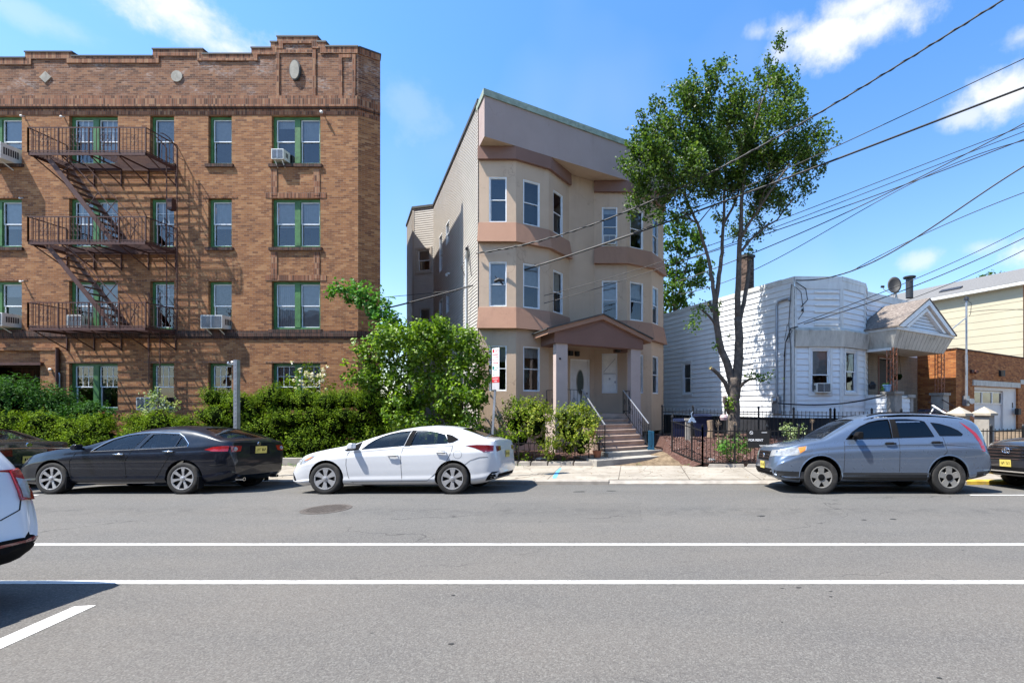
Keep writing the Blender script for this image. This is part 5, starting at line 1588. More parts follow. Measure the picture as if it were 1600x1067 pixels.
def arc(m, F, u, z, r, w, a0, a1, n1, n=18):
    p = [(a0 + (a1 - a0) * i / n) for i in range(n + 1)]
    for i in range(n):
        a, b = p[i], p[i + 1]
        m.quad(F.pt(u + r * cos(a), n1, z + r * sin(a)), F.pt(u + (r - w) * cos(a), n1, z + (r - w) * sin(a)), F.pt(u + (r - w) * cos(b), n1, z + (r - w) * sin(b)), F.pt(u + r * cos(b), n1, z + r * sin(b)))
arc(m, FR, .105, 1.015, .05, .012, 0, 2 * pi, .003)
m.add([FR.pt(.062, .004, 1.045), FR.pt(.072, .004, 1.055), FR.pt(.148, .004, .985), FR.pt(.138, .004, .975)], [(0, 3, 2, 1)])
m.fbox(FR, .40, .56, .001, .003, 1.015, 1.032)
for (a, b, z) in ((.34, .50, .655), (.36, .50, .625)):
    u = a; 
    while u < b: m.fbox(FR, u, u + .022, .001, .003, z - .012, z + .006); u += .03
arc(m, FR, .55, .64, .035, .010, .6, 5.4, .003, 10)
m.build('emblem', M['sign_white'], sg)
# ---- parking regulation sign on a leaning post
ps = thing('parking_sign', 'stack of red and green parking signs on a leaning steel post', 'sign', tuple(P(766, 745, 11.5)))
a = P(766, 742, 11.5); b = P(776.5, 560, 11.5)
m = MB(); m.bar(a, b + (b - a) * .08, .05, .035); m.build('post', M['galv'], ps)
yaw = radians(-38); dx = Vector((cos(yaw), sin(yaw), 0)) 
c0 = P(774.6, 606, 11.42); w = .30
A_s = c0 - dx * (w / 2); FSg = Frame((A_s.x, A_s.y), (A_s.x + dx.x * w, A_s.y + dx.y * w))
M['sign_red'] = pm('sign_red', (.45, .02, .03), .5, .06, 6); M['sign_teal'] = pm('sign_green', (.0, .16, .13), .5, .06, 6); M['sign_grey'] = pm('sign_grey', (.42, .40, .42), .5, .1, 6)
zt = 3.22
def plate(z0, z1, mat, name, pw=.30):
    m = MB(); m.fbox(FSg, 0, pw, 0, .004, z0, z1); return m.build(name, mat, ps)
p1 = plate(2.80, 3.24, M['sign_white'], 'sign_plate'); p2 = plate(2.52, 2.795, M['sign_white'], 'sign_plate'); p3 = plate(2.375, 2.515, M['sign_red'], 'sign_plate'); p4 = plate(2.20, 2.37, M['sign_grey'], 'sign_plate')
text_mesh('lettering', 'NO', .10, FSg, .13, 3.13, .006, M['sign_red'], p1); text_mesh('lettering', 'STOPPING', .052, FSg, .02, 3.055, .006, M['sign_red'], p1, bold=.001)
text_mesh('lettering', 'OR STANDING', .038, FSg, .02, 2.995, .006, M['sign_red'], p1); text_mesh('lettering', 'MON THRU FRI', .036, FSg, .02, 2.94, .006, M['sign_red'], p1)
m = MB(); m.fbox(FSg, .08, .22, .004, .007, 2.855, 2.87); m.poly([FSg.pt(.04, .007, 2.862), FSg.pt(.09, .007, 2.84), FSg.pt(.09, .007, 2.885)]); m.poly([FSg.pt(.26, .007, 2.862), FSg.pt(.21, .007, 2.885), FSg.pt(.21, .007, 2.84)])
m.fbox(FSg, .025, .10, .004, .007, 3.13, 3.21); m.build('arrow', M['sign_red'], p1)
m = MB(); m.fbox(FSg, .02, .09, .004, .007, 2.71, 2.785); m.build('badge', M['sign_teal'], p2)
text_mesh('lettering', '2 HOUR', .05, FSg, .10, 2.73, .006, M['sign_teal'], p2); text_mesh('lettering', 'PARKING', .05, FSg, .03, 2.665, .006, M['sign_teal'], p2)
text_mesh('lettering', '9 AM - 5 PM', .036, FSg, .03, 2.61, .006, M['sign_teal'], p2); text_mesh('lettering', 'MON - FRI', .036, FSg, .03, 2.555, .006, M['sign_teal'], p2)
text_mesh('lettering', 'TOW AWAY', .042, FSg, .025, 2.45, .006, M['sign_white'], p3); text_mesh('lettering', 'ZONE', .042, FSg, .09, 2.395, .006, M['sign_white'], p3)
# ---- square metal post by the dark sedan
o = thing('metal_post', 'square grey metal post rising behind the black sedan with a small lamp arm', 'post', tuple(P(370, 748, 11.35)))
c = P(370, 748, 11.35); m = MB(); m.box(c.x - .042, c.x + .042, c.y - .05, c.y + .05, 0, 2.93)
for z in frange(.3, 2.9, .1): m.box(c.x - .018, c.x + .018, c.y - .054, c.y - .0505, z, z + .03)
m.build('post', M['galv'], o)
m = MB(); m.bar((c.x, c.y, 2.83), (c.x - .2, c.y, 2.83), .03); m.lathe([(0, 0), (.02, .01), (.03, .04), (.015, .08), (0, .09)], (c.x - .21, c.y, 2.81), 'z', 10); m.build('lamp_arm', M['galv'], o)

# ---- bits in the gardens
def bin_(px, py, D, w, d, h, mat, label):
    c = P(px, py, D); o = thing('wheelie_bin', label, 'bin', tuple(c), 'blue bins behind the garden fence')
    m = MB(); m.hexa([(c.x - w * .42, c.y - d * .42, c.z), (c.x + w * .42, c.y - d * .42, c.z), (c.x + w * .42, c.y + d * .42, c.z), (c.x - w * .42, c.y + d * .42, c.z),
                      (c.x - w / 2, c.y - d / 2, c.z + h), (c.x + w / 2, c.y - d / 2, c.z + h), (c.x + w / 2, c.y + d / 2, c.z + h), (c.x - w / 2, c.y + d / 2, c.z + h)]); m.build('body', mat, o)
    m = MB(); m.hexa([(c.x - w * .54, c.y - d * .58, c.z + h), (c.x + w * .54, c.y - d * .58, c.z + h), (c.x + w * .54, c.y + d * .5, c.z + h), (c.x - w * .54, c.y + d * .5, c.z + h), (c.x - w * .45, c.y - d * .45, c.z + h + .06), (c.x + w * .45, c.y - d * .45, c.z + h + .06), (c.x + w * .45, c.y + d * .5, c.z + h + .09), (c.x - w * .45, c.y + d * .5, c.z + h + .09)]); m.build('lid', mat, o)
    for s in (-1, 1):
        m = MB(); m.lathe([(0, -.03), (.1, -.03), (.1, .03), (0, .03)], (c.x + s * w * .4, c.y + d * .45, c.z + .1), 'x', 14); m.build('wheel', M['black'], o)
bin_(1062, 694, 16.6, .58, .6, .85, M['blue_bin'], 'dark blue bin standing nearest the tan house behind the garden fence')
bin_(1097, 688, 16.9, .62, .6, .9, M['blue_bin'], 'dark blue bin standing nearer the tree stump behind the garden fence')
c = P(1017, 700, 15.2); o = thing('planter_box', 'teal painted box at the foot of the right stair railing', 'box', tuple(c))
m = MB(); m.box(c.x - .09, c.x + .0, c.y - .12, c.y + .12, c.z, c.z + .58); m.box(c.x + .012, c.x + .10, c.y - .12, c.y + .12, c.z, c.z + .56); m.build('body', M['teal'], o)
m = MB(); m.box(c.x - .11, c.x + .12, c.y - .14, c.y + .14, c.z - .06, c.z); m.box(c.x - .02, c.x + .02, c.y - .13, c.y - .121, c.z + .1, c.z + .5); m.build('foot', M['teal'], o)
c = P(1110, 684, 16.1); m = MB(); r = random.Random(1)
m.tube([c + Vector((0, 0, -.1)), c + Vector((.02, 0, .3)), c + Vector((-.01, 0, .62))], [.14, .11, .12], 9); o = m.build('tree_stump', M['wood_stump']); tag(o, 'pale weathered stump standing left of the big tree trunk', 'stump')
c = P(1075, 692, 15.6); o = thing('bird_feeder', 'grey stone post with a pale blue bird feeder on top', 'bird feeder', tuple(c))
m = MB(); m.box(c.x - .09, c.x + .07, c.y - .08, c.y + .08, c.z - .1, c.z + .78); m.box(c.x - .12, c.x + .1, c.y - .11, c.y + .11, c.z + .78, c.z + .84); m.build('post', M['cement'], o)
m = MB(); d = c + Vector((.1, -.3, .72)); m.box(d.x - .12, d.x + .12, d.y - .1, d.y + .1, d.z, d.z + .05); m.prism([(d.x - .1, d.z + .05), (d.x + .1, d.z + .05), (d.x + .05, d.z + .16), (d.x - .05, d.z + .16)], 'y', d.y - .08, d.y + .08)
m.tube([d + Vector((0, 0, -.75)), d], .018, 6); m.tube([d + Vector((0, 0, .15)), d + Vector((-.02, 0, .3)), d + Vector((.03, 0, .36))], .014, 5)
m.build('feeder', pm('pale_blue_enamel', (.25, .33, .45), .4, .2, 6), o)
c = P(1131, 652, 15.3); o = thing('garden_ornament', 'pinkish round ornament on a stake left of the tree trunk', 'ornament', tuple(c))
m = MB(); m.lathe([(0, -.10), (.11, -.09), (.14, 0), (.11, .08), (0, .11)], tuple(c), 'z', 14); m.build('ball', pm('pink_ceramic', (.5, .36, .36), .5, .2, 4), o); m = MB(); m.tube([c, c + Vector((0, 0, -.7))], .014, 6); m.build('stake', M['iron'], o)
for (px, py, D, s, lab) in ((1122, 662, 15.0, .11, 'dried brown flower head on a stem left of the tree trunk'), (1148.5, 662, 14.9, .055, 'small ring ornament in front of the tree trunk'), (1269, 658, 14.2, .08, 'thin rusty garden star right of the yellow green plant')):
    c = P(px, py, D); m = MB(); r = random.Random(int(px))
    for k in range(9 if s > .06 else 0):
        a = 2 * pi * k / 9; m.bar(c, c + Vector((cos(a), r.uniform(-.3, .3), sin(a))) * s * r.uniform(.8, 1.25), .012)
    if s < .06: m.tube([c + Vector((cos(q * pi / 5), 0, sin(q * pi / 5))) * s for q in range(11)], .012, 5)
    m.bar(c, c + Vector((0, 0, -.65)), .012); o = m.build('garden_stake', M['wood_stump']); tag(o, lab, 'garden stake')
for i, (px, py, D, s, lab) in enumerate(((845, 716, 13.9, .2, 'pale grey rock at the foot of the small yellow green shrub'), (925, 716, 13.75, .17, 'grey rock beside the landing slab of the steps'), (904, 714, 13.9, .1, 'smaller stone in the bed left of the landing slab'), (1112, 713, 13.6, .09, 'white stone lying in the mulch behind the fence'))):
    c = P(px, py, D); c.z = yard_z(c.x, c.y) + s * .2 if i < 3 else bed_z(0, c.y) + .02; m = MB(); bm = bmesh.new(); bmesh.ops.create_icosphere(bm, subdivisions=2, radius=s); r = random.Random(i)
    for v in bm.verts: v.co = Vector((v.co.x * 1.2, v.co.y * .8, v.co.z * .6)) * r.uniform(.86, 1.12)
    m.add([tuple(v.co + c) for v in bm.verts], [tuple(v.index for v in f.verts) for f in bm.faces]); bm.free(); o = m.build('rock', M['rock']); tag(o, lab, 'rock')
c = P(945, 664, 14.6)
def pot(px, py, D, r_, mat, label, plant=None):
    c = P(px, py, D); o = thing('flower_pot', label, 'pot', tuple(c)); m = MB(); m.lathe([(0, 0), (r_ * .7, 0), (r_, r_ * 1.6), (r_ * 1.1, r_ * 1.6), (r_ * 1.1, r_ * 1.85), (r_ * .9, r_ * 1.85), (r_ * .85, r_ * 1.5), (0, r_ * 1.5)], tuple(c), 'z', 16); m.build('pot', mat, o); return o, c
pot(933, 716, 13.95, .13, M['terracotta'], 'terracotta pot beside the bottom of the left stair railing')
pot(925, 684, 14.6, .11, M['terracotta'], 'orange pot half hidden by the yellow green shrub near the steps')
# gate posts by the garage
def gate_post(px, D, label, k=1.0):
    c = P(px, 650, D); o = thing('gate_post', label, 'gate post', (c.x, c.y, .0), 'stone gate posts by the garage'); h = 1.5; w = .19
    m = MB(); x, y = c.x, c.y
    q = [Vector((x, y)) + Vector((E1.x, E1.y)) * a * w + Vector((E2.x, E2.y)) * b * w for a, b in ((-1, -1), (1, -1), (1, 1), (-1, 1))]
    m.hexa([(*p, 0) for p in q] + [(*p, h) for p in q]); m.build('shaft', M['cement'], o)
    q2 = [Vector((x, y)) + (p - Vector((x, y))) * 1.35 for p in q]; m = MB(); m.hexa([(*p, h) for p in q2] + [(*p, h + .07) for p in q2])
    m.add([(*p, h + .07) for p in q2] + [(x, y, h + .27)], [(0, 1, 4), (1, 2, 4), (2, 3, 4), (3, 0, 4)]); m.build('cap', pm('sandstone_cap', (.36, .31, .24), .9, .15, 6, .3), o)
    return c
g1 = gate_post(1499, 13.4, 'left stone gate post partly hidden by the blue car roof'); g2 = gate_post(1538, 13.9, 'right stone gate post in front of the white garage door')
o = thing('iron_gate', 'short iron rail between the two stone gate posts', 'gate', (g1.x + .2, g1.y, .3)); m = MB()
a, b = Vector((g1.x + .2, g1.y, 0)), Vector((g2.x - .2, g2.y, 0))
m.bar(a + Vector((0, 0, 1.22)), b + Vector((0, 0, 1.12)), .03); m.bar(a + Vector((0, 0, .9)), b + Vector((0, 0, .9)), .025)
for i in range(7): p = a.lerp(b, i / 6); m.bar(p + Vector((0, 0, .3)), p + Vector((0, 0, 1.18)), .02)
m.build('bars', M['iron'], o)
o = thing('handrail', 'pale sloping handrail rising behind the blue car roof', 'handrail', tuple(P(1460, 640, 15.2))); m = MB()
m.bar(P(1457, 633, 15.4), P(1487, 652, 13.9), .05, .03); m.bar(P(1460, 636, 15.4), P(1450, 652, 15.4), .03); m.build('rail', M['white'], o)
m = MB(); m.bar(P(1503, 638, 15.0), P(1530, 655, 14.2), .05, .03); m.build('rail', M['galv'], o)
c = P(1452, 652, 16.6); m = MB(); m.box(c.x - .3, c.x + .1, c.y - .2, c.y + .2, c.z, c.z + .24); m.box(c.x - .28, c.x + .08, c.y - .18, c.y + .18, c.z + .24, c.z + .3); o = m.build('storage_crate', M['blue_bin']); tag(o, 'blue crate on the bungalow porch steps by the pier', 'crate')
c = P(1387, 612, 16.35); o, c2 = pot(1386, 611.5, 16.3, .13, pm('light_blue_pot', (.16, .30, .5), .5, .1, 5), 'light blue pot on the concrete porch pier with a small plant')
c = P(1363, 608, 17.2)
m = MB(); m.lathe([(0, 0), (.11, .0), (.14, .16), (.05, .28), (0, .3)], tuple(c), 'z', 10); o = m.build('watering_can', M['black']); tag(o, 'dark watering can on the white porch knee wall', 'watering can')

# ================================================================= OVERHEAD WIRES
def wire(label, pts, r, mat='wire', ext=1.12, twist=0, name='overhead_wire', grp='overhead cables crossing the sky'):
    q = [P(*p) for p in pts]
    t = [0]
    for a, b in zip(q[:-1], q[1:]): t.append(t[-1] + (b - a).length)
    t = [x / t[-1] for x in t]
    def ev(s):
        out = Vector((0, 0, 0))
        for i in range(len(q)):
            w = 1.0
            for j in range(len(q)):
                if i != j: w *= (s - t[j]) / (t[i] - t[j])
            out += q[i] * w
        return out
    ext = ext + (.32 if ext > 1.0 else 0); N = 48; P_ = [ev(ext * k / N) for k in range(N + 1)]
    r *= 1.3; m = MB(); m.tube(P_, r, 6)
    if twist:
        N2 = 260; P2 = []
        for k in range(N2 + 1):
            s = ext * k / N2; c = ev(s); a = k * .9; P2.append(c + Vector((0, cos(a), sin(a))) * r * 1.3)
        m.tube(P2, r * .7, 4)
    o = m.build(name, M[mat]); tag(o, label, 'cable', grp); return o
wire('twisted service cable from the corner of the tan house up to the top right sky', [(744, 396, 15.7), (1060, 295, 14.0), (1320, 153, 12.6), (1568, 0, 11.4)], .016, 'wire', 1.1, 1)
wire('thickest black cable crossing in front of the tan house and the tree', [(560, 492, 17.7), (860, 409, 15.8), (1090, 330, 14.4), (1320, 244, 13.0), (1600, 137, 11.6)], .021)
wire('thin cable just above the thickest cable through the tree crown', [(840, 414, 15.9), (1095, 322, 14.4), (1320, 223, 13.0), (1600, 92, 11.6)], .009)
wire('topmost of the bundle of thin cables right of the tree', [(850, 462, 16.2), (1150, 369, 15.8), (1260, 328, 15.4), (1593, 200, 14)], .009, ext=1.15)
wire('second thin cable of the bundle right of the tree', [(850, 474, 16.2), (1150, 378, 15.9), (1260, 337, 15.5), (1600, 206, 14.1)], .009, ext=1.15)
wire('middle thin cable of the bundle right of the tree', [(1060, 410, 17.5), (1260, 344, 16.5), (1600, 218, 14.4)], .012, ext=1.15)
wire('steeper cable crossing the bundle right of the tree', [(1060, 440, 18), (1260, 360.5, 16.8), (1452, 270, 15.4), (1600, 193, 14.4)], .013, ext=1.12)
wire('lowest cable crossing the bundle right of the tree', [(1060, 460, 18), (1260, 379, 16.8), (1436, 281, 15.4), (1600, 220, 14.4)], .010, ext=1.12)
wire('black service cable sagging down to the white bungalow corner', [(1243, 438, 16.2), (1340, 420, 15.2), (1440, 366, 14.0), (1600, 260, 12.4)], .016, ext=1.1)
wire('thin cable joining the service cable above the bungalow', [(1330, 424, 15.3), (1400, 387, 14.9), (1600, 301, 13.6)], .010, ext=1.15)
wire('upper of two cables running to the bungalow bay roof', [(1246, 507, 16.2), (1350, 468, 15.8), (1512, 400, 15), (1600, 357, 14.5)], .010, ext=1.15)
wire('lower of two cables running to the bungalow bay roof', [(1256, 506, 16.3), (1350, 476, 15.8), (1540, 400, 15), (1600, 372, 14.6)], .013, ext=1.15)
wire('cable ending on the roof of the beige house', [(1407, 473, 24), (1500, 437, 21), (1600, 391, 18)], .012, ext=1.15)
wire('thin wire running off right from the garage mast', [(1513, 488, 19.5), (1555, 484, 19), (1610, 485, 18)], .010, ext=1.3)
wire('faint thin cable between the brick building and the tan house wing', [(560, 468, 17.9), (640, 461, 17.6), (700, 455, 17.3)], .008, ext=1.0)
wire('drooping black cable tied along the front of the bungalow', [(1215, 630, 15.9), (1290, 632, 15.8), (1345, 626, 15.8), (1383, 617, 15.7)], .022, ext=1.0, name='sagging_cable', grp='overhead cables crossing the sky')
for i, (px, py, D, lab) in enumerate(((780, 437, 15.2, 'black splice case hanging on the cable before the tan bay window'),)):
    c = P(px, py, D); m = MB(); m.tube([c + Vector((-.16, 0, -.06)), c, c + Vector((.16, 0, -.02))], [.05, .07, .03], 8); m.tube([c, c + Vector((.12, 0, -.16))], [.05, .03], 6); m.tube([c + Vector((-.05, 0, .0)), c + Vector((-.14, 0, .12))], .015, 5)
    o = m.build('splice_case', M['wire']); tag(o, lab, 'cable box')
# ================================================================= FOLIAGE
def leaf_mesh(name, pos, nrm, size, mat, parent=None, label=None, loc=None, width=.5, seed=0, extra=None, cat=None, fold=.18, rand=.55):
    """pos (n,3) centres; each leaf is a folded rhombus of two triangles-pairs"""
    rg = np.random.default_rng(seed); n = len(pos)
    nr = nrm + rg.normal(0, rand, (n, 3)); nr /= np.linalg.norm(nr, axis=1)[:, None] + 1e-9
    a = rg.normal(0, 1, (n, 3)); a -= (a * nr).sum(1)[:, None] * nr; a /= np.linalg.norm(a, axis=1)[:, None] + 1e-9
    b = np.cross(nr, a)
    s = (size * rg.uniform(.65, 1.3, n))[:, None] if np.isscalar(size) else (size * rg.uniform(.7, 1.25, n))[:, None]
    w = s * width
    p0 = pos - a * s * .5; p2 = pos + a * s * .5 - nr * s * .12
    p1 = pos - b * w * .5 + nr * s * fold - a * s * .08; p3 = pos + b * w * .5 + nr * s * fold - a * s * .08
    V = np.stack([p0, p1, p2, p3], 1).reshape(-1, 3)
    off = np.array(world_base(parent)) if parent is not None else np.array(loc if loc is not None else (0, 0, 0))
    V = V - off
    i = np.arange(n) * 4
    Fs = np.stack([i, i + 1, i + 2, i, i + 2, i + 3], 1).reshape(-1, 3)
    me = bpy.data.meshes.new(name)
    me.vertices.add(len(V)); me.vertices.foreach_set('co', V.ravel().astype(np.float32))
    me.loops.add(len(Fs) * 3); me.loops.foreach_set('vertex_index', Fs.ravel().astype(np.int32))
    me.polygons.add(len(Fs)); me.polygons.foreach_set('loop_start', (np.arange(len(Fs)) * 3).astype(np.int32)); me.polygons.foreach_set('loop_total', np.full(len(Fs), 3, np.int32))
    me.update(calc_edges=True); me.materials.append(mat)
    o = bpy.data.objects.new(name, me); COL.objects.link(o)
    if parent is not None: o.parent = parent
    else: o.location = tuple(off)
    return o
def ball_pts(rg, c, r, n, shell=.35, squash=1.0):
    d = rg.normal(0, 1, (n, 3)); d /= np.linalg.norm(d, axis=1)[:, None]
    rr = r * (1 - shell * rg.random(n) ** 1.3)[:, None]
    p = d * rr; p[:, 2] *= squash
    return p + np.array(c), d
LM = {}
LM['maple'] = leaf_mat('maple_leaves', [(.022, .048, .009), (.04, .085, .013), (.064, .125, .02), (.10, .175, .03), (.18, .25, .06)], .34, .45, .3)
LM['back'] = leaf_mat('back_tree_leaves', [(.03, .07, .012), (.07, .14, .02), (.13, .23, .035)], .38, .5, .2)
LM['privet'] = leaf_mat('bright_shrub_leaves', [(.04, .09, .007), (.09, .175, .011), (.17, .28, .018), (.30, .44, .06)], .40, .42, .3)
LM['yew'] = leaf_mat('hedge_leaves', [(.035, .07, .005), (.085, .15, .007), (.155, .245, .010), (.27, .37, .022)], .24, .6, .08)
LM['juniper'] = leaf_mat('juniper_leaves', [(.02, .065, .012), (.04, .12, .02), (.08, .19, .03)], .25, .6, .12)
LM['euonymus'] = leaf_mat('yellow_green_leaves', [(.07, .12, .01), (.15, .22, .015), (.27, .32, .03), (.42, .43, .08)], .35, .5, .2)
LM['pale'] = leaf_mat('variegated_leaves', [(.12, .2, .05), (.3, .38, .18), (.5, .55, .35)], .3, .5)
LM['mint'] = leaf_mat('fresh_green_leaves', [(.04, .13, .015), (.09, .23, .03), (.17, .37, .07)], .38, .45, .2)
LM['bloom'] = leaf_mat('white_blossom', [(.6, .52, .45), (.8, .76, .7), (.85, .84, .8)], .3, .6)
M['core'] = pm('dark_core', (.006, .011, .003), 1.0, .3, 6, spec=0)  # near-black filler painting the shade inside the bushes

def limb(m, pts, r0, r1, n=8, jit=.0, rr=None):
    rr = rr or random
    P_ = [Vector(p) for p in pts]; out = []
    for i in range(len(P_) - 1):
        for k in range(4):
            t = k / 4; p = P_[i].lerp(P_[i + 1], t)
            if i or k: p += Vector((rr.uniform(-jit, jit), rr.uniform(-jit, jit), 0))
            out.append(p)
    out.append(P_[-1]); N = len(out)
    m.tube(out, [r0 + (r1 - r0) * i / (N - 1) for i in range(N)], n)
    return out
# ---- the big street tree
TD = 15.8
tree = thing('street_tree', 'tall maple with a pruned forked trunk standing in the mulch garden', 'tree', tuple(P(1148, 686, TD)))
rr = random.Random(21)
def tp(px, py, dd=0.0): return P(px, py, TD + dd)
m = MB()
limb(m, [tp(1148, 698), tp(1147, 684)], .30, .215, 12); limb(m, [tp(1147, 684), tp(1147, 640), tp(1146, 612), tp(1147, 590)], .215, .20, 12, .008, rr)
limb(m, [tp(1146, 622), tp(1143, 592), tp(1137, 570, -.05), tp(1127, 548, -.1), tp(1120, 512, -.15), tp(1117, 475, -.2)], .15, .10, 10, .012, rr)
limb(m, [tp(1148, 622), tp(1151, 592), tp(1154, 565, .05), tp(1155, 530, .1), tp(1153, 496, .15)], .19, .13, 10, .01, rr)
limb(m, [tp(1117, 478, -.2), tp(1113, 440, -.25), tp(1106, 400, -.3), tp(1090, 350, -.5), tp(1072, 310, -.7), tp(1050, 275, -.9)], .075, .028, 8, .015, rr)
limb(m, [tp(1117, 478, -.2), tp(1124, 430, -.1), tp(1128, 395, 0), tp(1131, 345, .1), tp(1132, 300, .2), tp(1135, 230, .3), tp(1140, 160, .3)], .085, .02, 8, .015, rr)
limb(m, [tp(1131, 350, .1), tp(1148, 318, .2), tp(1160, 280, .4), tp(1175, 230, .5)], .05, .02, 7, .015, rr)
limb(m, [tp(1153, 500, .15), tp(1153, 450, .1), tp(1155, 400, .0), tp(1158, 350, -.1), tp(1159, 310, -.2), tp(1165, 260, -.3), tp(1180, 190, -.3), tp(1205, 120, -.3)], .115, .02, 8, .015, rr)
limb(m, [tp(1158, 372, -.1), tp(1170, 350, -.3), tp(1185, 328, -.5), tp(1210, 290, -.8), tp(1235, 255, -1.0)], .055, .02, 7, .015, rr)
limb(m, [tp(1156, 500, .15), tp(1164, 465, .3), tp(1170, 425, .5), tp(1172, 407, .6)], .085, .055, 8, .01, rr)
limb(m, [tp(1159, 392, -.05), tp(1172, 375, .2), tp(1195, 355, .5), tp(1214, 344, .7), tp(1240, 310, .9)], .05, .02, 6, .01, rr)
limb(m, [tp(1113, 488, -.15), tp(1108, 470, -.2), tp(1107, 475, -.2)], .05, .05, 8)
for (a, b) in ((1090, 350), (1072, 310), (1132, 300), (1160, 280), (1165, 260), (1185, 328), (1210, 290), (1135, 230), (1180, 190)):
    for k in range(4):
        limb(m, [tp(a, b, 0), tp(a + rr.uniform(-35, 35), b - rr.uniform(10, 40), rr.uniform(-1, 1)), tp(a + rr.uniform(-60, 60), b - rr.uniform(35, 85), rr.uniform(-1.6, 1.6))], .022, .007, 5, .02, rr)
trk = m.build('trunk', M['bark'], tree, smooth=True)
m = MB()
limb(m, [tp(1140, 615), tp(1133, 598, -.1), tp(1122, 584, -.2), tp(1111, 575, -.3)], .085, .06, 9, .006, rr)
limb(m, [tp(1150, 612), tp(1162, 598, -.15), tp(1172, 592, -.3), tp(1180, 592, -.4)], .065, .03, 8, .006, rr)
limb(m, [tp(1140, 645), tp(1133, 628, -.15), tp(1132, 619, -.2)], .09, .07, 9)
limb(m, [tp(1121, 512, -.15), tp(1113, 500, -.3), tp(1106, 492, -.4), tp(1096, 484, -.6)], .05, .03, 8)
limb(m, [tp(1120, 495, -.2), tp(1112, 482, -.25), tp(1107, 477, -.3)], .055, .045, 8)
limb(m, [tp(1156, 572), tp(1168, 571, -.1), tp(1177, 569, -.1)], .03, .015, 6)
limb(m, [tp(1155, 565), tp(1162, 560, -.1), tp(1158, 554, -.1)], .025, .012, 6)
m.build('pruned_limb', M['bark'], tree, smooth=True)
m = MB()
for (px, py, dd, r_, ax) in ((1110, 574.5, -.3, .065, (-.8, -.5, .5)), (1172, 406, .6, .055, (0, -.3, 1)), (1106.5, 476, -.3, .045, (-.5, -.3, .8))):
    c = tp(px, py, dd); q = Vector(ax).normalized().to_track_quat('Z', 'Y').to_matrix(); m2 = MB(); m2.lathe([(0, .012), (r_, .01), (r_, -.02)], (0, 0, 0), 'z', 12)
    m.add([tuple(q @ Vector(v) + c) for v in m2.v], m2.f)
m.build('cut_end', M['cut_wood'], tree)
rg = np.random.default_rng(5)
crown = [ # px, py, radius px, depth
 (1205, 105, 17, 0), (1210, 130, 20, .2), (1195, 150, 22, -.3), (1215, 165, 22, .3), (1190, 105, 10, 0), (1235, 150, 14, .3), (1248, 135, 8, .2), (1240, 180, 20, 0),
 (1120, 115, 12, 0), (1128, 140, 18, 0), (1145, 130, 12, .2), (1108, 150, 12, -.2), (1140, 165, 24, .3), (1165, 150, 14, 0), (1175, 190, 30, .5), (1205, 200, 34, 0), (1240, 205, 28, .4),
 (1060, 170, 16, 0), (1085, 165, 16, 0), (1100, 185, 26, 0), (1065, 200, 26, -.3), (1040, 195, 14, 0), (1020, 200, 10, 0), (1130, 210, 36, -.6), (1090, 225, 36, .6), (1050, 235, 32, .2), (1020, 235, 22, 0), (1005, 215, 10, 0), (1010, 255, 24, .2),
 (1000, 235, 12, .2), (995, 265, 18, -.2), (1165, 230, 40, .8), (1205, 245, 38, -.6), (1245, 240, 32, 0), (1265, 220, 16, 0), (1275, 245, 18, .2), (1285, 255, 10, 0), (1262, 195, 12, .1), (1272, 270, 16, .2),
 (1030, 275, 32, -.4), (1070, 265, 36, .8), (1115, 260, 40, -1.0), (1155, 275, 36, 1.0), (1195, 285, 32, .2), (1230, 275, 26, .8), (990, 290, 16, 0), (1005, 300, 24, .4), (1040, 310, 28, .2), (1075, 305, 28, -.8), (1010, 325, 20, 0), (985, 325, 12, .2),
 (1040, 340, 18, .2), (1070, 335, 16, .3), (1105, 300, 24, .5), (1180, 310, 22, .9), (1200, 325, 14, .6), (1215, 330, 12, .8), (1245, 295, 14, .6), (1075, 330, 14, -.4), (1220, 305, 16, .3), (992, 345, 7, .1), (1012, 345, 10, .2), (1055, 352, 8, .2), (1195, 345, 8, .7), (1196, 92, 8, 0), (1210, 84, 7, 0), (1222, 95, 8, .1), (1203, 98, 9, 0), (1118, 100, 6, 0), (1124, 108, 7, 0), (1252, 122, 6, .1), (1210, 75, 3, 0), (1180, 355, 8, .5), (1165, 335, 14, .6), (1140, 320, 18, .4), (1025, 355, 10, -.2)]
pos = []; nr = []; twigs = []; ctr = np.array(tuple(tp(1140, 240)))
for (px, py, r_, dd) in crown:
    py += 13; r_ *= .93
    for rep in range(3 if r_ > 20 else 1):
        D = TD + dd + (rg.uniform(-1.7, 1.7) if r_ > 20 else rg.uniform(-.7, .7)); D = TD - 1.1 + (D - TD) * .6 if px < 1110 else D; c = np.array(tuple(P(px + rg.uniform(-5, 5), py + rg.uniform(-5, 5), TD))); c[1] = D; R = r_ * TD / FPX
        nsub = max(4, int(R * R * 70))
        for s in range(nsub):
            d = rg.normal(0, 1, 3); d /= np.linalg.norm(d); cc = c + d * R * rg.uniform(.15, .92)
            out = (cc - ctr) * np.array([.22, .22, .12]); up = out + np.array([0, 0, .85]) + rg.normal(0, .28, 3); up /= np.linalg.norm(up)
            k = int(rg.uniform(10, 26)); Ls = rg.uniform(.25, .62) * (1.0 if r_ > 12 else .6)
            t = rg.random(k); q = cc + up * (t[:, None] * Ls) + rg.normal(0, 1, (k, 3)) * (.045 + .06 * (1 - t))[:, None]
            q[:, 2] -= .03
            pos.append(q); nr.append(rg.normal(0, .5, (k, 3)) + np.array([0, -.1, .75]) + up * .2)
            if s % 5 == 0: twigs.append((c * .35 + cc * .65 - up * .2, cc, cc + up * Ls * .9))
pos = np.concatenate(pos); nr = np.concatenate(nr)
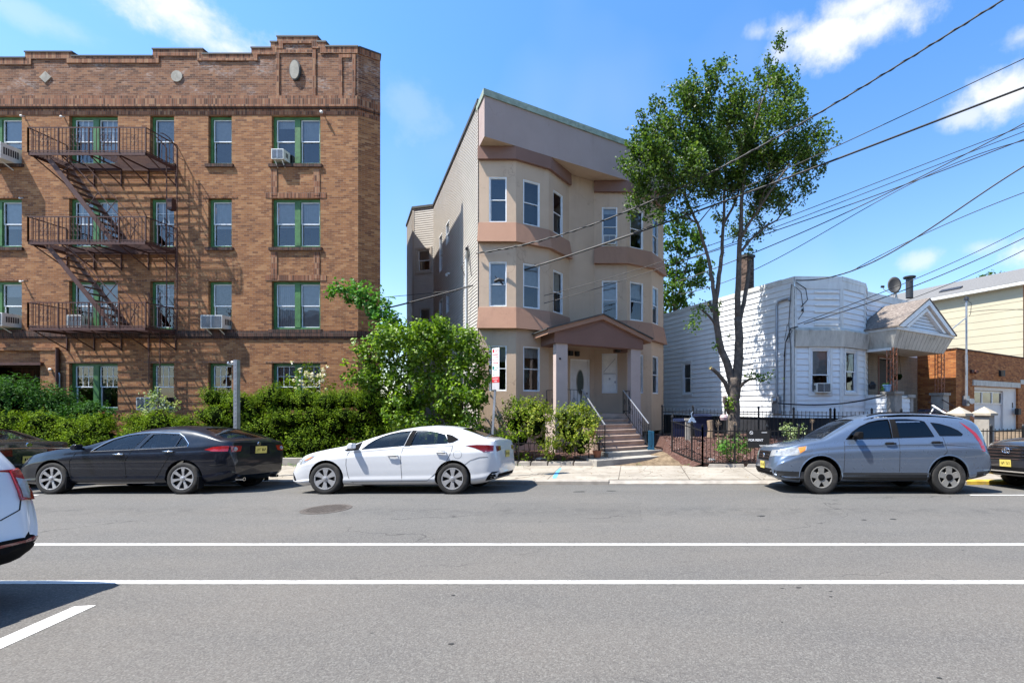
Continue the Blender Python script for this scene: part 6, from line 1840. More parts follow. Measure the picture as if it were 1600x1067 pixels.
leaf_mesh('crown', pos, nr, .100, LM['maple'], tree, seed=6, width=.75)
m = MB()
for (a_, b_, c_) in twigs: m.tube([a_, b_, c_], [.009, .006, .003], 3, cap=False)
m.build('fine_branch', M['bark'], tree)
# water shoots with a few leaves low on the trunk
pos = []; nr = []
for (px, py, w, h, n, dd) in ((1142, 628, 9, 12, 46, -.28), (1188, 588, 22, 9, 95, -.4), (1172, 590, 8, 5, 24, -.35), (1098, 480, 14, 14, 90, -.5), (1082, 510, 12, 12, 60, -.55), (1088, 492, 8, 14, 40, -.5), (1121, 487, 6, 7, 26, -.25), (1117, 541, 5, 8, 26, -.25), (1139, 527, 3, 7, 12, .0), (1127, 478, 4, 8, 18, -.2), (1128, 400, 4, 8, 10, 0)):
    c = np.array(tuple(tp(px, py, dd))); k = TD / FPX
    q = rg.normal(0, .5, (n, 3)) * np.array([w * k, .12, h * k]) + c; pos.append(q); nr.append(np.tile([0, -.4, .8], (n, 1)) + rg.normal(0, .3, (n, 3)))
leaf_mesh('shoot_leaves', np.concatenate(pos), np.concatenate(nr), .10, LM['privet'], tree, seed=7, width=.7)

def simple_tree(label, blobs, D, leafs, leafsize, trunk, dens=16, depth=1.5, seed=3, name='tree', mat_t='bark', tr=.16):
    rg = np.random.default_rng(seed); b0 = trunk[0]; o = thing(name, label, 'tree', tuple(P(b0[0], b0[1], D)))
    m = MB(); pts = [P(a, b, D) for a, b in trunk]; limb(m, pts, tr, tr * .4, 8, .02)
    r2 = random.Random(seed)
    for (px, py, r_) in blobs:
        if r_ > 9: limb(m, [pts[-1].lerp(pts[max(0, len(pts) - 2)], r2.random() * .5), P(px, py, D + r2.uniform(-.5, .5) * depth)], tr * .3, tr * .08, 5, .03)
    m.build('trunk', M[mat_t], o, smooth=True)
    pos = []; nr = []
    for (px, py, r_) in blobs:
        c = np.array(tuple(P(px, py, D))); R = r_ * D / FPX; c[1] += rg.uniform(-.5, .5) * depth
        for s in range(max(3, int(R * R * dens))):
            d = rg.normal(0, 1, 3); d /= np.linalg.norm(d); cc = c + d * R * rg.uniform(.3, 1)
            k = int(rg.uniform(14, 28)); q, dn = ball_pts(rg, cc, leafsize * rg.uniform(1.2, 2.2), k, .9); pos.append(q); nr.append(dn * .6 + np.array([0, 0, .6]))
    leaf_mesh('crown', np.concatenate(pos), np.concatenate(nr), leafsize, leafs, o, seed=seed, width=.7); return o
simple_tree('bright green tree behind the right end of the tan house', [(1048, 380, 26), (1060, 355, 16), (1080, 385, 26), (1100, 410, 18), (1050, 420, 30), (1080, 430, 26), (1055, 460, 26), (1095, 445, 12), (1045, 480, 22), (1070, 475, 14), (1085, 360, 12), (1110, 430, 8)], 27, LM['back'], .2, [(1050, 640), (1050, 560), (1055, 480)], dens=26, depth=2.5, seed=12)
simple_tree('small dark treetop showing above the beige house roof', [(1541, 432, 5), (1547, 430, 5), (1536, 433, 3)], 60, LM['back'], .3, [(1542, 500), (1542, 440)], dens=14, depth=1, seed=13, name='distant_tree')
simple_tree('second small treetop further right above the beige house roof', [(1560, 432, 4), (1567, 431, 5), (1574, 431, 4)], 60, LM['back'], .3, [(1567, 500), (1567, 440)], dens=14, depth=1, seed=14, name='distant_tree')

# ---- shrubs and hedges
def shrub(name, label, blobs, D, leafs, size, cat='shrub', n_per=330, depth=.6, seed=1, core=.72, squash=1.0, stems=None, group=None, stem_mat='bark', base_py=None, width=.5, lump=.16, loose=.0, sprig=1.5, dens_k=1.35, rand=.55, nup=.45):
    """blobs (px,py,rpx[,dD]) make a lumpy volume with leaves over its skin and a dark core for the shade inside"""
    rg = np.random.default_rng(seed)
    bx0 = sum(b[0] for b in blobs) / len(blobs)
    c0 = P(bx0, 634, D); o = thing(name, label, cat, (c0.x, c0.y, yard_z(c0.x, c0.y)), group)
    pos = []; nr = []; cm = MB(); C = []
    for b in blobs:
        R = b[2] * D / FPX; c = np.array(tuple(P(b[0], b[1], D))); c[1] += (b[3] if len(b) > 3 else rg.uniform(-.5, .5) * depth); C.append((c, R))
    for (c, R) in C:
        K = 9; n = int(n_per * dens_k * (R / .5) ** 2 / K) + 4
        d = rg.normal(0, 1, (n, 3)); d[:, 2] = np.abs(d[:, 2]) * .9 + d[:, 2] * .1 - .25; d /= np.linalg.norm(d, axis=1)[:, None]
        fr = np.sin(d[:, 0] * 7 + seed + c[0] * 5) * np.sin(d[:, 1] * 6 + 1 + c[2] * 3) * np.sin(d[:, 2] * 8 + 2)
        rad = R * (1 + lump * fr + rg.normal(0, .06 + loose, n)) * (1 - .25 * rg.random(n) ** 2)
        p = c + d * rad[:, None] * np.array([1, 1, squash])
        keep = np.ones(n, bool)
        for (c2, R2) in C:
            if c2 is c: continue
            keep &= np.linalg.norm(p - c2, axis=1) > R2 * .72
        keep &= p[:, 2] > .03
        p = p[keep]; d = d[keep]; n = len(p)
        if n:
            up = d * .55 + np.array([0, 0, .75]) + rg.normal(0, .25, (n, 3)); up /= np.linalg.norm(up, axis=1)[:, None]
            t = rg.uniform(-1.1, 1.4, (n, K, 1)) * size * sprig
            q = p[:, None, :] + up[:, None, :] * t + rg.normal(0, size * .45, (n, K, 3))
            pos.append(q.reshape(-1, 3)); nr.append((np.repeat(d[:, None, :], K, 1) + np.array([0, -.1, nup]) + rg.normal(0, .25 * rand / .55, (n, K, 3))).reshape(-1, 3))
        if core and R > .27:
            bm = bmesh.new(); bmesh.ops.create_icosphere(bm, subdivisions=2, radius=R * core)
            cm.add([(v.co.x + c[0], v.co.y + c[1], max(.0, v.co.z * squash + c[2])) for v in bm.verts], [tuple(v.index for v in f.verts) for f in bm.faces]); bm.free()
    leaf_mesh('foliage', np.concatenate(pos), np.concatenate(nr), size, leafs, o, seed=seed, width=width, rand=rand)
    if cm.v: cm.build('shade_core', M['core'], o)
    if stems:
        m = MB(); r2 = random.Random(seed)
        for (a, b, c_, d_, rad) in stems: limb(m, [P(a, b, D), P((a + c_) / 2 + r2.uniform(-4, 4), (b + d_) / 2, D - .1), P(c_, d_, D + r2.uniform(-.2, .2))], rad, rad * .5, 6, .02, r2)
        m.build('stems', M[stem_mat], o)
    return o
# long clipped hedge
hb = []; r2 = random.Random(31); row = 0
top_y = lambda px: 616 + 3.5 * sin(px * .055) - (5 if 470 < px < 545 else 0) - (3 if px < 360 else 0)
for dy in (14, 35, 57, 80, 102, 122):
    row += 1
    for px in range(334 + (row % 2) * 12, 646, 24):
        hb.append((px + r2.uniform(-7, 7), top_y(px) + dy + r2.uniform(-6, 6), r2.uniform(14, 20), -.15 + dy * -.001 + r2.uniform(-.18, .18)))
for px in range(336, 644, 20):
    hb.append((px, top_y(px) + 17, 17, .35)); hb.append((px, top_y(px) + 60, 26, .45)); hb.append((px, top_y(px) + 100, 26, .4))
hd = shrub('hedge', 'long clipped yew hedge behind the white sedan and the metal post', hb, 14.4, LM['yew'], .054, 'hedge', n_per=1500, depth=.3, seed=41, lump=.12, core=.74, sprig=1.8, rand=.36, nup=.4)
# round yews and junipers at the left
shrub('juniper_bush', 'tall feathery green juniper at the left edge before the dark entrance', [(-30, 630, 34), (5, 622, 30), (-10, 650, 34), (40, 628, 30), (75, 628, 24), (20, 650, 34), (62, 655, 30), (92, 640, 18), (100, 660, 20), (-20, 690, 34), (20, 690, 30), (-60, 650, 40)], 15.3, LM['juniper'], .085, n_per=900, seed=51, lump=.4, loose=.05, core=.5, sprig=2.0)
shrub('juniper_bush', 'lower green juniper spreading below the ground floor double window', [(120, 650, 16), (140, 645, 16), (160, 652, 14), (110, 668, 20), (138, 668, 18)], 15.0, LM['juniper'], .08, n_per=800, seed=52, lump=.4, loose=.05, core=.5)
gs = [((28, 668, 26), (14, 690, 24)), ((70, 665, 24), (82, 685, 26), (60, 690, 24)), ((112, 672, 22), (125, 690, 24), (100, 695, 24)), ((150, 668, 22), (140, 690, 24), (170, 690, 22), (165, 672, 16)), ((212, 662, 19), (208, 685, 22), (228, 675, 16)), ((262, 662, 22), (285, 668, 18), (246, 678, 20), (300, 680, 18), (270, 690, 24))]
gl = ['clipped round yew furthest left below the juniper', 'round yew second from the left end of the low row', 'round yew in the middle of the low row left of the sedan', 'round yew above the bonnet of the black sedan', 'small round yew above the windscreen of the black sedan', 'wide mounded yew above the roof of the black sedan']
for i, b in enumerate(gs):
    b2 = []
    for (x, y, r_) in b:
        b2.append((x, y, r_ * .9)); 
        for k in range(3): b2.append((x + r2.uniform(-.5, .5) * r_, y + r2.uniform(-.3, .5) * r_, r_ * r2.uniform(.45, .65)))
    shrub('yew_bush', gl[i], b2, 14.0, LM['yew'], .050, n_per=1500, depth=.5, seed=60 + i, lump=.14, sprig=1.8, group='clipped yews in the left front garden', core=.74, rand=.36, nup=.4)
shrub('variegated_shrub', 'thin shrub with pale cream leaves in front of the ground floor window', [(248, 618, 8), (238, 628, 7), (258, 630, 8), (265, 640, 7), (246, 642, 8), (240, 650, 6)], 14.9, LM['pale'], .085, n_per=260, seed=71, core=0, loose=.15, stems=[(250, 665, 247, 615, .012), (250, 665, 262, 634, .01)])
rb = shrub('rose_bush', 'rose bush with white blossoms showing above the hedge', [(486, 592, 14), (472, 600, 11), (498, 600, 12), (478, 585, 8), (508, 606, 8), (462, 604, 6), (478, 574, 5)], 15.3, LM['yew'], .08, n_per=300, seed=72, core=0, loose=.15, stems=[(486, 650, 482, 580, .014)])
rg = np.random.default_rng(3); bp = []; bn = []
for k in range(46):
    c = np.array(tuple(P(485 + rg.normal(0, 13), 593 + rg.normal(0, 8), 15.0))); q, dn = ball_pts(rg, c, .05, 9, .5); bp.append(q); bn.append(dn)
leaf_mesh('blossom', np.concatenate(bp), np.concatenate(bn), .06, LM['bloom'], rb, width=.9, seed=4)
# the large overgrown shrub between the buildings
big = [(600, 530, 22), (628, 520, 26), (655, 530, 28), (640, 560, 34), (600, 565, 24), (582, 585, 16), (612, 590, 28), (685, 520, 24), (712, 530, 24), (738, 540, 18), (700, 555, 34), (735, 570, 28), (755, 590, 16), (660, 590, 34), (700, 600, 34), (735, 610, 26), (690, 640, 30), (650, 630, 26), (730, 650, 26), (620, 620, 20), (750, 630, 14), (668, 515, 18), (705, 508, 12), (735, 515, 10), (590, 600, 16), (700, 680, 30), (740, 685, 24), (660, 670, 28), (640, 655, 20), (575, 600, 10)]
b2 = []
for (x, y, r_) in big:
    y = y + (12 if y < 560 else 3); b2.append((x, y, r_ * .66, r2.uniform(-.5, .5)))
    for k in range(5): b2.append((x + r2.uniform(-.85, .85) * r_, y + r2.uniform(-.75, .6) * r_, r_ * r2.uniform(.25, .45), r2.uniform(-1.0, .2)))
shrub('lilac_shrub', 'large overgrown bright green shrub between the brick building and the tan house', b2, 14.5, LM['privet'], .115, n_per=290, seed=81, core=0, loose=.16, lump=.35, width=.7,
      stems=[(720, 720, 700, 600, .03), (715, 725, 735, 590, .03), (700, 725, 672, 600, .03), (690, 725, 650, 610, .025), (725, 725, 715, 560, .03), (735, 720, 750, 600, .02), (705, 700, 690, 640, .02), (690, 715, 640, 600, .02)])
yt = [(530, 458, 7), (545, 455, 8), (560, 458, 9), (575, 463, 9), (585, 475, 9), (552, 468, 7), (568, 478, 7), (595, 480, 10), (603, 497, 11), (596, 510, 11), (610, 512, 12), (592, 494, 8), (606, 480, 6), (584, 490, 7), (620, 505, 8), (613, 525, 13), (600, 540, 14), (522, 461, 4)]
shrub('young_tree', 'arching branch of a young tree reaching left across the corner of the brick building', [(a, b, c, -.2) for a, b, c in yt], 14.9, LM['mint'], .12, 'tree', n_per=330, seed=83, core=0, loose=.25, width=.8, stems=[(628, 700, 615, 560, .05), (615, 560, 596, 490, .035), (596, 492, 535, 458, .018)])
# tan house front garden
shrub('evergreen_shrub', 'tall dark shrub left of the porch column with yellow green tips', [(818, 650, 26), (800, 665, 22), (835, 665, 22), (815, 685, 22), (798, 640, 11), (805, 632, 9), (795, 690, 18)], 14.1, LM['yew'], .07, n_per=650, seed=91, core=.5, loose=.12, lump=.4, stems=[(810, 725, 808, 680, .03), (822, 725, 826, 690, .025), (800, 722, 798, 680, .02)])
shrub('euonymus_shrub', 'yellow green shrub just left of the porch column', [(832, 640, 18), (845, 655, 18), (838, 672, 17), (822, 652, 14), (850, 640, 10), (842, 690, 14)], 13.85, LM['euonymus'], .075, n_per=620, seed=92, core=.5, loose=.12, stems=[(834, 725, 836, 670, .02)])
shrub('euonymus_shrub', 'bushy yellow green shrub in front of the stair railing', [(898, 660, 24), (880, 652, 17), (918, 660, 18), (904, 642, 13), (890, 680, 23), (914, 685, 18), (877, 672, 15), (908, 702, 15), (888, 702, 15), (926, 672, 9)], 13.9, LM['euonymus'], .08, n_per=620, seed=93, core=.5, loose=.12, lump=.3, stems=[(897, 728, 895, 690, .02), (902, 728, 908, 690, .02)])
shrub('euonymus_shrub', 'low yellow green shrub at the front edge of the bed', [(862, 698, 11), (872, 702, 10), (850, 703, 10), (866, 692, 8), (858, 712, 9)], 13.7, LM['euonymus'], .07, n_per=700, seed=94, core=.5, loose=.12)
shrub('ground_ivy', 'dark low creeping plants along the bed behind the rear of the white sedan', [(790, 712, 12), (805, 715, 10), (780, 705, 14), (825, 718, 7), (878, 720, 6), (790, 690, 14), (775, 690, 14)], 13.9, LM['yew'], .07, n_per=420, seed=95, core=.6, loose=.15)
# bungalow garden plants
shrub('mint_clump', 'bright green leafy clump growing through the front fence below the tree', [(1143, 702, 12), (1130, 698, 9), (1158, 700, 10), (1150, 712, 8), (1136, 710, 8), (1166, 706, 7), (1124, 702, 6)], 13.35, LM['mint'], .075, 'plant', n_per=560, seed=96, core=.5, loose=.15)
shrub('garden_plant', 'yellow green leafy plant beside the rental sign', [(1234, 678, 8), (1228, 674, 6), (1242, 682, 7), (1236, 670, 5), (1246, 674, 5)], 14.0, LM['pale'], .08, 'plant', n_per=300, seed=97, core=0, loose=.25, stems=[(1236, 705, 1235, 676, .01)])
shrub('ornamental_grass', 'pale tufts at the foot of the big tree', [(1132, 688, 5), (1152, 688, 6), (1163, 692, 6), (1171, 690, 4), (1126, 692, 4)], 15.0, LM['pale'], .07, 'plant', n_per=260, seed=98, core=0, loose=.3)
shrub('potted_plant', 'small plant in the light blue pot on the porch pier', [(1381, 607, 3), (1386, 604, 2.4)], 16.3, LM['mint'], .07, 'plant', n_per=600, seed=99, core=0, loose=.3)
c = P(1402, 588, 17.0); o = thing('hanging_basket', 'dark hanging basket beside the iron porch post', 'basket', tuple(c)); m = MB(); m.lathe([(0, -.16), (.12, -.12), (.17, 0), (.14, .08), (0, .1)], tuple(c), 'z', 12)
for k in range(3): m.bar(c + Vector((.14 * cos(k * 2.1), .14 * sin(k * 2.1), .05)), c + Vector((0, 0, 1.5)), .008)
m.build('basket', M['core'], o)
# weeds along the kerb
rg = np.random.default_rng(14); pp = []; 
for (px, py, n, s) in ((452, 738, 20, 5), (465, 741, 16, 4), (470, 737, 10, 3), (1075, 730, 8, 3), (800, 733, 14, 8), (1000, 728, 6, 3)):
    D = 13.3; c = np.array(tuple(P(px, py, D))); c[2] = .06; pp.append(c + rg.normal(0, 1, (n, 3)) * np.array([s * .018, .08, .03]))
pp = np.concatenate(pp); o = leaf_mesh('weeds', pp, np.tile([0, 0, 1.], (len(pp), 1)), .05, LM['mint'], loc=(0, 0, 0), seed=2); tag(o, 'small weeds sprouting along the back edge of the pavement', 'weeds'); kind(o, 'stuff')
rg = np.random.default_rng(15); n = 170; pp = np.stack([rg.uniform(-1.3, 6, n), rg.uniform(11.3, 13.35, n), np.zeros(n)], 1); pp[:, 2] = -.018 + .022 * (pp[:, 1] - 11.2) + .008
LM['dry'] = leaf_mat('dry_leaves', [(.12, .07, .03), (.22, .13, .05), (.3, .2, .09)], .1, .8)
o = leaf_mesh('dry_leaves', pp, np.tile([0, 0, 3.], (n, 1)), .035, LM['dry'], loc=(0, 0, 0), seed=3, fold=.05); tag(o, 'scattered dry leaf litter on the pavement and the dirt strip', 'leaf litter'); kind(o, 'stuff')
# ================================================================= CARS
def paint(name, c, metal=.0, rough=.28, flake=0, spec=.5, dust=.07, coat=1.0):
    t = NT(name)
    col = c
    nz = t.noise(3, 3)
    colr = t.mix(t.rng(nz, .3, .7, 0, .12), c, tuple(x * .8 for x in c))
    sep = t.n('SeparateXYZ'); t.l(t.tc.outputs['Object'], sep.inputs[0])
    # road dust low on the body
    du = t.m('MULTIPLY', t.rng(sep.outputs[2], .15, .42, dust, 0), t.rng(t.noise(6, 4), .35, .65))
    colr = t.mix(du, colr, (.18, .16, .14))
    return t.fin(colr, t.rng(t.noise(9, 4), .3, .7, rough, rough + .08), metal, spec, coat)
M['car_black'] = paint('black_blue_paint', (.003, .005, .012), .0, .3, spec=.25, dust=.02, coat=.6)
M['car_white'] = paint('white_car_paint', (.62, .63, .65), 0, .35)
M['car_blue'] = paint('light_steel_blue_paint', (.12, .160, .23), .5, .26)
M['car_dark'] = paint('black_green_paint', (.008, .014, .016), .2, .25)
M['car_char'] = paint('charcoal_paint', (.035, .035, .04), .4, .3)
M['car_pearl'] = paint('pearl_white_paint', (.62, .64, .68), 0, .35)
M['car_glass'] = glass_mat('car_glass', (.0, .015, .015), .0, .78, .015)
M['car_glass_dark'] = glass_mat('privacy_glass', (.0, .0, .0), .0, .06, .01)
M['trim_black'] = pm('black_trim', (.010, .010, .011), .8, .1, 9, spec=.06)
M['cladding'] = pm('grey_plastic_cladding', (.018, .019, .021), .65, .1, 9)
M['chrome'] = pm('chrome', (.72, .73, .75), .12, .05, 4, metal=1)
M['rubber'] = pm('tyre_rubber', (.022, .021, .02), .85, .3, 9, dirt=(.09, .08, .07), dirt_amt=.5)
M['alloy'] = pm('silver_alloy', (.48, .48, .49), .35, .12, 9, metal=.6, dirt=(.2, .18, .16), dirt_amt=.3)
M['steel_wheel'] = pm('silver_steel_wheel', (.30, .29, .27), .45, .15, 9, metal=.4, dirt=(.16, .12, .09), dirt_amt=.5)
M['hub_dark'] = pm('dark_wheel_recess', (.02, .02, .02), .7, .2, 9)
M['tail_red'] = pm('red_lamp_lens', (.30, .006, .008), .2, .1, 9, spec=.6, coat=1)
M['tail_dark'] = pm('dark_red_lens', (.13, .003, .007), .2, .1, 9, spec=.6, coat=1)
M['lamp_clear'] = pm('clear_lamp_lens', (.30, .31, .32), .1, .35, 14, spec=.7, coat=1)
M['lamp_orange'] = pm('amber_lens', (.75, .22, .03), .15, .1, 9, coat=1)
M['plate'] = pm('yellow_number_plate', (.62, .50, .12), .5, .12, 6)
M['seat'] = pm('grey_seat_fabric', (.16, .15, .14), .9, .1, 9)
M['shadow_gap'] = pm('panel_gap', (.006, .006, .006), .8, .1, 4)

def interp(tab, x):
    return float(np.interp(x, [t[0] for t in tab], [t[1] for t in tab]))
def smooth_tab(tab, k=.05):
    xs = np.arange(tab[0][0], tab[-1][0] + 1e-6, .01); ys = np.interp(xs, [t[0] for t in tab], [t[1] for t in tab])
    w = max(1, int(k / .01)); ker = np.hanning(2 * w + 3); ker /= ker.sum()
    pad = len(ker) // 2; yp = np.concatenate([np.full(pad, ys[0]), ys, np.full(pad, ys[-1])])
    return xs, np.convolve(yp, ker, 'valid')

class Car:
    def __init__(s, name, label, X, W, L, fo, top, bot, belt, side, wheels, R, paint_, D=9.2, roll=-4.0, nose=None, tail=None, lean=.34, wid=None, arch=.055, facing=None, y0=None, group='cars parked along the street'):
        s.W = W; s.hw = W / 2; s.L = L; s.fo = fo; s.R = R; s.wheels = wheels; s.paint = paint_
        s.top = smooth_tab(top); s.bot = smooth_tab(bot, .03); s.belt = smooth_tab(belt); s.side = side; s.lean = lean
        s.wid = smooth_tab(wid or [(-fo, W * .33), (-fo + .03, W * .385), (-fo + .12, W * .425), (-fo + .3, W * .462), (-fo + .7, W * .49), (-fo + 1.1, W * .5), (L - fo - 1.1, W * .5), (L - fo - .5, W * .485), (L - fo - .2, W * .46), (L - fo - .06, W * .42), (L - fo, W * .36)], .02)
        rl = radians(roll)
        cy = D + s.hw * cos(rl); cz = s.hw * sin(rl)
        s.root = thing(name, label, 'car', (X, cy, cz), group, (rl, 0, 0))
        s.mw = Matrix.Translation((X, cy, cz)) @ Matrix.Rotation(rl, 4, 'X'); s.inv = s.mw.inverted()
    def section(s, x, inset=0.0):
        zt = float(np.interp(x, *s.top)); zb = float(np.interp(x, *s.bot)); be = float(np.interp(x, *s.belt)); w = float(np.interp(x, *s.wid))
        be = min(be, zt - .035); be = max(be, zb + .1)
        zt -= inset; zb += inset; w -= inset; be = min(be, zt - .02)
        pts = []
        for f in (0.0, .35, .7, .92): pts.append(((w - .09) * f, zb))
        n1 = 22
        sv = [t[0] for t in s.side]; so = [t[1] for t in s.side]
        for i in range(n1):
            v = i / (n1 - 1); v = v ** 1.0
            pts.append((w + float(np.interp(v, sv, so)), zb + .02 * (1 - v) + (be - zb) * v))
        wb = w + so[-1]; H = zt - be; ln = min(s.lean * H, .30)
        for i in range(1, 15):
            a = i / 14 * pi / 2; u = sin(a) ** .9; u = min(u, 1)
            y = (wb - ln * u) * (max(0, 1 - u ** 7)) ** (1 / 2.4)
            pts.append((y, be + H * u))
        pts[-1] = (0, zt)
        return pts
    def loft(s, xs, inset=0.0, mat=0):
        V = []; Fs = []; ring_n = None
        for x in xs:
            p = s.section(x, inset); full = p + [(-y, z) for y, z in reversed(p[1:-1])]
            ring_n = len(full); V += [(x, -y, z) for y, z in full]
        for i in range(len(xs) - 1):
            for k in range(ring_n):
                a, b = i * ring_n + k, i * ring_n + (k + 1) % ring_n
                Fs.append((a, b, b + ring_n, a + ring_n))
        Fs.append(tuple(reversed(range(ring_n)))); e = (len(xs) - 1) * ring_n; Fs.append(tuple(e + k for k in range(ring_n)))
        return V, Fs
    def px(s, pts, y=None):
        """photo pixels -> side-view (x,z) on the near flank"""
        out = []; y = -s.hw + .02 if y is None else y
        for (a, b) in pts:
            lo, hi = 5.0, 20.0
            for _ in range(40):
                mid = (lo + hi) / 2; q = s.inv @ P(a, b, mid)
                if q.y < y: lo = mid
                else: hi = mid
            out.append((q.x, q.z))
        return out
    def body(s, cabin, side_glass, top_glass, arch_r=None, dark_tail=None):
        xa, xb = -s.fo, s.L - s.fo
        xs = [xa, xa + .008, xa + .025, xa + .055, xa + .1, xa + .16, xa + .23, xa + .31, xa + .4] + list(np.arange(xa + .47, xb - .42, .062)) + [xb - .4, xb - .31, xb - .23, xb - .16, xb - .1, xb - .055, xb - .025, xb - .008, xb]
        V, Fs = s.loft(xs)
        me = bpy.data.meshes.new('body'); me.from_pydata(V, [], Fs); me.materials.append(s.paint); me.materials.append(M['trim_black'])
        bm = bmesh.new(); bm.from_mesh(me); bmesh.ops.recalc_face_normals(bm, faces=bm.faces); s.bvh = BVHTree.FromBMesh(bm); bm.to_mesh(me); bm.free()
        o = bpy.data.objects.new('body', me); COL.objects.link(o)
        cutters = []
        ar = arch_r or s.R + .05
        c = MB()
        for wx in s.wheels:
            for sg in (-1, 1):
                n = 28; y0, y1 = sg * (s.hw - .30), sg * (s.hw + .2)
                c.prism([(wx + ar * cos(2 * pi * k / n), s.R + .01 + ar * sin(2 * pi * k / n)) for k in range(n)], 'y', min(y0, y1), max(y0, y1), 1)
        cutters.append(c)
        if cabin:
            x0, x1 = cabin; c = MB(); cx_ = list(np.linspace(x0, x1, 26)); rings = []
            for x in cx_:
                zt = min(float(np.interp(x + d, *s.top)) for d in (-.06, 0, .06)) - .05; be = float(np.interp(x, *s.belt)) ; w = s.hw - .13
                zt = max(zt, .5); b2 = min(be, zt - .02); H = zt - b2
                wt = w - s.lean * H
                rings.append([(x, -w, .32), (x, w, .32), (x, w, b2), (x, wt, zt - .03 * (H > .1)), (x, wt * .8, zt), (x, -wt * .8, zt), (x, -wt, zt - .03 * (H > .1)), (x, -w, b2)])
            n = 8; V2 = [p for r_ in rings for p in r_]; F2 = []
            for i in range(len(rings) - 1):
                for k in range(n): F2.append((i * n + k, i * n + (k + 1) % n, (i + 1) * n + (k + 1) % n, (i + 1) * n + k))
            F2.append(tuple(reversed(range(n)))); F2.append(tuple((len(rings) - 1) * n + k for k in range(n)))
            c.add(V2, F2, 1); cutters.append(c)
            c = MB()
            for poly in side_glass:
                q = poly if area(poly) > 0 else poly[::-1]
                c.prism(q, 'y', -s.hw - .3, s.hw + .3, 1)
            if side_glass: cutters.append(c)
            c = MB()
            for poly in top_glass:
                q = poly if area(poly) > 0 else poly[::-1]
                zlo = .62 if False else min(float(np.interp(p[0], *s.top)) for p in poly) - .16
                c.prism(q, 'z', zlo, 2.4, 1)
            if top_glass: cutters.append(c)
        for c in cutters:
            cm = c.mesh('cut', [s.paint, M['trim_black']], fixn=True); co = bpy.data.objects.new('cut', cm); COL.objects.link(co)
            md = o.modifiers.new('b', 'BOOLEAN'); md.operation = 'DIFFERENCE'; md.solver = 'EXACT'; md.object = co
            dg = bpy.context.evaluated_depsgraph_get(); nm = bpy.data.meshes.new_from_object(o.evaluated_get(dg))
            if len(nm.polygons) > 50: o.modifiers.clear(); o.data = nm
            else: o.modifiers.clear()
            bpy.data.objects.remove(co)
        for p in o.data.polygons: p.use_smooth = True
        o.data.set_sharp_from_angle(angle=radians(32))
        o.name = 'body'; o.parent = s.root; s.bodyo = o
        return o
    def cast(s, p, axis, sg):
        if axis == 'y': org = Vector((p[0], sg * 3, p[1])); d = Vector((0, -sg, 0))
        elif axis == 'z': org = Vector((p[0], p[1], 4)); d = Vector((0, 0, -1))
        else: org = Vector((sg * 8, p[0], p[1])); d = Vector((-sg, 0, 0))
        h = s.bvh.ray_cast(org, d)
        return h[0], h[1]
    def patch(s, poly, axis='y', sg=-1, off=.004, th=.008, grid=.05, name='trim', mat=None, parent=None, both=False):
        out = None
        for g in ((-1, 1) if both else (sg,)):
            bm = bmesh.new(); vs = [bm.verts.new((a, b, 0)) for a, b in poly]; bm.faces.new(vs)
            for ax in (0, 1):
                lo = min(p[ax] for p in poly); hi = max(p[ax] for p in poly); k = lo + grid
                while k < hi:
                    no = (1, 0, 0) if ax == 0 else (0, 1, 0); co = (k, 0, 0) if ax == 0 else (0, k, 0)
                    bmesh.ops.bisect_plane(bm, geom=bm.verts[:] + bm.edges[:] + bm.faces[:], plane_co=co, plane_no=no); k += grid
            bmesh.ops.triangulate(bm, faces=[f for f in bm.faces if len(f.verts) > 4])
            last = None; bad = []
            for v in bm.verts:
                h, nrm = s.cast((v.co.x, v.co.y), axis, g)
                if h is None: bad.append(v); continue
                ax_d = {'y': Vector((0, g, 0)), 'z': Vector((0, 0, 1)), 'x': Vector((g, 0, 0))}[axis]
                if nrm.dot(ax_d) < 0: nrm = -nrm
                v.co = h + nrm * off
            for v in bad: bm.verts.remove(v)
            if th and len(bm.faces):
                ax_d = {'y': Vector((0, -g, 0)), 'z': Vector((0, 0, -1)), 'x': Vector((-g, 0, 0))}[axis]
                bd = [e for e in bm.edges if e.is_boundary]
                r = bmesh.ops.extrude_edge_only(bm, edges=bd)
                for v in [x for x in r['geom'] if isinstance(x, bmesh.types.BMVert)]: v.co += ax_d * th
            bmesh.ops.recalc_face_normals(bm, faces=bm.faces)
            me = bpy.data.meshes.new(name); bm.to_mesh(me); bm.free(); me.materials.append(mat)
            for p in me.polygons: p.use_smooth = False if th else True
            o = bpy.data.objects.new(name, me); COL.objects.link(o); o.parent = parent or s.root; out = out or o
        return out
    def line(s, pts, r=.004, axis='y', sg=-1, name='panel_gap', mat=None, both=True, off=.0, parent=None, mb=None, w=None):
        m = mb or MB()
        for g in ((-1, 1) if both else (sg,)):
            P2 = []
            for (a, b) in zip(pts[:-1], pts[1:]):
                L = hypot(b[0] - a[0], b[1] - a[1]); n = max(1, int(L / .05))
                for k in range(n): P2.append((a[0] + (b[0] - a[0]) * k / n, a[1] + (b[1] - a[1]) * k / n))
            P2.append(pts[-1]); Q = []
            for p in P2:
                h, nrm = s.cast(p, axis, g)
                if h is not None: Q.append(h + ({'y': Vector((0, g, 0)), 'z': Vector((0, 0, 1)), 'x': Vector((g, 0, 0))}[axis]) * off)
            if len(Q) > 1: m.tube(Q, r, 5)
        if mb is None: return m.build(name, mat or M['shadow_gap'], parent or s.root, local=True)
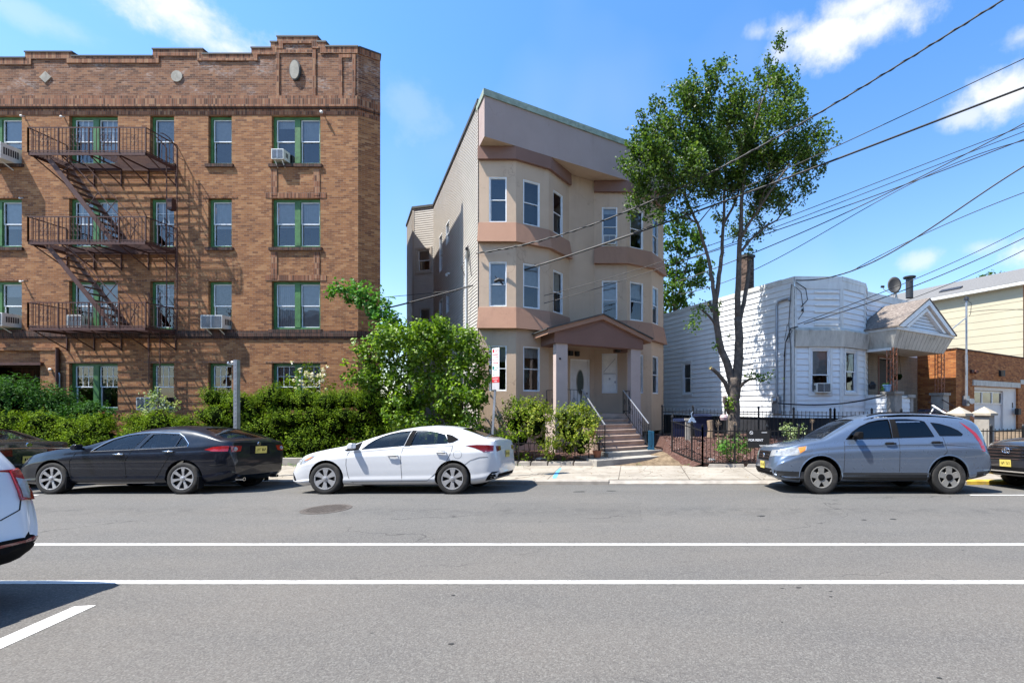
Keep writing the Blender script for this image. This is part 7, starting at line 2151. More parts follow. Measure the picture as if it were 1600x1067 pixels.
    def wheel(s, wx, sg, style, tw=.205):
        R = s.R; y = sg * (s.hw - .012); yi = y - sg * tw
        w = bpy.data.objects.new('wheel', None); COL.objects.link(w); w.parent = s.root; w.location = (wx, (y + yi) / 2, R)
        m = MB(); a, b = (y - w.location.y), (yi - w.location.y)
        rr = style.get('rim', .66) * R
        pr = [(rr, a * .82), (rr + .01, a * .93), (rr + .03, a * .99), (R * .93, a), (R * .985, a * .9), (R, a * .7), (R, 0), (R, b * .7), (R * .985, b * .9), (R * .93, b), (rr, b)]
        m.lathe(pr, (0, 0, 0), 'y', 40); m.build('tyre', M['rubber'], w, local=True, smooth=True, fixn=True)
        m = MB(); m.lathe([(rr + .008, a * .96), (rr - .006, a * .99), (rr - .02, a * .85), (rr - .03, b * .6), (rr - .05, a * .2), (.02, a * .1)], (0, 0, 0), 'y', 36)
        dk = MB(); dk.lathe([(rr - .025, a * .45), (.0, a * .40)], (0, 0, 0), 'y', 24)
        k = style['n']; r1 = rr - .008; ri = style.get('hub', .05); wo, wi = style['wo'], style['wi']; ph = style.get('ph', pi / 2)
        rim = MB(); rim.lathe([(rr + .008, a * .93), (rr + .006, a * 1.0), (rr - .012, a * .99), (rr - .018, a * .8)], (0, 0, 0), 'y', 36)
        for i in range(k):
            an = ph + 2 * pi * i / k; ca, sa = cos(an), sin(an)
            def q(r_, t, yy): return (r_ * ca - t * sa, yy, r_ * sa + t * ca)
            y1 = a * .97; y0 = a * .88; ya = a * style.get('dish', .86)
            prof = [(ri, wi), (ri + (r1 - ri) * .5, wi + (wo - wi) * style.get('mid', .35)), (r1, wo)]
            yy = [ya, (ya + y1) / 2 + a * .02, y1]
            for j in range(2):
                (ra, ta), (rb, tb) = prof[j], prof[j + 1]
                rim.hexa([q(ra, -ta, yy[j] - a * .15), q(ra, ta, yy[j] - a * .15), q(rb, tb, yy[j + 1] - a * .15), q(rb, -tb, yy[j + 1] - a * .15),
                          q(ra, -ta, yy[j]), q(ra, ta, yy[j]), q(rb, tb, yy[j + 1]), q(rb, -tb, yy[j + 1])])
        hb = MB(); hr = style.get('hubr', .06); rim.lathe([(hr * 1.25, a * .70), (hr * 1.15, a * style.get('dish', .86) + .002 * sg), (hr * .7, a * style.get('dish', .86) + .006 * sg), (0, a * style.get('dish', .86) + .006 * sg)], (0, 0, 0), 'y', 20)
        rim.build('rim', M[style['mat']], w, local=True, fixn=True)
        dk.build('spoke_backing', M['hub_dark'], w, local=True)  # plain dark disc, its colour stands for the shade behind the spokes
        hb.lathe([(hr * .72, a * .80), (hr * .70, a * style.get('dish', .86) + .016 * sg), (hr * .4, a * style.get('dish', .86) + .022 * sg), (0, a * style.get('dish', .86) + .022 * sg)], (0, 0, 0), 'y', 16)
        hb.build('hub_cap', M[style.get('cap', 'hub_dark')], w, local=True, fixn=True)
        return w
    def wheels_all(s, style):
        for wx in s.wheels:
            for sg in (-1, 1): s.wheel(wx, sg, style)
    def glass(s, polys, axis='y', mat='car_glass', name='side_window', off=-.012):
        for p in polys:
            s.patch(p, axis, -1, off, 0, .09, name, M[mat], both=(axis == 'y'))
    def frame_line(s, poly, r, mat, name='window_trim'):
        m = MB(); s.line(poly + [poly[0]], r, mb=m, off=.0); return m.build(name, M[mat], s.root, local=True)
    def interior(s, xf, xr, zs=.55, wheel_x=None, roofz=None):
        m = MB()
        for x, n in ((xf, 2), (xr, 3)):
            for y in ((-.36, .36) if n == 2 else (-.4, 0, .4)):
                m.hexa([(x, y - .24, zs - .12), (x + .5 - (.1 if n == 2 else .15), y - .24, zs - .12), (x + .4, y + .24, zs - .12), (x, y + .24, zs - .12), (x - .02, y - .22, zs), (x + .4, y - .22, zs), (x + .4, y + .22, zs), (x - .02, y + .22, zs)])
                m.hexa([(x + .36, y - .23, zs - .02), (x + .5, y - .23, zs - .02), (x + .5, y + .23, zs - .02), (x + .36, y + .23, zs - .02), (x + .52, y - .18, zs + .52), (x + .60, y - .18, zs + .50), (x + .60, y + .18, zs + .50), (x + .52, y + .18, zs + .52)])
                m.hexa([(x + .54, y - .11, zs + .54), (x + .62, y - .11, zs + .54), (x + .62, y + .11, zs + .54), (x + .54, y + .11, zs + .54), (x + .55, y - .1, zs + .72), (x + .61, y - .1, zs + .72), (x + .61, y + .1, zs + .72), (x + .55, y + .1, zs + .72)])
        m.build('seat', M['seat'], s.root, local=True)
        m = MB(); wx = wheel_x or xf - .32
        pts = [Vector((wx + .08 * sin(a_) * 1.0, -.36 + .18 * cos(a_), zs + .33 + .17 * sin(a_))) for a_ in [2 * pi * k / 16 for k in range(17)]]
        m.tube(pts, .014, 6); m.bar((wx - .12, -.36, zs + .2), (wx, -.36, zs + .33), .03); m.bar((wx, -.5, zs + .33), (wx, -.2, zs + .33), .025)
        m.box(wx - .55, wx - .12, -.68, .68, zs, zs + .30); m.build('dashboard', M['trim_black'], s.root, local=True)
    def mirror(s, x, z, mat, w=.13, h=.12, l=.18, both=True):
        for g in (-1, 1):
            hh, _ = s.cast((x + .05, z), 'y', g)
            if hh is None: continue
            y0 = hh.y; m = MB(); y1 = y0 + g * .07; y2 = y0 + g * (.07 + w)
            o = [(x, z - h * .35), (x + .03, z - h * .5), (x + l * .6, z - h * .45), (x + l * .62, z + h * .45), (x + .04, z + h * .5), (x - .02, z + .0)]
            bm = MB(); bm.prism(o, 'y', min(y1, y2), max(y1, y2)); ob = bm.build('mirror', mat, s.root, local=True, fixn=True)
            md = ob.modifiers.new('bv', 'BEVEL'); md.width = .02; md.segments = 3
            a = MB(); a.bar((x + .03, y0 - g * .03, z - h * .35), (x + .05, y1 + g * .02, z - h * .2), .05, .035); a.build('mirror_arm', M['trim_black'], ob, local=True)
    def handle(s, x, z, mat, l=.17):
        for g in (-1, 1):
            h0, _ = s.cast((x - l / 2, z), 'y', g); h1, _ = s.cast((x + l / 2, z), 'y', g)
            if h0 is None or h1 is None: continue
            m = MB(); o = Vector((0, g * .032, 0))
            m.tube([h0, h0 + o, h0.lerp(h1, .5) + o * 1.15, h1 + o, h1], [.012, .015, .016, .015, .012], 8); ob = m.build('handle', mat, s.root, local=True, smooth=True)
        s.patch([(x - l * .4, z - .022), (x + l * .4, z - .022), (x + l * .4, z + .026), (x - l * .4, z + .026)], 'y', -1, .002, .004, .05, 'handle_recess', M['shadow_gap'], both=True)  # near-black patch stands in for the shade in the handle recess
    def plate(s, x, z, txt=True, y=0.0, sg=1, tilt=0.0):
        h, _ = s.cast((y, z), 'x', sg); xx = (h.x if h is not None else x) + sg * .012
        m = MB(); m.box(min(xx, xx + sg * .008), max(xx, xx + sg * .008), y - .152, y + .152, z - .076, z + .076); o = m.build('number_plate', M['plate'], s.root, local=True)
        m = MB(); r = random.Random(int(abs(z) * 1000))
        for k in range(7):      # embossed strokes only: the characters cannot be read in the photograph
            if k == 3: continue
            yy = y - .12 + k * .036; x2 = xx + sg * .0085
            m.box(min(x2, x2 + sg * .002), max(x2, x2 + sg * .002), yy, yy + .006, z - .03, z + .03)
            m.box(min(x2, x2 + sg * .002), max(x2, x2 + sg * .002), yy + .007, yy + .02, z + r.choice([-.03, 0, .022]), z + r.choice([-.022, .008, .03]))
        m.build('characters', M['trim_black'], o, local=True)
    def under(s, z=.2):
        m = MB(); m.box(s.wheels[0] - .3, s.wheels[1] + .35, -s.hw + .33, s.hw - .33, z, z + .22); m.box(s.wheels[0] - .06, s.wheels[0] + .06, -s.hw + .2, s.hw - .2, s.R - .06, s.R + .06); m.box(s.wheels[1] - .06, s.wheels[1] + .06, -s.hw + .2, s.hw - .2, s.R - .06, s.R + .06)
        m.build('underbody', M['trim_black'], s.root, local=True)
    def spans(s, pts, grow=0): pass
def area(p):
    return sum(p[i][0] * p[(i + 1) % len(p)][1] - p[(i + 1) % len(p)][0] * p[i][1] for i in range(len(p))) / 2
def crop(pts, ox, oy, sc): return [(ox + a / sc, oy + b / sc) for a, b in pts]
def rnd_poly(poly, r=.03, n=3):
    out = []; N = len(poly)
    for i in range(N):
        p = Vector(poly[i]); a = Vector(poly[i - 1]); b = Vector(poly[(i + 1) % N]); da = (a - p); db = (b - p)
        ra = min(r, da.length * .4); rb = min(r, db.length * .4); A = p + da.normalized() * ra; B = p + db.normalized() * rb
        for k in range(n + 1):
            t = k / n; out.append(tuple(A * (1 - t) ** 2 + p * 2 * t * (1 - t) + B * t * t))
    return out
SIDE = [(0, -.09), (.05, -.045), (.12, -.014), (.19, -.028), (.34, -.015), (.55, -.003), (.76, .002), (.81, -.014), (.88, -.022), (.95, -.034), (1, -.052)]
SX = (0, 580, 3.335); AX = (440, 560, 4.21); VX = (1180, 600, 3.81)

# ---- 1. black sedan
Xw = (75.5 - CX) / (FPX / 9.2)
c = Car('sedan', 'black four door sedan parked beneath the clipped hedge with silver spoked wheels', Xw, 1.76, 4.46, .93,
        [(-.93, .50), (-.91, .60), (-.85, .68), (-.7, .76), (-.4, .85), (0, .915), (.4, .965), (.62, 1.0), (.9, 1.13), (1.2, 1.25), (1.5, 1.345), (1.8, 1.395), (2.1, 1.41), (2.4, 1.40), (2.7, 1.355), (3.0, 1.255), (3.2, 1.16), (3.28, 1.11), (3.4, 1.095), (3.48, 1.08), (3.50, 1.0), (3.52, .8), (3.53, .5)],
        [(-.93, .36), (-.9, .24), (-.7, .19), (-.35, .18), (3.1, .2), (3.3, .24), (3.5, .32), (3.57, .42)],
        [(-.93, .49), (-.5, .76), (0, .87), (.5, .93), (1, .955), (2, .975), (2.8, 1.01), (3.2, 1.04), (3.5, 1.02), (3.57, .48)], SIDE, [0, 2.67], .318, M['car_black'], lean=.36)
fw_ = c.px(crop([(478, 412), (520, 385), (565, 358), (620, 338), (680, 328), (748, 324), (690, 402)], *SX)); rw = c.px(crop([(722, 399), (768, 328), (840, 326), (905, 331), (915, 340), (902, 392)], *SX)); qw = c.px(crop([(908, 391), (922, 343), (945, 360), (962, 382), (958, 390)], *SX))
tw = [[(.72, -.60), (.72, .60), (1.3, .52), (1.45, .0 + .0), (1.3, -.52)]]
ws = [(.66, -.62), (.62, -.3), (.60, 0), (.62, .3), (.66, .62), (1.42, .49), (1.36, 0), (1.42, -.49)]
rg_ = [(2.70, -.46), (2.64, 0), (2.70, .46), (3.20, .58), (3.24, 0), (3.20, -.58)]
c.body((.75, 3.15), [fw_, rw, qw], [ws, rg_]); c.glass([fw_, rw, qw]); c.glass([ws], 'z', name='windscreen'); c.glass([rg_], 'z', name='rear_window')
c.interior(1.15, 2.05, .5); c.under()
c.frame_line(c.px(crop([(470, 418), (520, 380), (570, 350), (630, 330), (700, 320), (760, 318), (905, 323), (935, 340), (972, 378), (970, 392), (900, 398), (690, 408)], *SX)), .007, 'chrome')
c.line(c.px(crop([(745, 322), (692, 402), (655, 470), (655, 560), (665, 580)], *SX))); c.line(c.px(crop([(395, 425), (368, 470), (365, 545), (372, 590)], *SX))); c.line(c.px(crop([(905, 395), (880, 450), (835, 520), (795, 580)], *SX)))
c.line(c.px(crop([(372, 583), (795, 580)], *SX)), .008, mat=M['chrome'], name='sill_trim')
c.line([(.62, -.68), (.5, 0), (.62, .68)], .004, 'z', both=False); c.line([(3.31, -.62), (3.31, .62)], .004, 'z', both=False)
for q in ((625, 432), (882, 417)): (x, z), = c.px(crop([q], *SX)); c.handle(x, z, M['chrome'], .18)
(x, z), = c.px(crop([(425, 400)], *SX)); c.mirror(x - .04, z + .02, M['car_black'])
tl = [(3.05, .90), (3.2, .955), (3.38, .975), (3.50, .975), (3.50, .86), (3.2, .865)]; c.patch(tl, 'y', -1, .004, .01, .05, 'tail_light', M['tail_red'], both=True)
for g in (-1, 1):
    c.patch([(g * .50, .86), (g * .70, .85), (g * .70, .975), (g * .46, .97)][::g], 'x', 1, .006, .01, .05, 'tail_light', M['tail_red'])
    h, _ = c.cast((g * .62, .91), 'x', 1); m = MB(); m.lathe([(0, .0), (.045, 0), (.03, .02), (0, .02)], tuple(h + Vector((.006, 0, 0))), 'x', 14); m.build('reversing_lamp', M['lamp_clear'], c.root, local=True)
hl = c.px(crop([(128, 500), (150, 478), (180, 470), (165, 492)], *SX), -.6); c.patch(hl, 'y', -1, .004, .01, .05, 'headlight', M['lamp_clear'], both=True)
for g in (-1, 1): c.patch([(g * .42, .60), (g * .74, .62), (g * .74, .72), (g * .5, .70)][::g], 'x', -1, .004, .01, .05, 'headlight', M['lamp_clear'])
c.patch([(-.3, .48), (.3, .48), (.34, .64), (-.34, .64)], 'x', -1, .004, .01, .05, 'grille', M['trim_black'])
c.plate(3.7, .88, y=0.02); c.patch([(-.27, .79), (.27, .79), (.24, .97), (-.24, .97)], 'x', 1, .002, .006, .06, 'plate_recess', M['trim_black'])
m = MB(); h, _ = c.cast((0, 1.01), 'x', 1); m.lathe([(0, 0), (.045, 0), (.04, .012), (0, .012)], tuple(h), 'x', 14); m.build('badge', M['chrome'], c.root, local=True)
c.line([(3.17, .58), (3.45, .60)], .004)
c.line([(-.75, .56), (.75, .56)], .006, 'x', 1, both=False)
m = MB(); m.lathe([(.03, 0), (.035, 0), (.035, .16), (.03, .16)], (3.42, -.45, .27), 'x', 12); m.lathe([(.03, 0), (.035, 0), (.035, .16), (.03, .16)], (3.42, .45, .27), 'x', 12); m.build('exhaust', M['chrome'], c.root, local=True)
c.wheels_all(dict(n=7, wo=.040, wi=.020, mat='alloy', rim=.70, hub=.045, hubr=.05, dish=.84, cap='alloy', mid=.1))
for g in (-1, 1):
    for wx in (.36, 3.03): m = MB(); m.box(wx - .008, wx + .008, g * (c.hw - .05) - .07, g * (c.hw - .05) + .05, .12, .36); m.build('mud_flap', M['trim_black'], c.root, local=True)
# ---- 2. white sedan
Xw = (505.8 - CX) / (FPX / 9.2)
c = Car('sedan', 'white four door compact sedan parked in front of the tan house hedge', Xw, 1.72, 4.30, .83,
        [(-.83, .46), (-.81, .58), (-.74, .69), (-.6, .78), (-.35, .865), (0, .93), (.3, .985), (.5, 1.03), (.8, 1.17), (1.1, 1.275), (1.4, 1.355), (1.7, 1.40), (2.0, 1.42), (2.3, 1.405), (2.6, 1.355), (2.9, 1.26), (3.15, 1.165), (3.25, 1.125), (3.34, 1.12), (3.41, 1.085), (3.435, 1.0), (3.455, .8), (3.47, .52)],
        [(-.83, .3), (-.8, .2), (-.6, .16), (-.35, .17), (3.0, .19), (3.2, .22), (3.41, .29), (3.47, .42)],
        [(-.83, .45), (-.5, .72), (0, .86), (.5, .94), (1, .97), (2, 1.01), (2.7, 1.05), (3.2, 1.06), (3.4, 1.03), (3.47, .5)], SIDE, [0, 2.585], .315, M['car_white'], lean=.38)
fw_ = c.px(crop([(520, 600), (560, 562), (600, 533), (640, 512), (690, 494), (750, 481), (832, 473), (800, 576)], *AX)); rw = c.px(crop([(842, 574), (868, 474), (930, 474), (1000, 482), (1062, 500), (1090, 545), (1088, 560)], *AX)); qb = c.px(crop([(1070, 495), (1110, 505), (1158, 532), (1120, 552), (1092, 556)], *AX))
ws = [(.50, -.60), (.44, 0), (.50, .60), (1.25, .49), (1.18, 0), (1.25, -.49)]; rg_ = [(2.62, -.44), (2.57, 0), (2.62, .44), (3.14, .56), (3.18, 0), (3.14, -.56)]
c.body((.62, 3.05), [fw_, rw], [ws, rg_]); c.glass([fw_, rw]); c.glass([ws], 'z', name='windscreen'); c.glass([rg_], 'z', name='rear_window', mat='car_glass_dark')
c.patch(qb, 'y', -1, .007, .004, .05, 'quarter_panel', M['trim_black'], both=True); c.patch(c.px(crop([(836, 473), (866, 473), (842, 576), (803, 577)], *AX)), 'y', -1, .007, .009, .04, 'door_pillar', M['trim_black'], both=True)
c.patch(c.px(crop([(410, 604), (470, 572), (520, 548), (505, 600), (430, 608)], *AX)), 'y', -1, .006, .008, .04, 'mirror_base', M['trim_black'], both=True)
c.interior(1.0, 1.9, .5); c.under()
c.line(c.px(crop([(800, 578), (786, 640), (787, 720), (790, 805)], *AX))); c.line(c.px(crop([(445, 612), (430, 640), (426, 700), (435, 770), (452, 812), (470, 818)], *AX))); c.line(c.px(crop([(1125, 560), (1118, 610), (1080, 690), (1000, 765), (955, 805), (460, 812)], *AX)))
c.line([(.44, -.66), (.30, 0), (.44, .66)], .004, 'z', both=False); c.line([(3.2, -.62), (3.2, .62)], .004, 'z', both=False)
c.line(c.px(crop([(1200, 700), (1240, 670), (1300, 650), (1350, 648)], *AX))); 
for q in ((735, 637), (1053, 617)): (x, z), = c.px(crop([q], *AX)); c.handle(x, z, M['car_white'], .19)
(x, z), = c.px(crop([(470, 585)], *AX)); c.mirror(x - .03, z + .03, M['car_white'], .14, .12)
tl = [(2.82, .985), (3.05, 1.0), (3.25, .995), (3.37, .985), (3.37, .87), (3.2, .85), (3.02, .93)]; c.patch(tl, 'y', -1, .004, .01, .04, 'tail_light', M['tail_dark'], both=True)
for g in (-1, 1): c.patch([(g * .42, .89), (g * .66, .86), (g * .66, .975), (g * .42, .975)][::g], 'x', 1, .005, .01, .05, 'tail_light', M['tail_dark'])
hl = c.px(crop([(128, 690), (142, 662), (185, 642), (262, 630), (222, 655), (165, 690), (140, 700)], *AX), -.70); c.patch(hl, 'y', -1, .004, .01, .04, 'headlight', M['lamp_clear'], both=True)
c.patch(c.px(crop([(165, 672), (200, 652), (230, 645), (195, 665)], *AX), -.7), 'y', -1, .010, .012, .04, 'indicator', M['lamp_orange'], both=True)
for g in (-1, 1): c.patch([(g * .40, .60), (g * .7, .64), (g * .7, .74), (g * .5, .70)][::g], 'x', -1, .004, .01, .05, 'headlight', M['lamp_clear'])
c.patch([(-.35, .36), (.35, .36), (.45, .58), (-.45, .58)], 'x', -1, .004, .01, .05, 'grille', M['trim_black'])
c.patch(c.px(crop([(100, 745), (118, 775), (128, 812), (108, 808)], *AX), -.6), 'y', -1, .004, .006, .04, 'fog_lamp', M['trim_black'], both=True)
c.patch(c.px(crop([(1352, 800), (1375, 765), (1395, 742), (1500, 733), (1500, 748), (1450, 775), (1375, 796)], *AX), -.6), 'y', -1, .003, .004, .04, 'lower_bumper', M['trim_black'], both=True)
c.patch([(-.62, .28), (.62, .28), (.58, .40), (-.58, .40)], 'x', 1, .004, .006, .05, 'lower_bumper', M['trim_black'])
c.plate(3.56, .80); c.line(c.px(crop([(430, 620), (790, 590), (1120, 575)], *AX)), .0025)
(x, z), = c.px(crop([(1158, 631)], *AX)); m = MB(); pts = [(x + .085 * cos(a_), z + .08 * sin(a_)) for a_ in [2 * pi * k / 16 for k in range(17)]]; c.line(pts, .0025, both=False, sg=-1)
m = MB(); m.bar((2.55, 0, 1.40), (2.78, 0, 1.50), .008); m.build('aerial', M['trim_black'], c.root, local=True)
c.wheels_all(dict(n=6, wo=.062, wi=.026, mat='alloy', rim=.68, hub=.05, hubr=.055, dish=.9, cap='alloy', mid=.35))
# ---- 3. blue crossover
Xw = (1284.8 - CX) / (FPX / 9.2)
c = Car('crossover', 'light steel blue crossover parked in front of the white bungalow', Xw, 1.80, 4.52, .93,
        [(-.93, .52), (-.925, .72), (-.90, .86), (-.84, .94), (-.7, .99), (-.4, 1.05), (-.05, 1.11), (.1, 1.14), (.4, 1.33), (.75, 1.53), (1.0, 1.61), (1.3, 1.665), (1.7, 1.69), (2.1, 1.695), (2.5, 1.685), (2.9, 1.655), (3.15, 1.62), (3.32, 1.57), (3.42, 1.47), (3.49, 1.26), (3.54, 1.05), (3.57, .78), (3.58, .50)],
        [(-.93, .45), (-.9, .34), (-.7, .25), (-.4, .22), (0, .24), (3.0, .26), (3.4, .34), (3.56, .42)],
        [(-.93, .5), (-.8, .72), (-.4, .93), (0, 1.0), (.5, 1.04), (1, 1.06), (2, 1.09), (3, 1.12), (3.3, 1.1), (3.5, .9), (3.58, .44)], SIDE, [0, 2.60], .345, M['car_blue'], lean=.26, wid=[(-.93, .62), (-.90, .72), (-.80, .80), (-.6, .85), (-.2, .89), (.2, .9), (2.6, .9), (3.1, .885), (3.38, .86), (3.50, .82), (3.55, .78), (3.59, .68)])
fw_ = c.px(crop([(548, 328), (590, 285), (640, 252), (700, 226), (760, 213), (820, 208), (824, 322), (655, 326)], *VX)); rw = c.px(crop([(866, 319), (858, 207), (930, 207), (1000, 214), (1032, 222), (1074, 312)], *VX)); qw = c.px(crop([(1110, 307), (1068, 228), (1120, 236), (1180, 255), (1225, 277), (1248, 298), (1240, 306)], *VX))
ws = [(.08, -.68), (-.0, 0), (.08, .68), (.86, .54), (.78, 0), (.86, -.54)]
c.body((.4, 3.1), [fw_], [ws], c.R + .075); c.glass([fw_], mat='car_glass_dark'); c.glass([rw, qw], mat='car_glass_dark', off=.003); c.glass([ws], 'z', name='windscreen')
c.patch([(-.55, 1.10), (.55, 1.10), (.50, 1.48), (-.50, 1.48)], 'x', 1, .003, .004, .06, 'rear_window', M['car_glass_dark'])
c.patch(c.px(crop([(826, 208), (856, 207), (864, 320), (828, 322)], *VX)), 'y', -1, .007, .009, .04, 'door_pillar', M['trim_black'], both=True)
for q in (fw_, rw, qw): c.frame_line(q, .008, 'trim_black')
c.line(c.px(crop([(845, 205), (850, 320)], *VX)), .006, mat=M['chrome'], name='pillar_trim')
c.interior(.85, 1.8, .62); c.under(.24)
c.line(c.px(crop([(862, 322), (858, 430), (860, 520)], *VX))); c.line(c.px(crop([(535, 340), (530, 430), (528, 520)], *VX))); c.line(c.px(crop([(1125, 312), (1140, 400), (1105, 440), (1055, 510), (1048, 525)], *VX))); c.line(c.px(crop([(532, 370), (860, 364), (1130, 360), (1340, 378)], *VX)), .003)
c.line([(-.02, -.70), (-.14, 0), (-.02, .70)], .004, 'z', both=False)
for q in ((806, 353), (1082, 347)): (x, z), = c.px(crop([q], *VX)); c.handle(x, z, M['trim_black'], .20)
(x, z), = c.px(crop([(592, 312)], *VX)); c.mirror(x - .02, z + .02, M['trim_black'], .17, .16, .2)
c.patch(c.px(crop([(526, 526), (1046, 526), (1040, 572), (700, 574), (522, 566)], *VX)), 'y', -1, .006, .012, .06, 'sill_cladding', M['cladding'], both=True)
c.patch(c.px(crop([(1296, 520), (1384, 512), (1380, 540), (1300, 556)], *VX), -.75), 'y', -1, .006, .01, .05, 'bumper_cladding', M['cladding'], both=True)
c.patch([(-.72, .42), (.72, .42), (.72, .58), (-.72, .58)], 'x', 1, .006, .01, .06, 'bumper_cladding', M['cladding'])
c.patch(c.px(crop([(1218, 226), (1262, 256), (1305, 292), (1335, 340), (1347, 372), (1347, 398), (1326, 399), (1312, 350), (1285, 300), (1245, 260)], *VX), -.74), 'y', -1, .004, .01, .05, 'tail_light', M['tail_red'], both=True)
hl = c.px(crop([(132, 428), (150, 398), (200, 380), (300, 368), (292, 392), (250, 420), (170, 428)], *VX), -.74); c.patch(hl, 'y', -1, .004, .01, .04, 'headlight', M['lamp_clear'], both=True)
c.patch(c.px(crop([(255, 378), (300, 370), (290, 394), (262, 410)], *VX), -.8), 'y', -1, .010, .012, .04, 'indicator', M['lamp_orange'], both=True)
for g in (-1, 1): c.patch([(g * .44, .74), (g * .74, .78), (g * .74, .90), (g * .46, .88)][::g], 'x', -1, .004, .01, .05, 'headlight', M['lamp_clear'])
c.patch([(-.40, .66), (.40, .66), (.44, .86), (-.44, .86)], 'x', -1, .003, .006, .05, 'grille', M['trim_black'])
for zz in (.72, .78, .845): c.line([(-.41, zz), (.41, zz)], .010, 'x', -1, both=False, off=.0, name='grille_bar', mat=M['chrome'])
m = MB(); h, _ = c.cast((0, .76), 'x', -1)
if h: m.lathe([(.0, -.02), (.05, -.015), (.055, .0), (0, .0)], tuple(h), 'x', 14); m.build('badge', M['chrome'], c.root, local=True)
c.patch([(-.6, .36), (.6, .36), (.62, .50), (-.62, .50)], 'x', -1, .004, .008, .06, 'lower_grille', M['trim_black'])
c.patch(c.px(crop([(75, 495), (130, 515), (285, 520), (280, 574), (170, 560), (100, 525)], *VX), -.76), 'y', -1, .005, .008, .05, 'lower_bumper', M['cladding'], both=True)
c.plate(-.93, .56, sg=-1)
for q in c.wheels:   # dark arch lips
    m = MB(); c.line([(q + (c.R + .088) * cos(a_), c.R + .01 + (c.R + .088) * sin(a_)) for a_ in [pi * (-.06 + 1.12 * k / 18) for k in range(19)]], .013, mb=m, off=.0); m.build('arch_lip', M['car_blue'], c.root, local=True)
c.wheels_all(dict(n=5, wo=.066, wi=.055, mat='steel_wheel', rim=.62, hub=.03, hubr=.095, dish=.86, cap='trim_black', mid=.1))
m = MB(); m.tube([(1.1, -.62, 1.60), (1.4, -.60, 1.67), (2.6, -.60, 1.68), (2.95, -.61, 1.60)], .014, 6); m.tube([(1.1, .62, 1.60), (1.4, .60, 1.67), (2.6, .60, 1.68), (2.95, .61, 1.60)], .014, 6); m.build('roof_trim', M['trim_black'], c.root, local=True)
# ---- 4. charcoal SUV at the right edge
c = Car('suv', 'charcoal SUV at the right edge with a chrome barred grille', 9.27, 1.91, 4.79, .93,
        [(-.93, .55), (-.91, .85), (-.86, .98), (-.7, 1.06), (-.3, 1.13), (.2, 1.18), (.5, 1.32), (.9, 1.52), (1.3, 1.67), (1.8, 1.74), (2.6, 1.73), (3.2, 1.66), (3.5, 1.45), (3.7, 1.1), (3.8, .8), (3.86, .5)],
        [(-.93, .42), (-.88, .3), (-.5, .24), (3.4, .27), (3.86, .42)], [(-.93, .54), (-.6, .92), (0, 1.05), (1, 1.12), (2, 1.14), (3.4, 1.18), (3.8, .78), (3.86, .49)], SIDE, [0, 2.79], .365, M['car_char'], lean=.3)
c.body(None, [], [])
sg_ = [(.62, 1.14), (.95, 1.38), (1.3, 1.56), (1.6, 1.62), (1.62, 1.16)]; c.glass([sg_, [(1.70, 1.16), (1.70, 1.63), (2.5, 1.63), (2.55, 1.17)], [(2.65, 1.18), (2.6, 1.62), (3.1, 1.56), (3.3, 1.22)]], mat='car_glass_dark', off=.003)
c.glass([[(.36, -.7), (.28, 0), (.36, .7), (1.15, .6), (1.08, 0), (1.15, -.6)]], 'z', mat='car_glass_dark', off=.003, name='windscreen')
c.patch([(-.62, .66), (.62, .66), (.74, .90), (.56, .98), (-.56, .98), (-.74, .90)], 'x', -1, .003, .006, .05, 'grille', M['trim_black'])
for zz, hh in ((.675, .64), (.75, .66), (.82, .68), (.89, .68), (.965, .58)): c.line([(-hh, zz), (hh, zz)], .016, 'x', -1, both=False, name='grille_bar', mat=M['chrome'])
m = MB(); h, _ = c.cast((0, .86), 'x', -1); m.tube([h + Vector((-.03, .10 * cos(a_), .065 * sin(a_))) for a_ in [2 * pi * k / 20 for k in range(21)]], .014, 6); m.tube([h + Vector((-.03, .035 * cos(a_), .06 * sin(a_))) for a_ in [2 * pi * k / 16 for k in range(17)]], .011, 6); m.tube([h + Vector((-.03, .07 * cos(a_), .03 + .025 * sin(a_))) for a_ in [2 * pi * k / 16 for k in range(17)]], .010, 6); m.build('emblem', M['chrome'], c.root, local=True)
for g in (-1, 1): c.patch([(g * .62, .78), (g * .9, .84), (g * .9, .98), (g * .60, .96)][::g], 'x', -1, .005, .01, .05, 'headlight', M['lamp_clear']); 
c.patch([(-.90, .84), (-.5, .93), (-.25, 1.04), (-.6, 1.02), (-.86, .97)], 'y', -1, .005, .01, .05, 'headlight', M['lamp_clear'], both=True)
c.patch([(-.6, .34), (.6, .34), (.66, .50), (-.66, .50)], 'x', -1, .004, .008, .06, 'lower_grille', M['trim_black']); c.line([(-.8, .40), (.8, .40)], .022, 'x', -1, both=False, name='bumper_trim', mat=M['chrome'])
for g in (-1, 1): c.patch([(g * .66, .40), (g * .82, .42), (g * .82, .52), (g * .7, .5)][::g], 'x', -1, .005, .01, .05, 'fog_lamp', M['lamp_clear'])
c.plate(-.93, .58, sg=-1); c.under(.26); c.mirror(.62, 1.12, M['car_char'], .2, .18)
for xl in (1.64, 2.6, .45): c.line([(xl, 1.12), (xl, .35)])
c.wheels_all(dict(n=5, wo=.06, wi=.04, mat='alloy', rim=.68, hub=.05, hubr=.07, dish=.86))
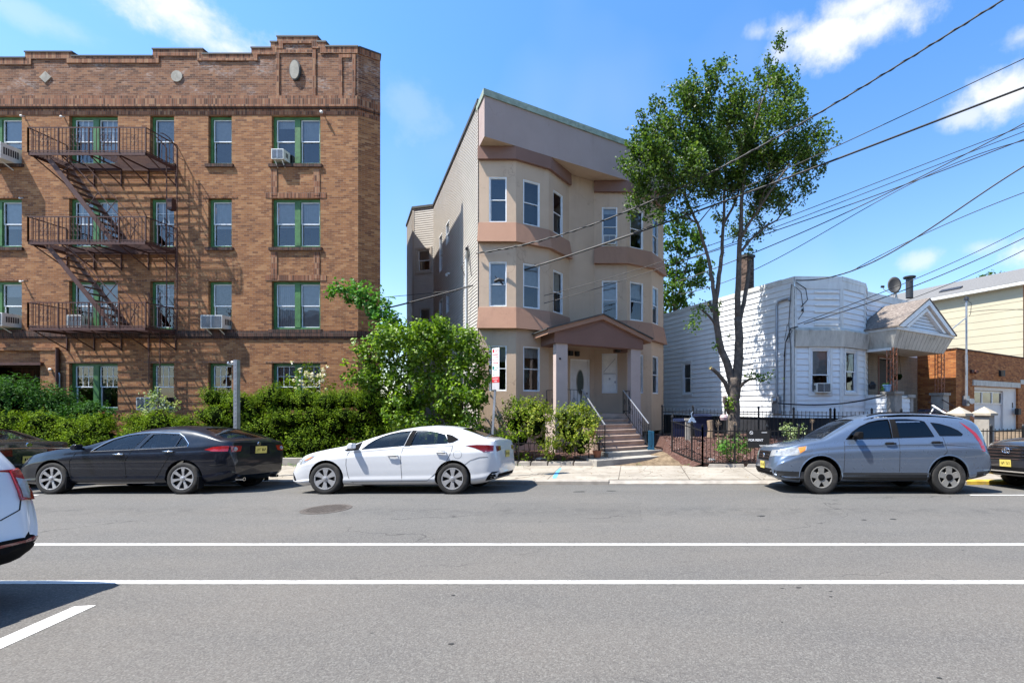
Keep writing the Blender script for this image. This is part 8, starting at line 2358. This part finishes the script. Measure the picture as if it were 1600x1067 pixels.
# ---- 5. dark sedan, far left
c = Car('sedan', 'dark green black sedan seen from behind at the far left past the white SUV', -17.62 + .05, 1.88, 5.1, 1.0,
        [(-1, .5), (-.95, .66), (-.6, .8), (0, .92), (.6, 1.0), (1.2, 1.3), (1.7, 1.42), (2.3, 1.44), (2.8, 1.36), (3.2, 1.18), (3.4, 1.10), (3.9, 1.06), (4.02, 1.0), (4.07, .8), (4.1, .5)],
        [(-1, .36), (-.9, .22), (-.5, .19), (3.7, .22), (4.1, .42)], [(-1, .49), (0, .86), (1, .95), (2, .98), (3.2, 1.02), (3.9, 1.0), (4.1, .48)], SIDE, [0, 2.9], .32, M['car_dark'], lean=.36)
ws = [(.8, -.62), (.72, 0), (.8, .62), (1.5, .5), (1.42, 0), (1.5, -.5)]; rg_ = [(2.72, -.50), (2.66, 0), (2.72, .50), (3.34, .62), (3.38, 0), (3.34, -.62)]
sg_ = [[(.85, .99), (1.25, 1.22), (1.6, 1.33), (1.72, 1.34), (1.7, 1.0)], [(1.8, 1.0), (1.82, 1.34), (2.4, 1.33), (2.8, 1.2), (2.95, 1.05)]]
c.body((.95, 3.3), sg_, [ws, rg_]); c.glass(sg_); c.glass([ws], 'z', name='windscreen'); c.glass([rg_], 'z', name='rear_window'); c.interior(1.3, 2.2, .5); c.under()
for g in (-1, 1): c.patch([(g * .3, .74), (g * .86, .74), (g * .86, .88), (g * .3, .88)][::g], 'x', 1, .005, .01, .05, 'tail_light', M['tail_dark'])
c.line([(-.8, .905), (.8, .905)], .012, 'x', 1, both=False, name='chrome_strip', mat=M['chrome'])
m = MB(); h, _ = c.cast((0, .98), 'x', 1); m.lathe([(0, 0), (.06, 0), (.05, .012), (0, .012)], tuple(h), 'x', 16); m.build('badge', M['chrome'], c.root, local=True)
h, _ = c.cast((-.5, .97), 'x', 1); m = MB(); m.box(h.x, h.x + .006, -.58, -.40, .955, .975); m.build('nameplate', M['chrome'], c.root, local=True)
c.plate(4.1, .66); c.wheels_all(dict(n=5, wo=.05, wi=.03, mat='alloy', rim=.68, hub=.05, hubr=.06, dish=.86))
# ---- 6. pearl white SUV, near left
c = Car('suv', 'white SUV cut off by the left edge with its red tail lamp showing', -9.56, 2.0, 5.0, .95,
        [(-.95, .6), (-.92, .95), (-.8, 1.05), (-.2, 1.16), (.4, 1.22), (.7, 1.36), (1.1, 1.58), (1.5, 1.72), (2.0, 1.78), (3.0, 1.77), (3.45, 1.70), (3.62, 1.52), (3.76, 1.30), (3.84, 1.14), (3.90, 1.04), (3.93, .92), (3.975, .80), (4.0, .66), (4.02, .56)],
        [(-.95, .4), (-.9, .28), (-.5, .22), (3.5, .26), (3.85, .36), (4.02, .50)], [(-.95, .58), (-.6, .95), (0, 1.1), (1, 1.16), (2, 1.18), (3.4, 1.22), (3.8, 1.1), (4.02, .54)], SIDE, [0, 3.02], .385, M['car_pearl'], D=2.42, roll=0, lean=.26)
c.body(None, [], [])
c.patch([(-.70, 1.16), (.70, 1.16), (.62, 1.58), (-.62, 1.58)], 'x', 1, .003, .004, .06, 'rear_window', M['car_glass_dark'])
c.glass([[(.8, 1.2), (1.1, 1.44), (1.5, 1.6), (1.75, 1.62), (1.75, 1.2)], [(1.85, 1.2), (1.85, 1.64), (2.7, 1.63), (2.7, 1.22)], [(2.85, 1.22), (2.85, 1.62), (3.3, 1.56), (3.5, 1.26)]], mat='car_glass_dark', off=.003)
c.glass([[(.55, -.72), (.48, 0), (.55, .72), (1.35, .6), (1.28, 0), (1.35, -.6)]], 'z', mat='car_glass_dark', off=.003, name='windscreen')
for g in (-1, 1):
    t_ = c.patch([(g * .76, .92), (g * .90, .90), (g * .90, 1.10), (g * .885, 1.20), (g * .77, 1.18)][::g], 'x', 1, .022, .03, .04, 'tail_light', M['tail_red'])
    c.patch([(g * .775, .945), (g * .82, .925), (g * .845, .98), (g * .845, 1.09), (g * .78, 1.12)][::g], 'x', 1, .026, .004, .04, 'lamp_insert', M['lamp_clear'], parent=t_)
    c.patch([(3.55, .95), (3.80, .92), (3.80, 1.20), (3.62, 1.17)], 'y', g, .010, .014, .04, 'tail_light', M['tail_red'])
for p_ in c.bodyo.data.polygons:
    if p_.center.z < .615 and p_.center.x > 3.42: p_.material_index = 1
for g in (-1, 1): c.patch([(g * .45, .55), (g * .85, .56), (g * .85, .58), (g * .45, .575)][::g], 'x', 1, .012, .01, .05, 'reflector', M['tail_dark'])
c.line([(-.78, .95), (-.74, .84), (-.6, .78), (.6, .78), (.74, .84), (.78, .95)], .006, 'x', 1, both=False)
for xl in (1.8, 2.78, .7): c.line([(xl, 1.2), (xl, .36)])
c.plate(4.0, .88); c.under(.28); c.mirror(.85, 1.2, M['car_pearl'], .2, .18)
c.wheels_all(dict(n=5, wo=.06, wi=.04, mat='alloy', rim=.7, hub=.05, hubr=.07, dish=.86))

# ================================================================= HOUSES ACROSS THE STREET (unseen, added to give glass and paint reflections)
def opposite(x0, w, h, mat, label, seed):
    r = random.Random(seed); y = -5.2
    o = thing('unseen_house', label, 'house', (x0 + w / 2, y - 5, .1), 'unseen houses added for reflections in glass and paint')
    F = Frame((x0 + w, y), (x0, y)); hs = []
    n = int(w / 1.9)
    for k in range(int(h / 3.0)):
        for i in range(n):
            u = w * (i + .5) / n; hs.append((u - .45, u + .45, .9 + k * 3.0 + .3, 2.4 + k * 3.0 + .3))
    door = (.4, 1.3, .1, 2.3)
    hs = [q for q in hs if not (q[0] < 1.5 and q[2] < 2)]
    m = MB(); wall(m, F, 0, w, .1, h, hs + [door], rec=.12)
    c = [(x0, y), (x0 + w, y), (x0 + w, y - 11), (x0, y - 11)]
    for a, b in ((1, 2), (2, 3), (3, 0)):
        G = Frame(c[b], c[a]); wall(m, G, 0, G.L, .1, h, [])
    m.build('wall', mat, o)
    m = MB(); m.poly([(*p, h - .2) for p in c]); m.build('roof', M['roofing'], o)
    m = MB(); m.fbox(F, -.0, w, -.2, .25, h - .3, h + .1); m.build('cornice', M['alu_trim'], o)
    for q in hs:
        m = MB(); ring(m, F, q[0], q[1], q[2], q[3], -.12, -.05, .06); f = m.build('window', M['white_sash'], o)
        m = MB(); m.quad(F.pt(q[0], -.1, q[2]), F.pt(q[1], -.1, q[2]), F.pt(q[1], -.1, q[3]), F.pt(q[0], -.1, q[3])); m.build('pane', M['glass_dark'], f)
    m = MB(); m.fbox(F, door[0], door[1], -.12, -.06, .1, 2.3); m.build('door', M['crown'], o)
opposite(-34, 9, 9.6, M['brick'], 'brown brick house added unseen across the street with a white cornice', 1)
opposite(-24.5, 7.5, 8.6, M['vinyl'], 'beige sided house added unseen across the street beside the brown brick one', 2)
opposite(-16.5, 7.5, 9.4, M['garage_brick'], 'orange brick house added unseen across the street between two sided houses', 3)
opposite(-8, 7.5, 8.8, M['stucco'], 'tan stucco house added unseen across the street facing the brick block', 4)
opposite(.2, 7.5, 9.6, M['brick_dark'], 'dark brick house added unseen across the street facing the tan house', 5)
opposite(8.6, 9, 8.4, M['vinyl'], 'wide beige house added unseen across the street facing the bungalow', 6)
opposite(19, 9, 9.2, M['brick'], 'brown brick house added unseen across the street furthest right', 7)

# ================================================================= tidy: what stands apart becomes a part of its own
NOSPLIT = ('foliage', 'crown', 'shade_core', 'stems', 'mulch', 'weeds', 'dry_leaves', 'blossom', 'shoot_leaves', 'road_stains', 'lettering', 'characters', 'blind', 'sash', 'pane', 'platform', 'siding', 'grille', 'seat', 'foundation', 'room_shade', 'parapet', 'panel_moulding', 'steps', 'wall', 'roof', 'lap', 'emblem', 'arrow', 'sign_plate', 'lid', 'gable_boards', 'fascia')
def comps(n, ed):
    p = list(range(n))
    def f(a):
        while p[a] != a: p[a] = p[p[a]]; a = p[a]
        return a
    for a, b in ed:
        a, b = f(a), f(b)
        if a != b: p[max(a, b)] = min(a, b)
    return [f(i) for i in range(n)]
def split_pieces():
    bpy.context.view_layer.update()
    kids = {o.parent for o in bpy.data.objects if o.parent}
    for o in list(bpy.data.objects):
        if o.type != 'MESH' or o.name.split('.')[0] in NOSPLIT or o in kids or len(o.data.vertices) > 9000: continue
        me = o.data; n = len(me.vertices)
        if n == 0: continue
        co = np.empty(n * 3); me.vertices.foreach_get('co', co); co = co.reshape(-1, 3)
        ed = np.empty(len(me.edges) * 2, dtype=int); me.edges.foreach_get('vertices', ed); ed = ed.reshape(-1, 2)
        # weld coincident points for the grouping only
        key = {}; extra = []
        for i, c_ in enumerate(np.round(co, 4)):
            t_ = tuple(c_)
            if t_ in key: extra.append((i, key[t_]))
            else: key[t_] = i
        r_ = comps(n, list(map(tuple, ed)) + extra)
        roots, isl = np.unique(r_, return_inverse=True); k = len(roots)
        if k < 2 or k > 1500: continue
        lo = np.full((k, 3), 1e9); hi = np.full((k, 3), -1e9); np.minimum.at(lo, isl, co); np.maximum.at(hi, isl, co)
        size = (hi - lo).max(1); gap = np.maximum(0, np.maximum(lo[:, None] - hi[None], lo[None] - hi[:, None]))
        near = np.sqrt((gap ** 2).sum(2)) <= np.maximum(.02, .5 * np.maximum(size[:, None], size[None]))
        a, b = np.nonzero(np.triu(near, 1)); pc = np.array(comps(k, list(zip(a.tolist(), b.tolist()))))
        ps = np.unique(pc)
        if len(ps) < 2 or len(ps) > 40: continue
        vp = pc[isl]; fv = np.array([p.vertices[0] for p in me.polygons]); fp = vp[fv]
        for i, q in enumerate(ps[1:] if True else ps):
            m2 = me.copy(); bm = bmesh.new(); bm.from_mesh(m2); bm.faces.ensure_lookup_table(); bm.verts.ensure_lookup_table()
            bmesh.ops.delete(bm, geom=[v for v in bm.verts if vp[v.index] != q], context='VERTS'); bm.to_mesh(m2); bm.free()
            c = o.copy(); c.data = m2; COL.objects.link(c)
        bm = bmesh.new(); bm.from_mesh(me); bm.verts.ensure_lookup_table()
        bmesh.ops.delete(bm, geom=[v for v in bm.verts if vp[v.index] != ps[0]], context='VERTS'); bm.to_mesh(me); bm.free()
split_pieces()
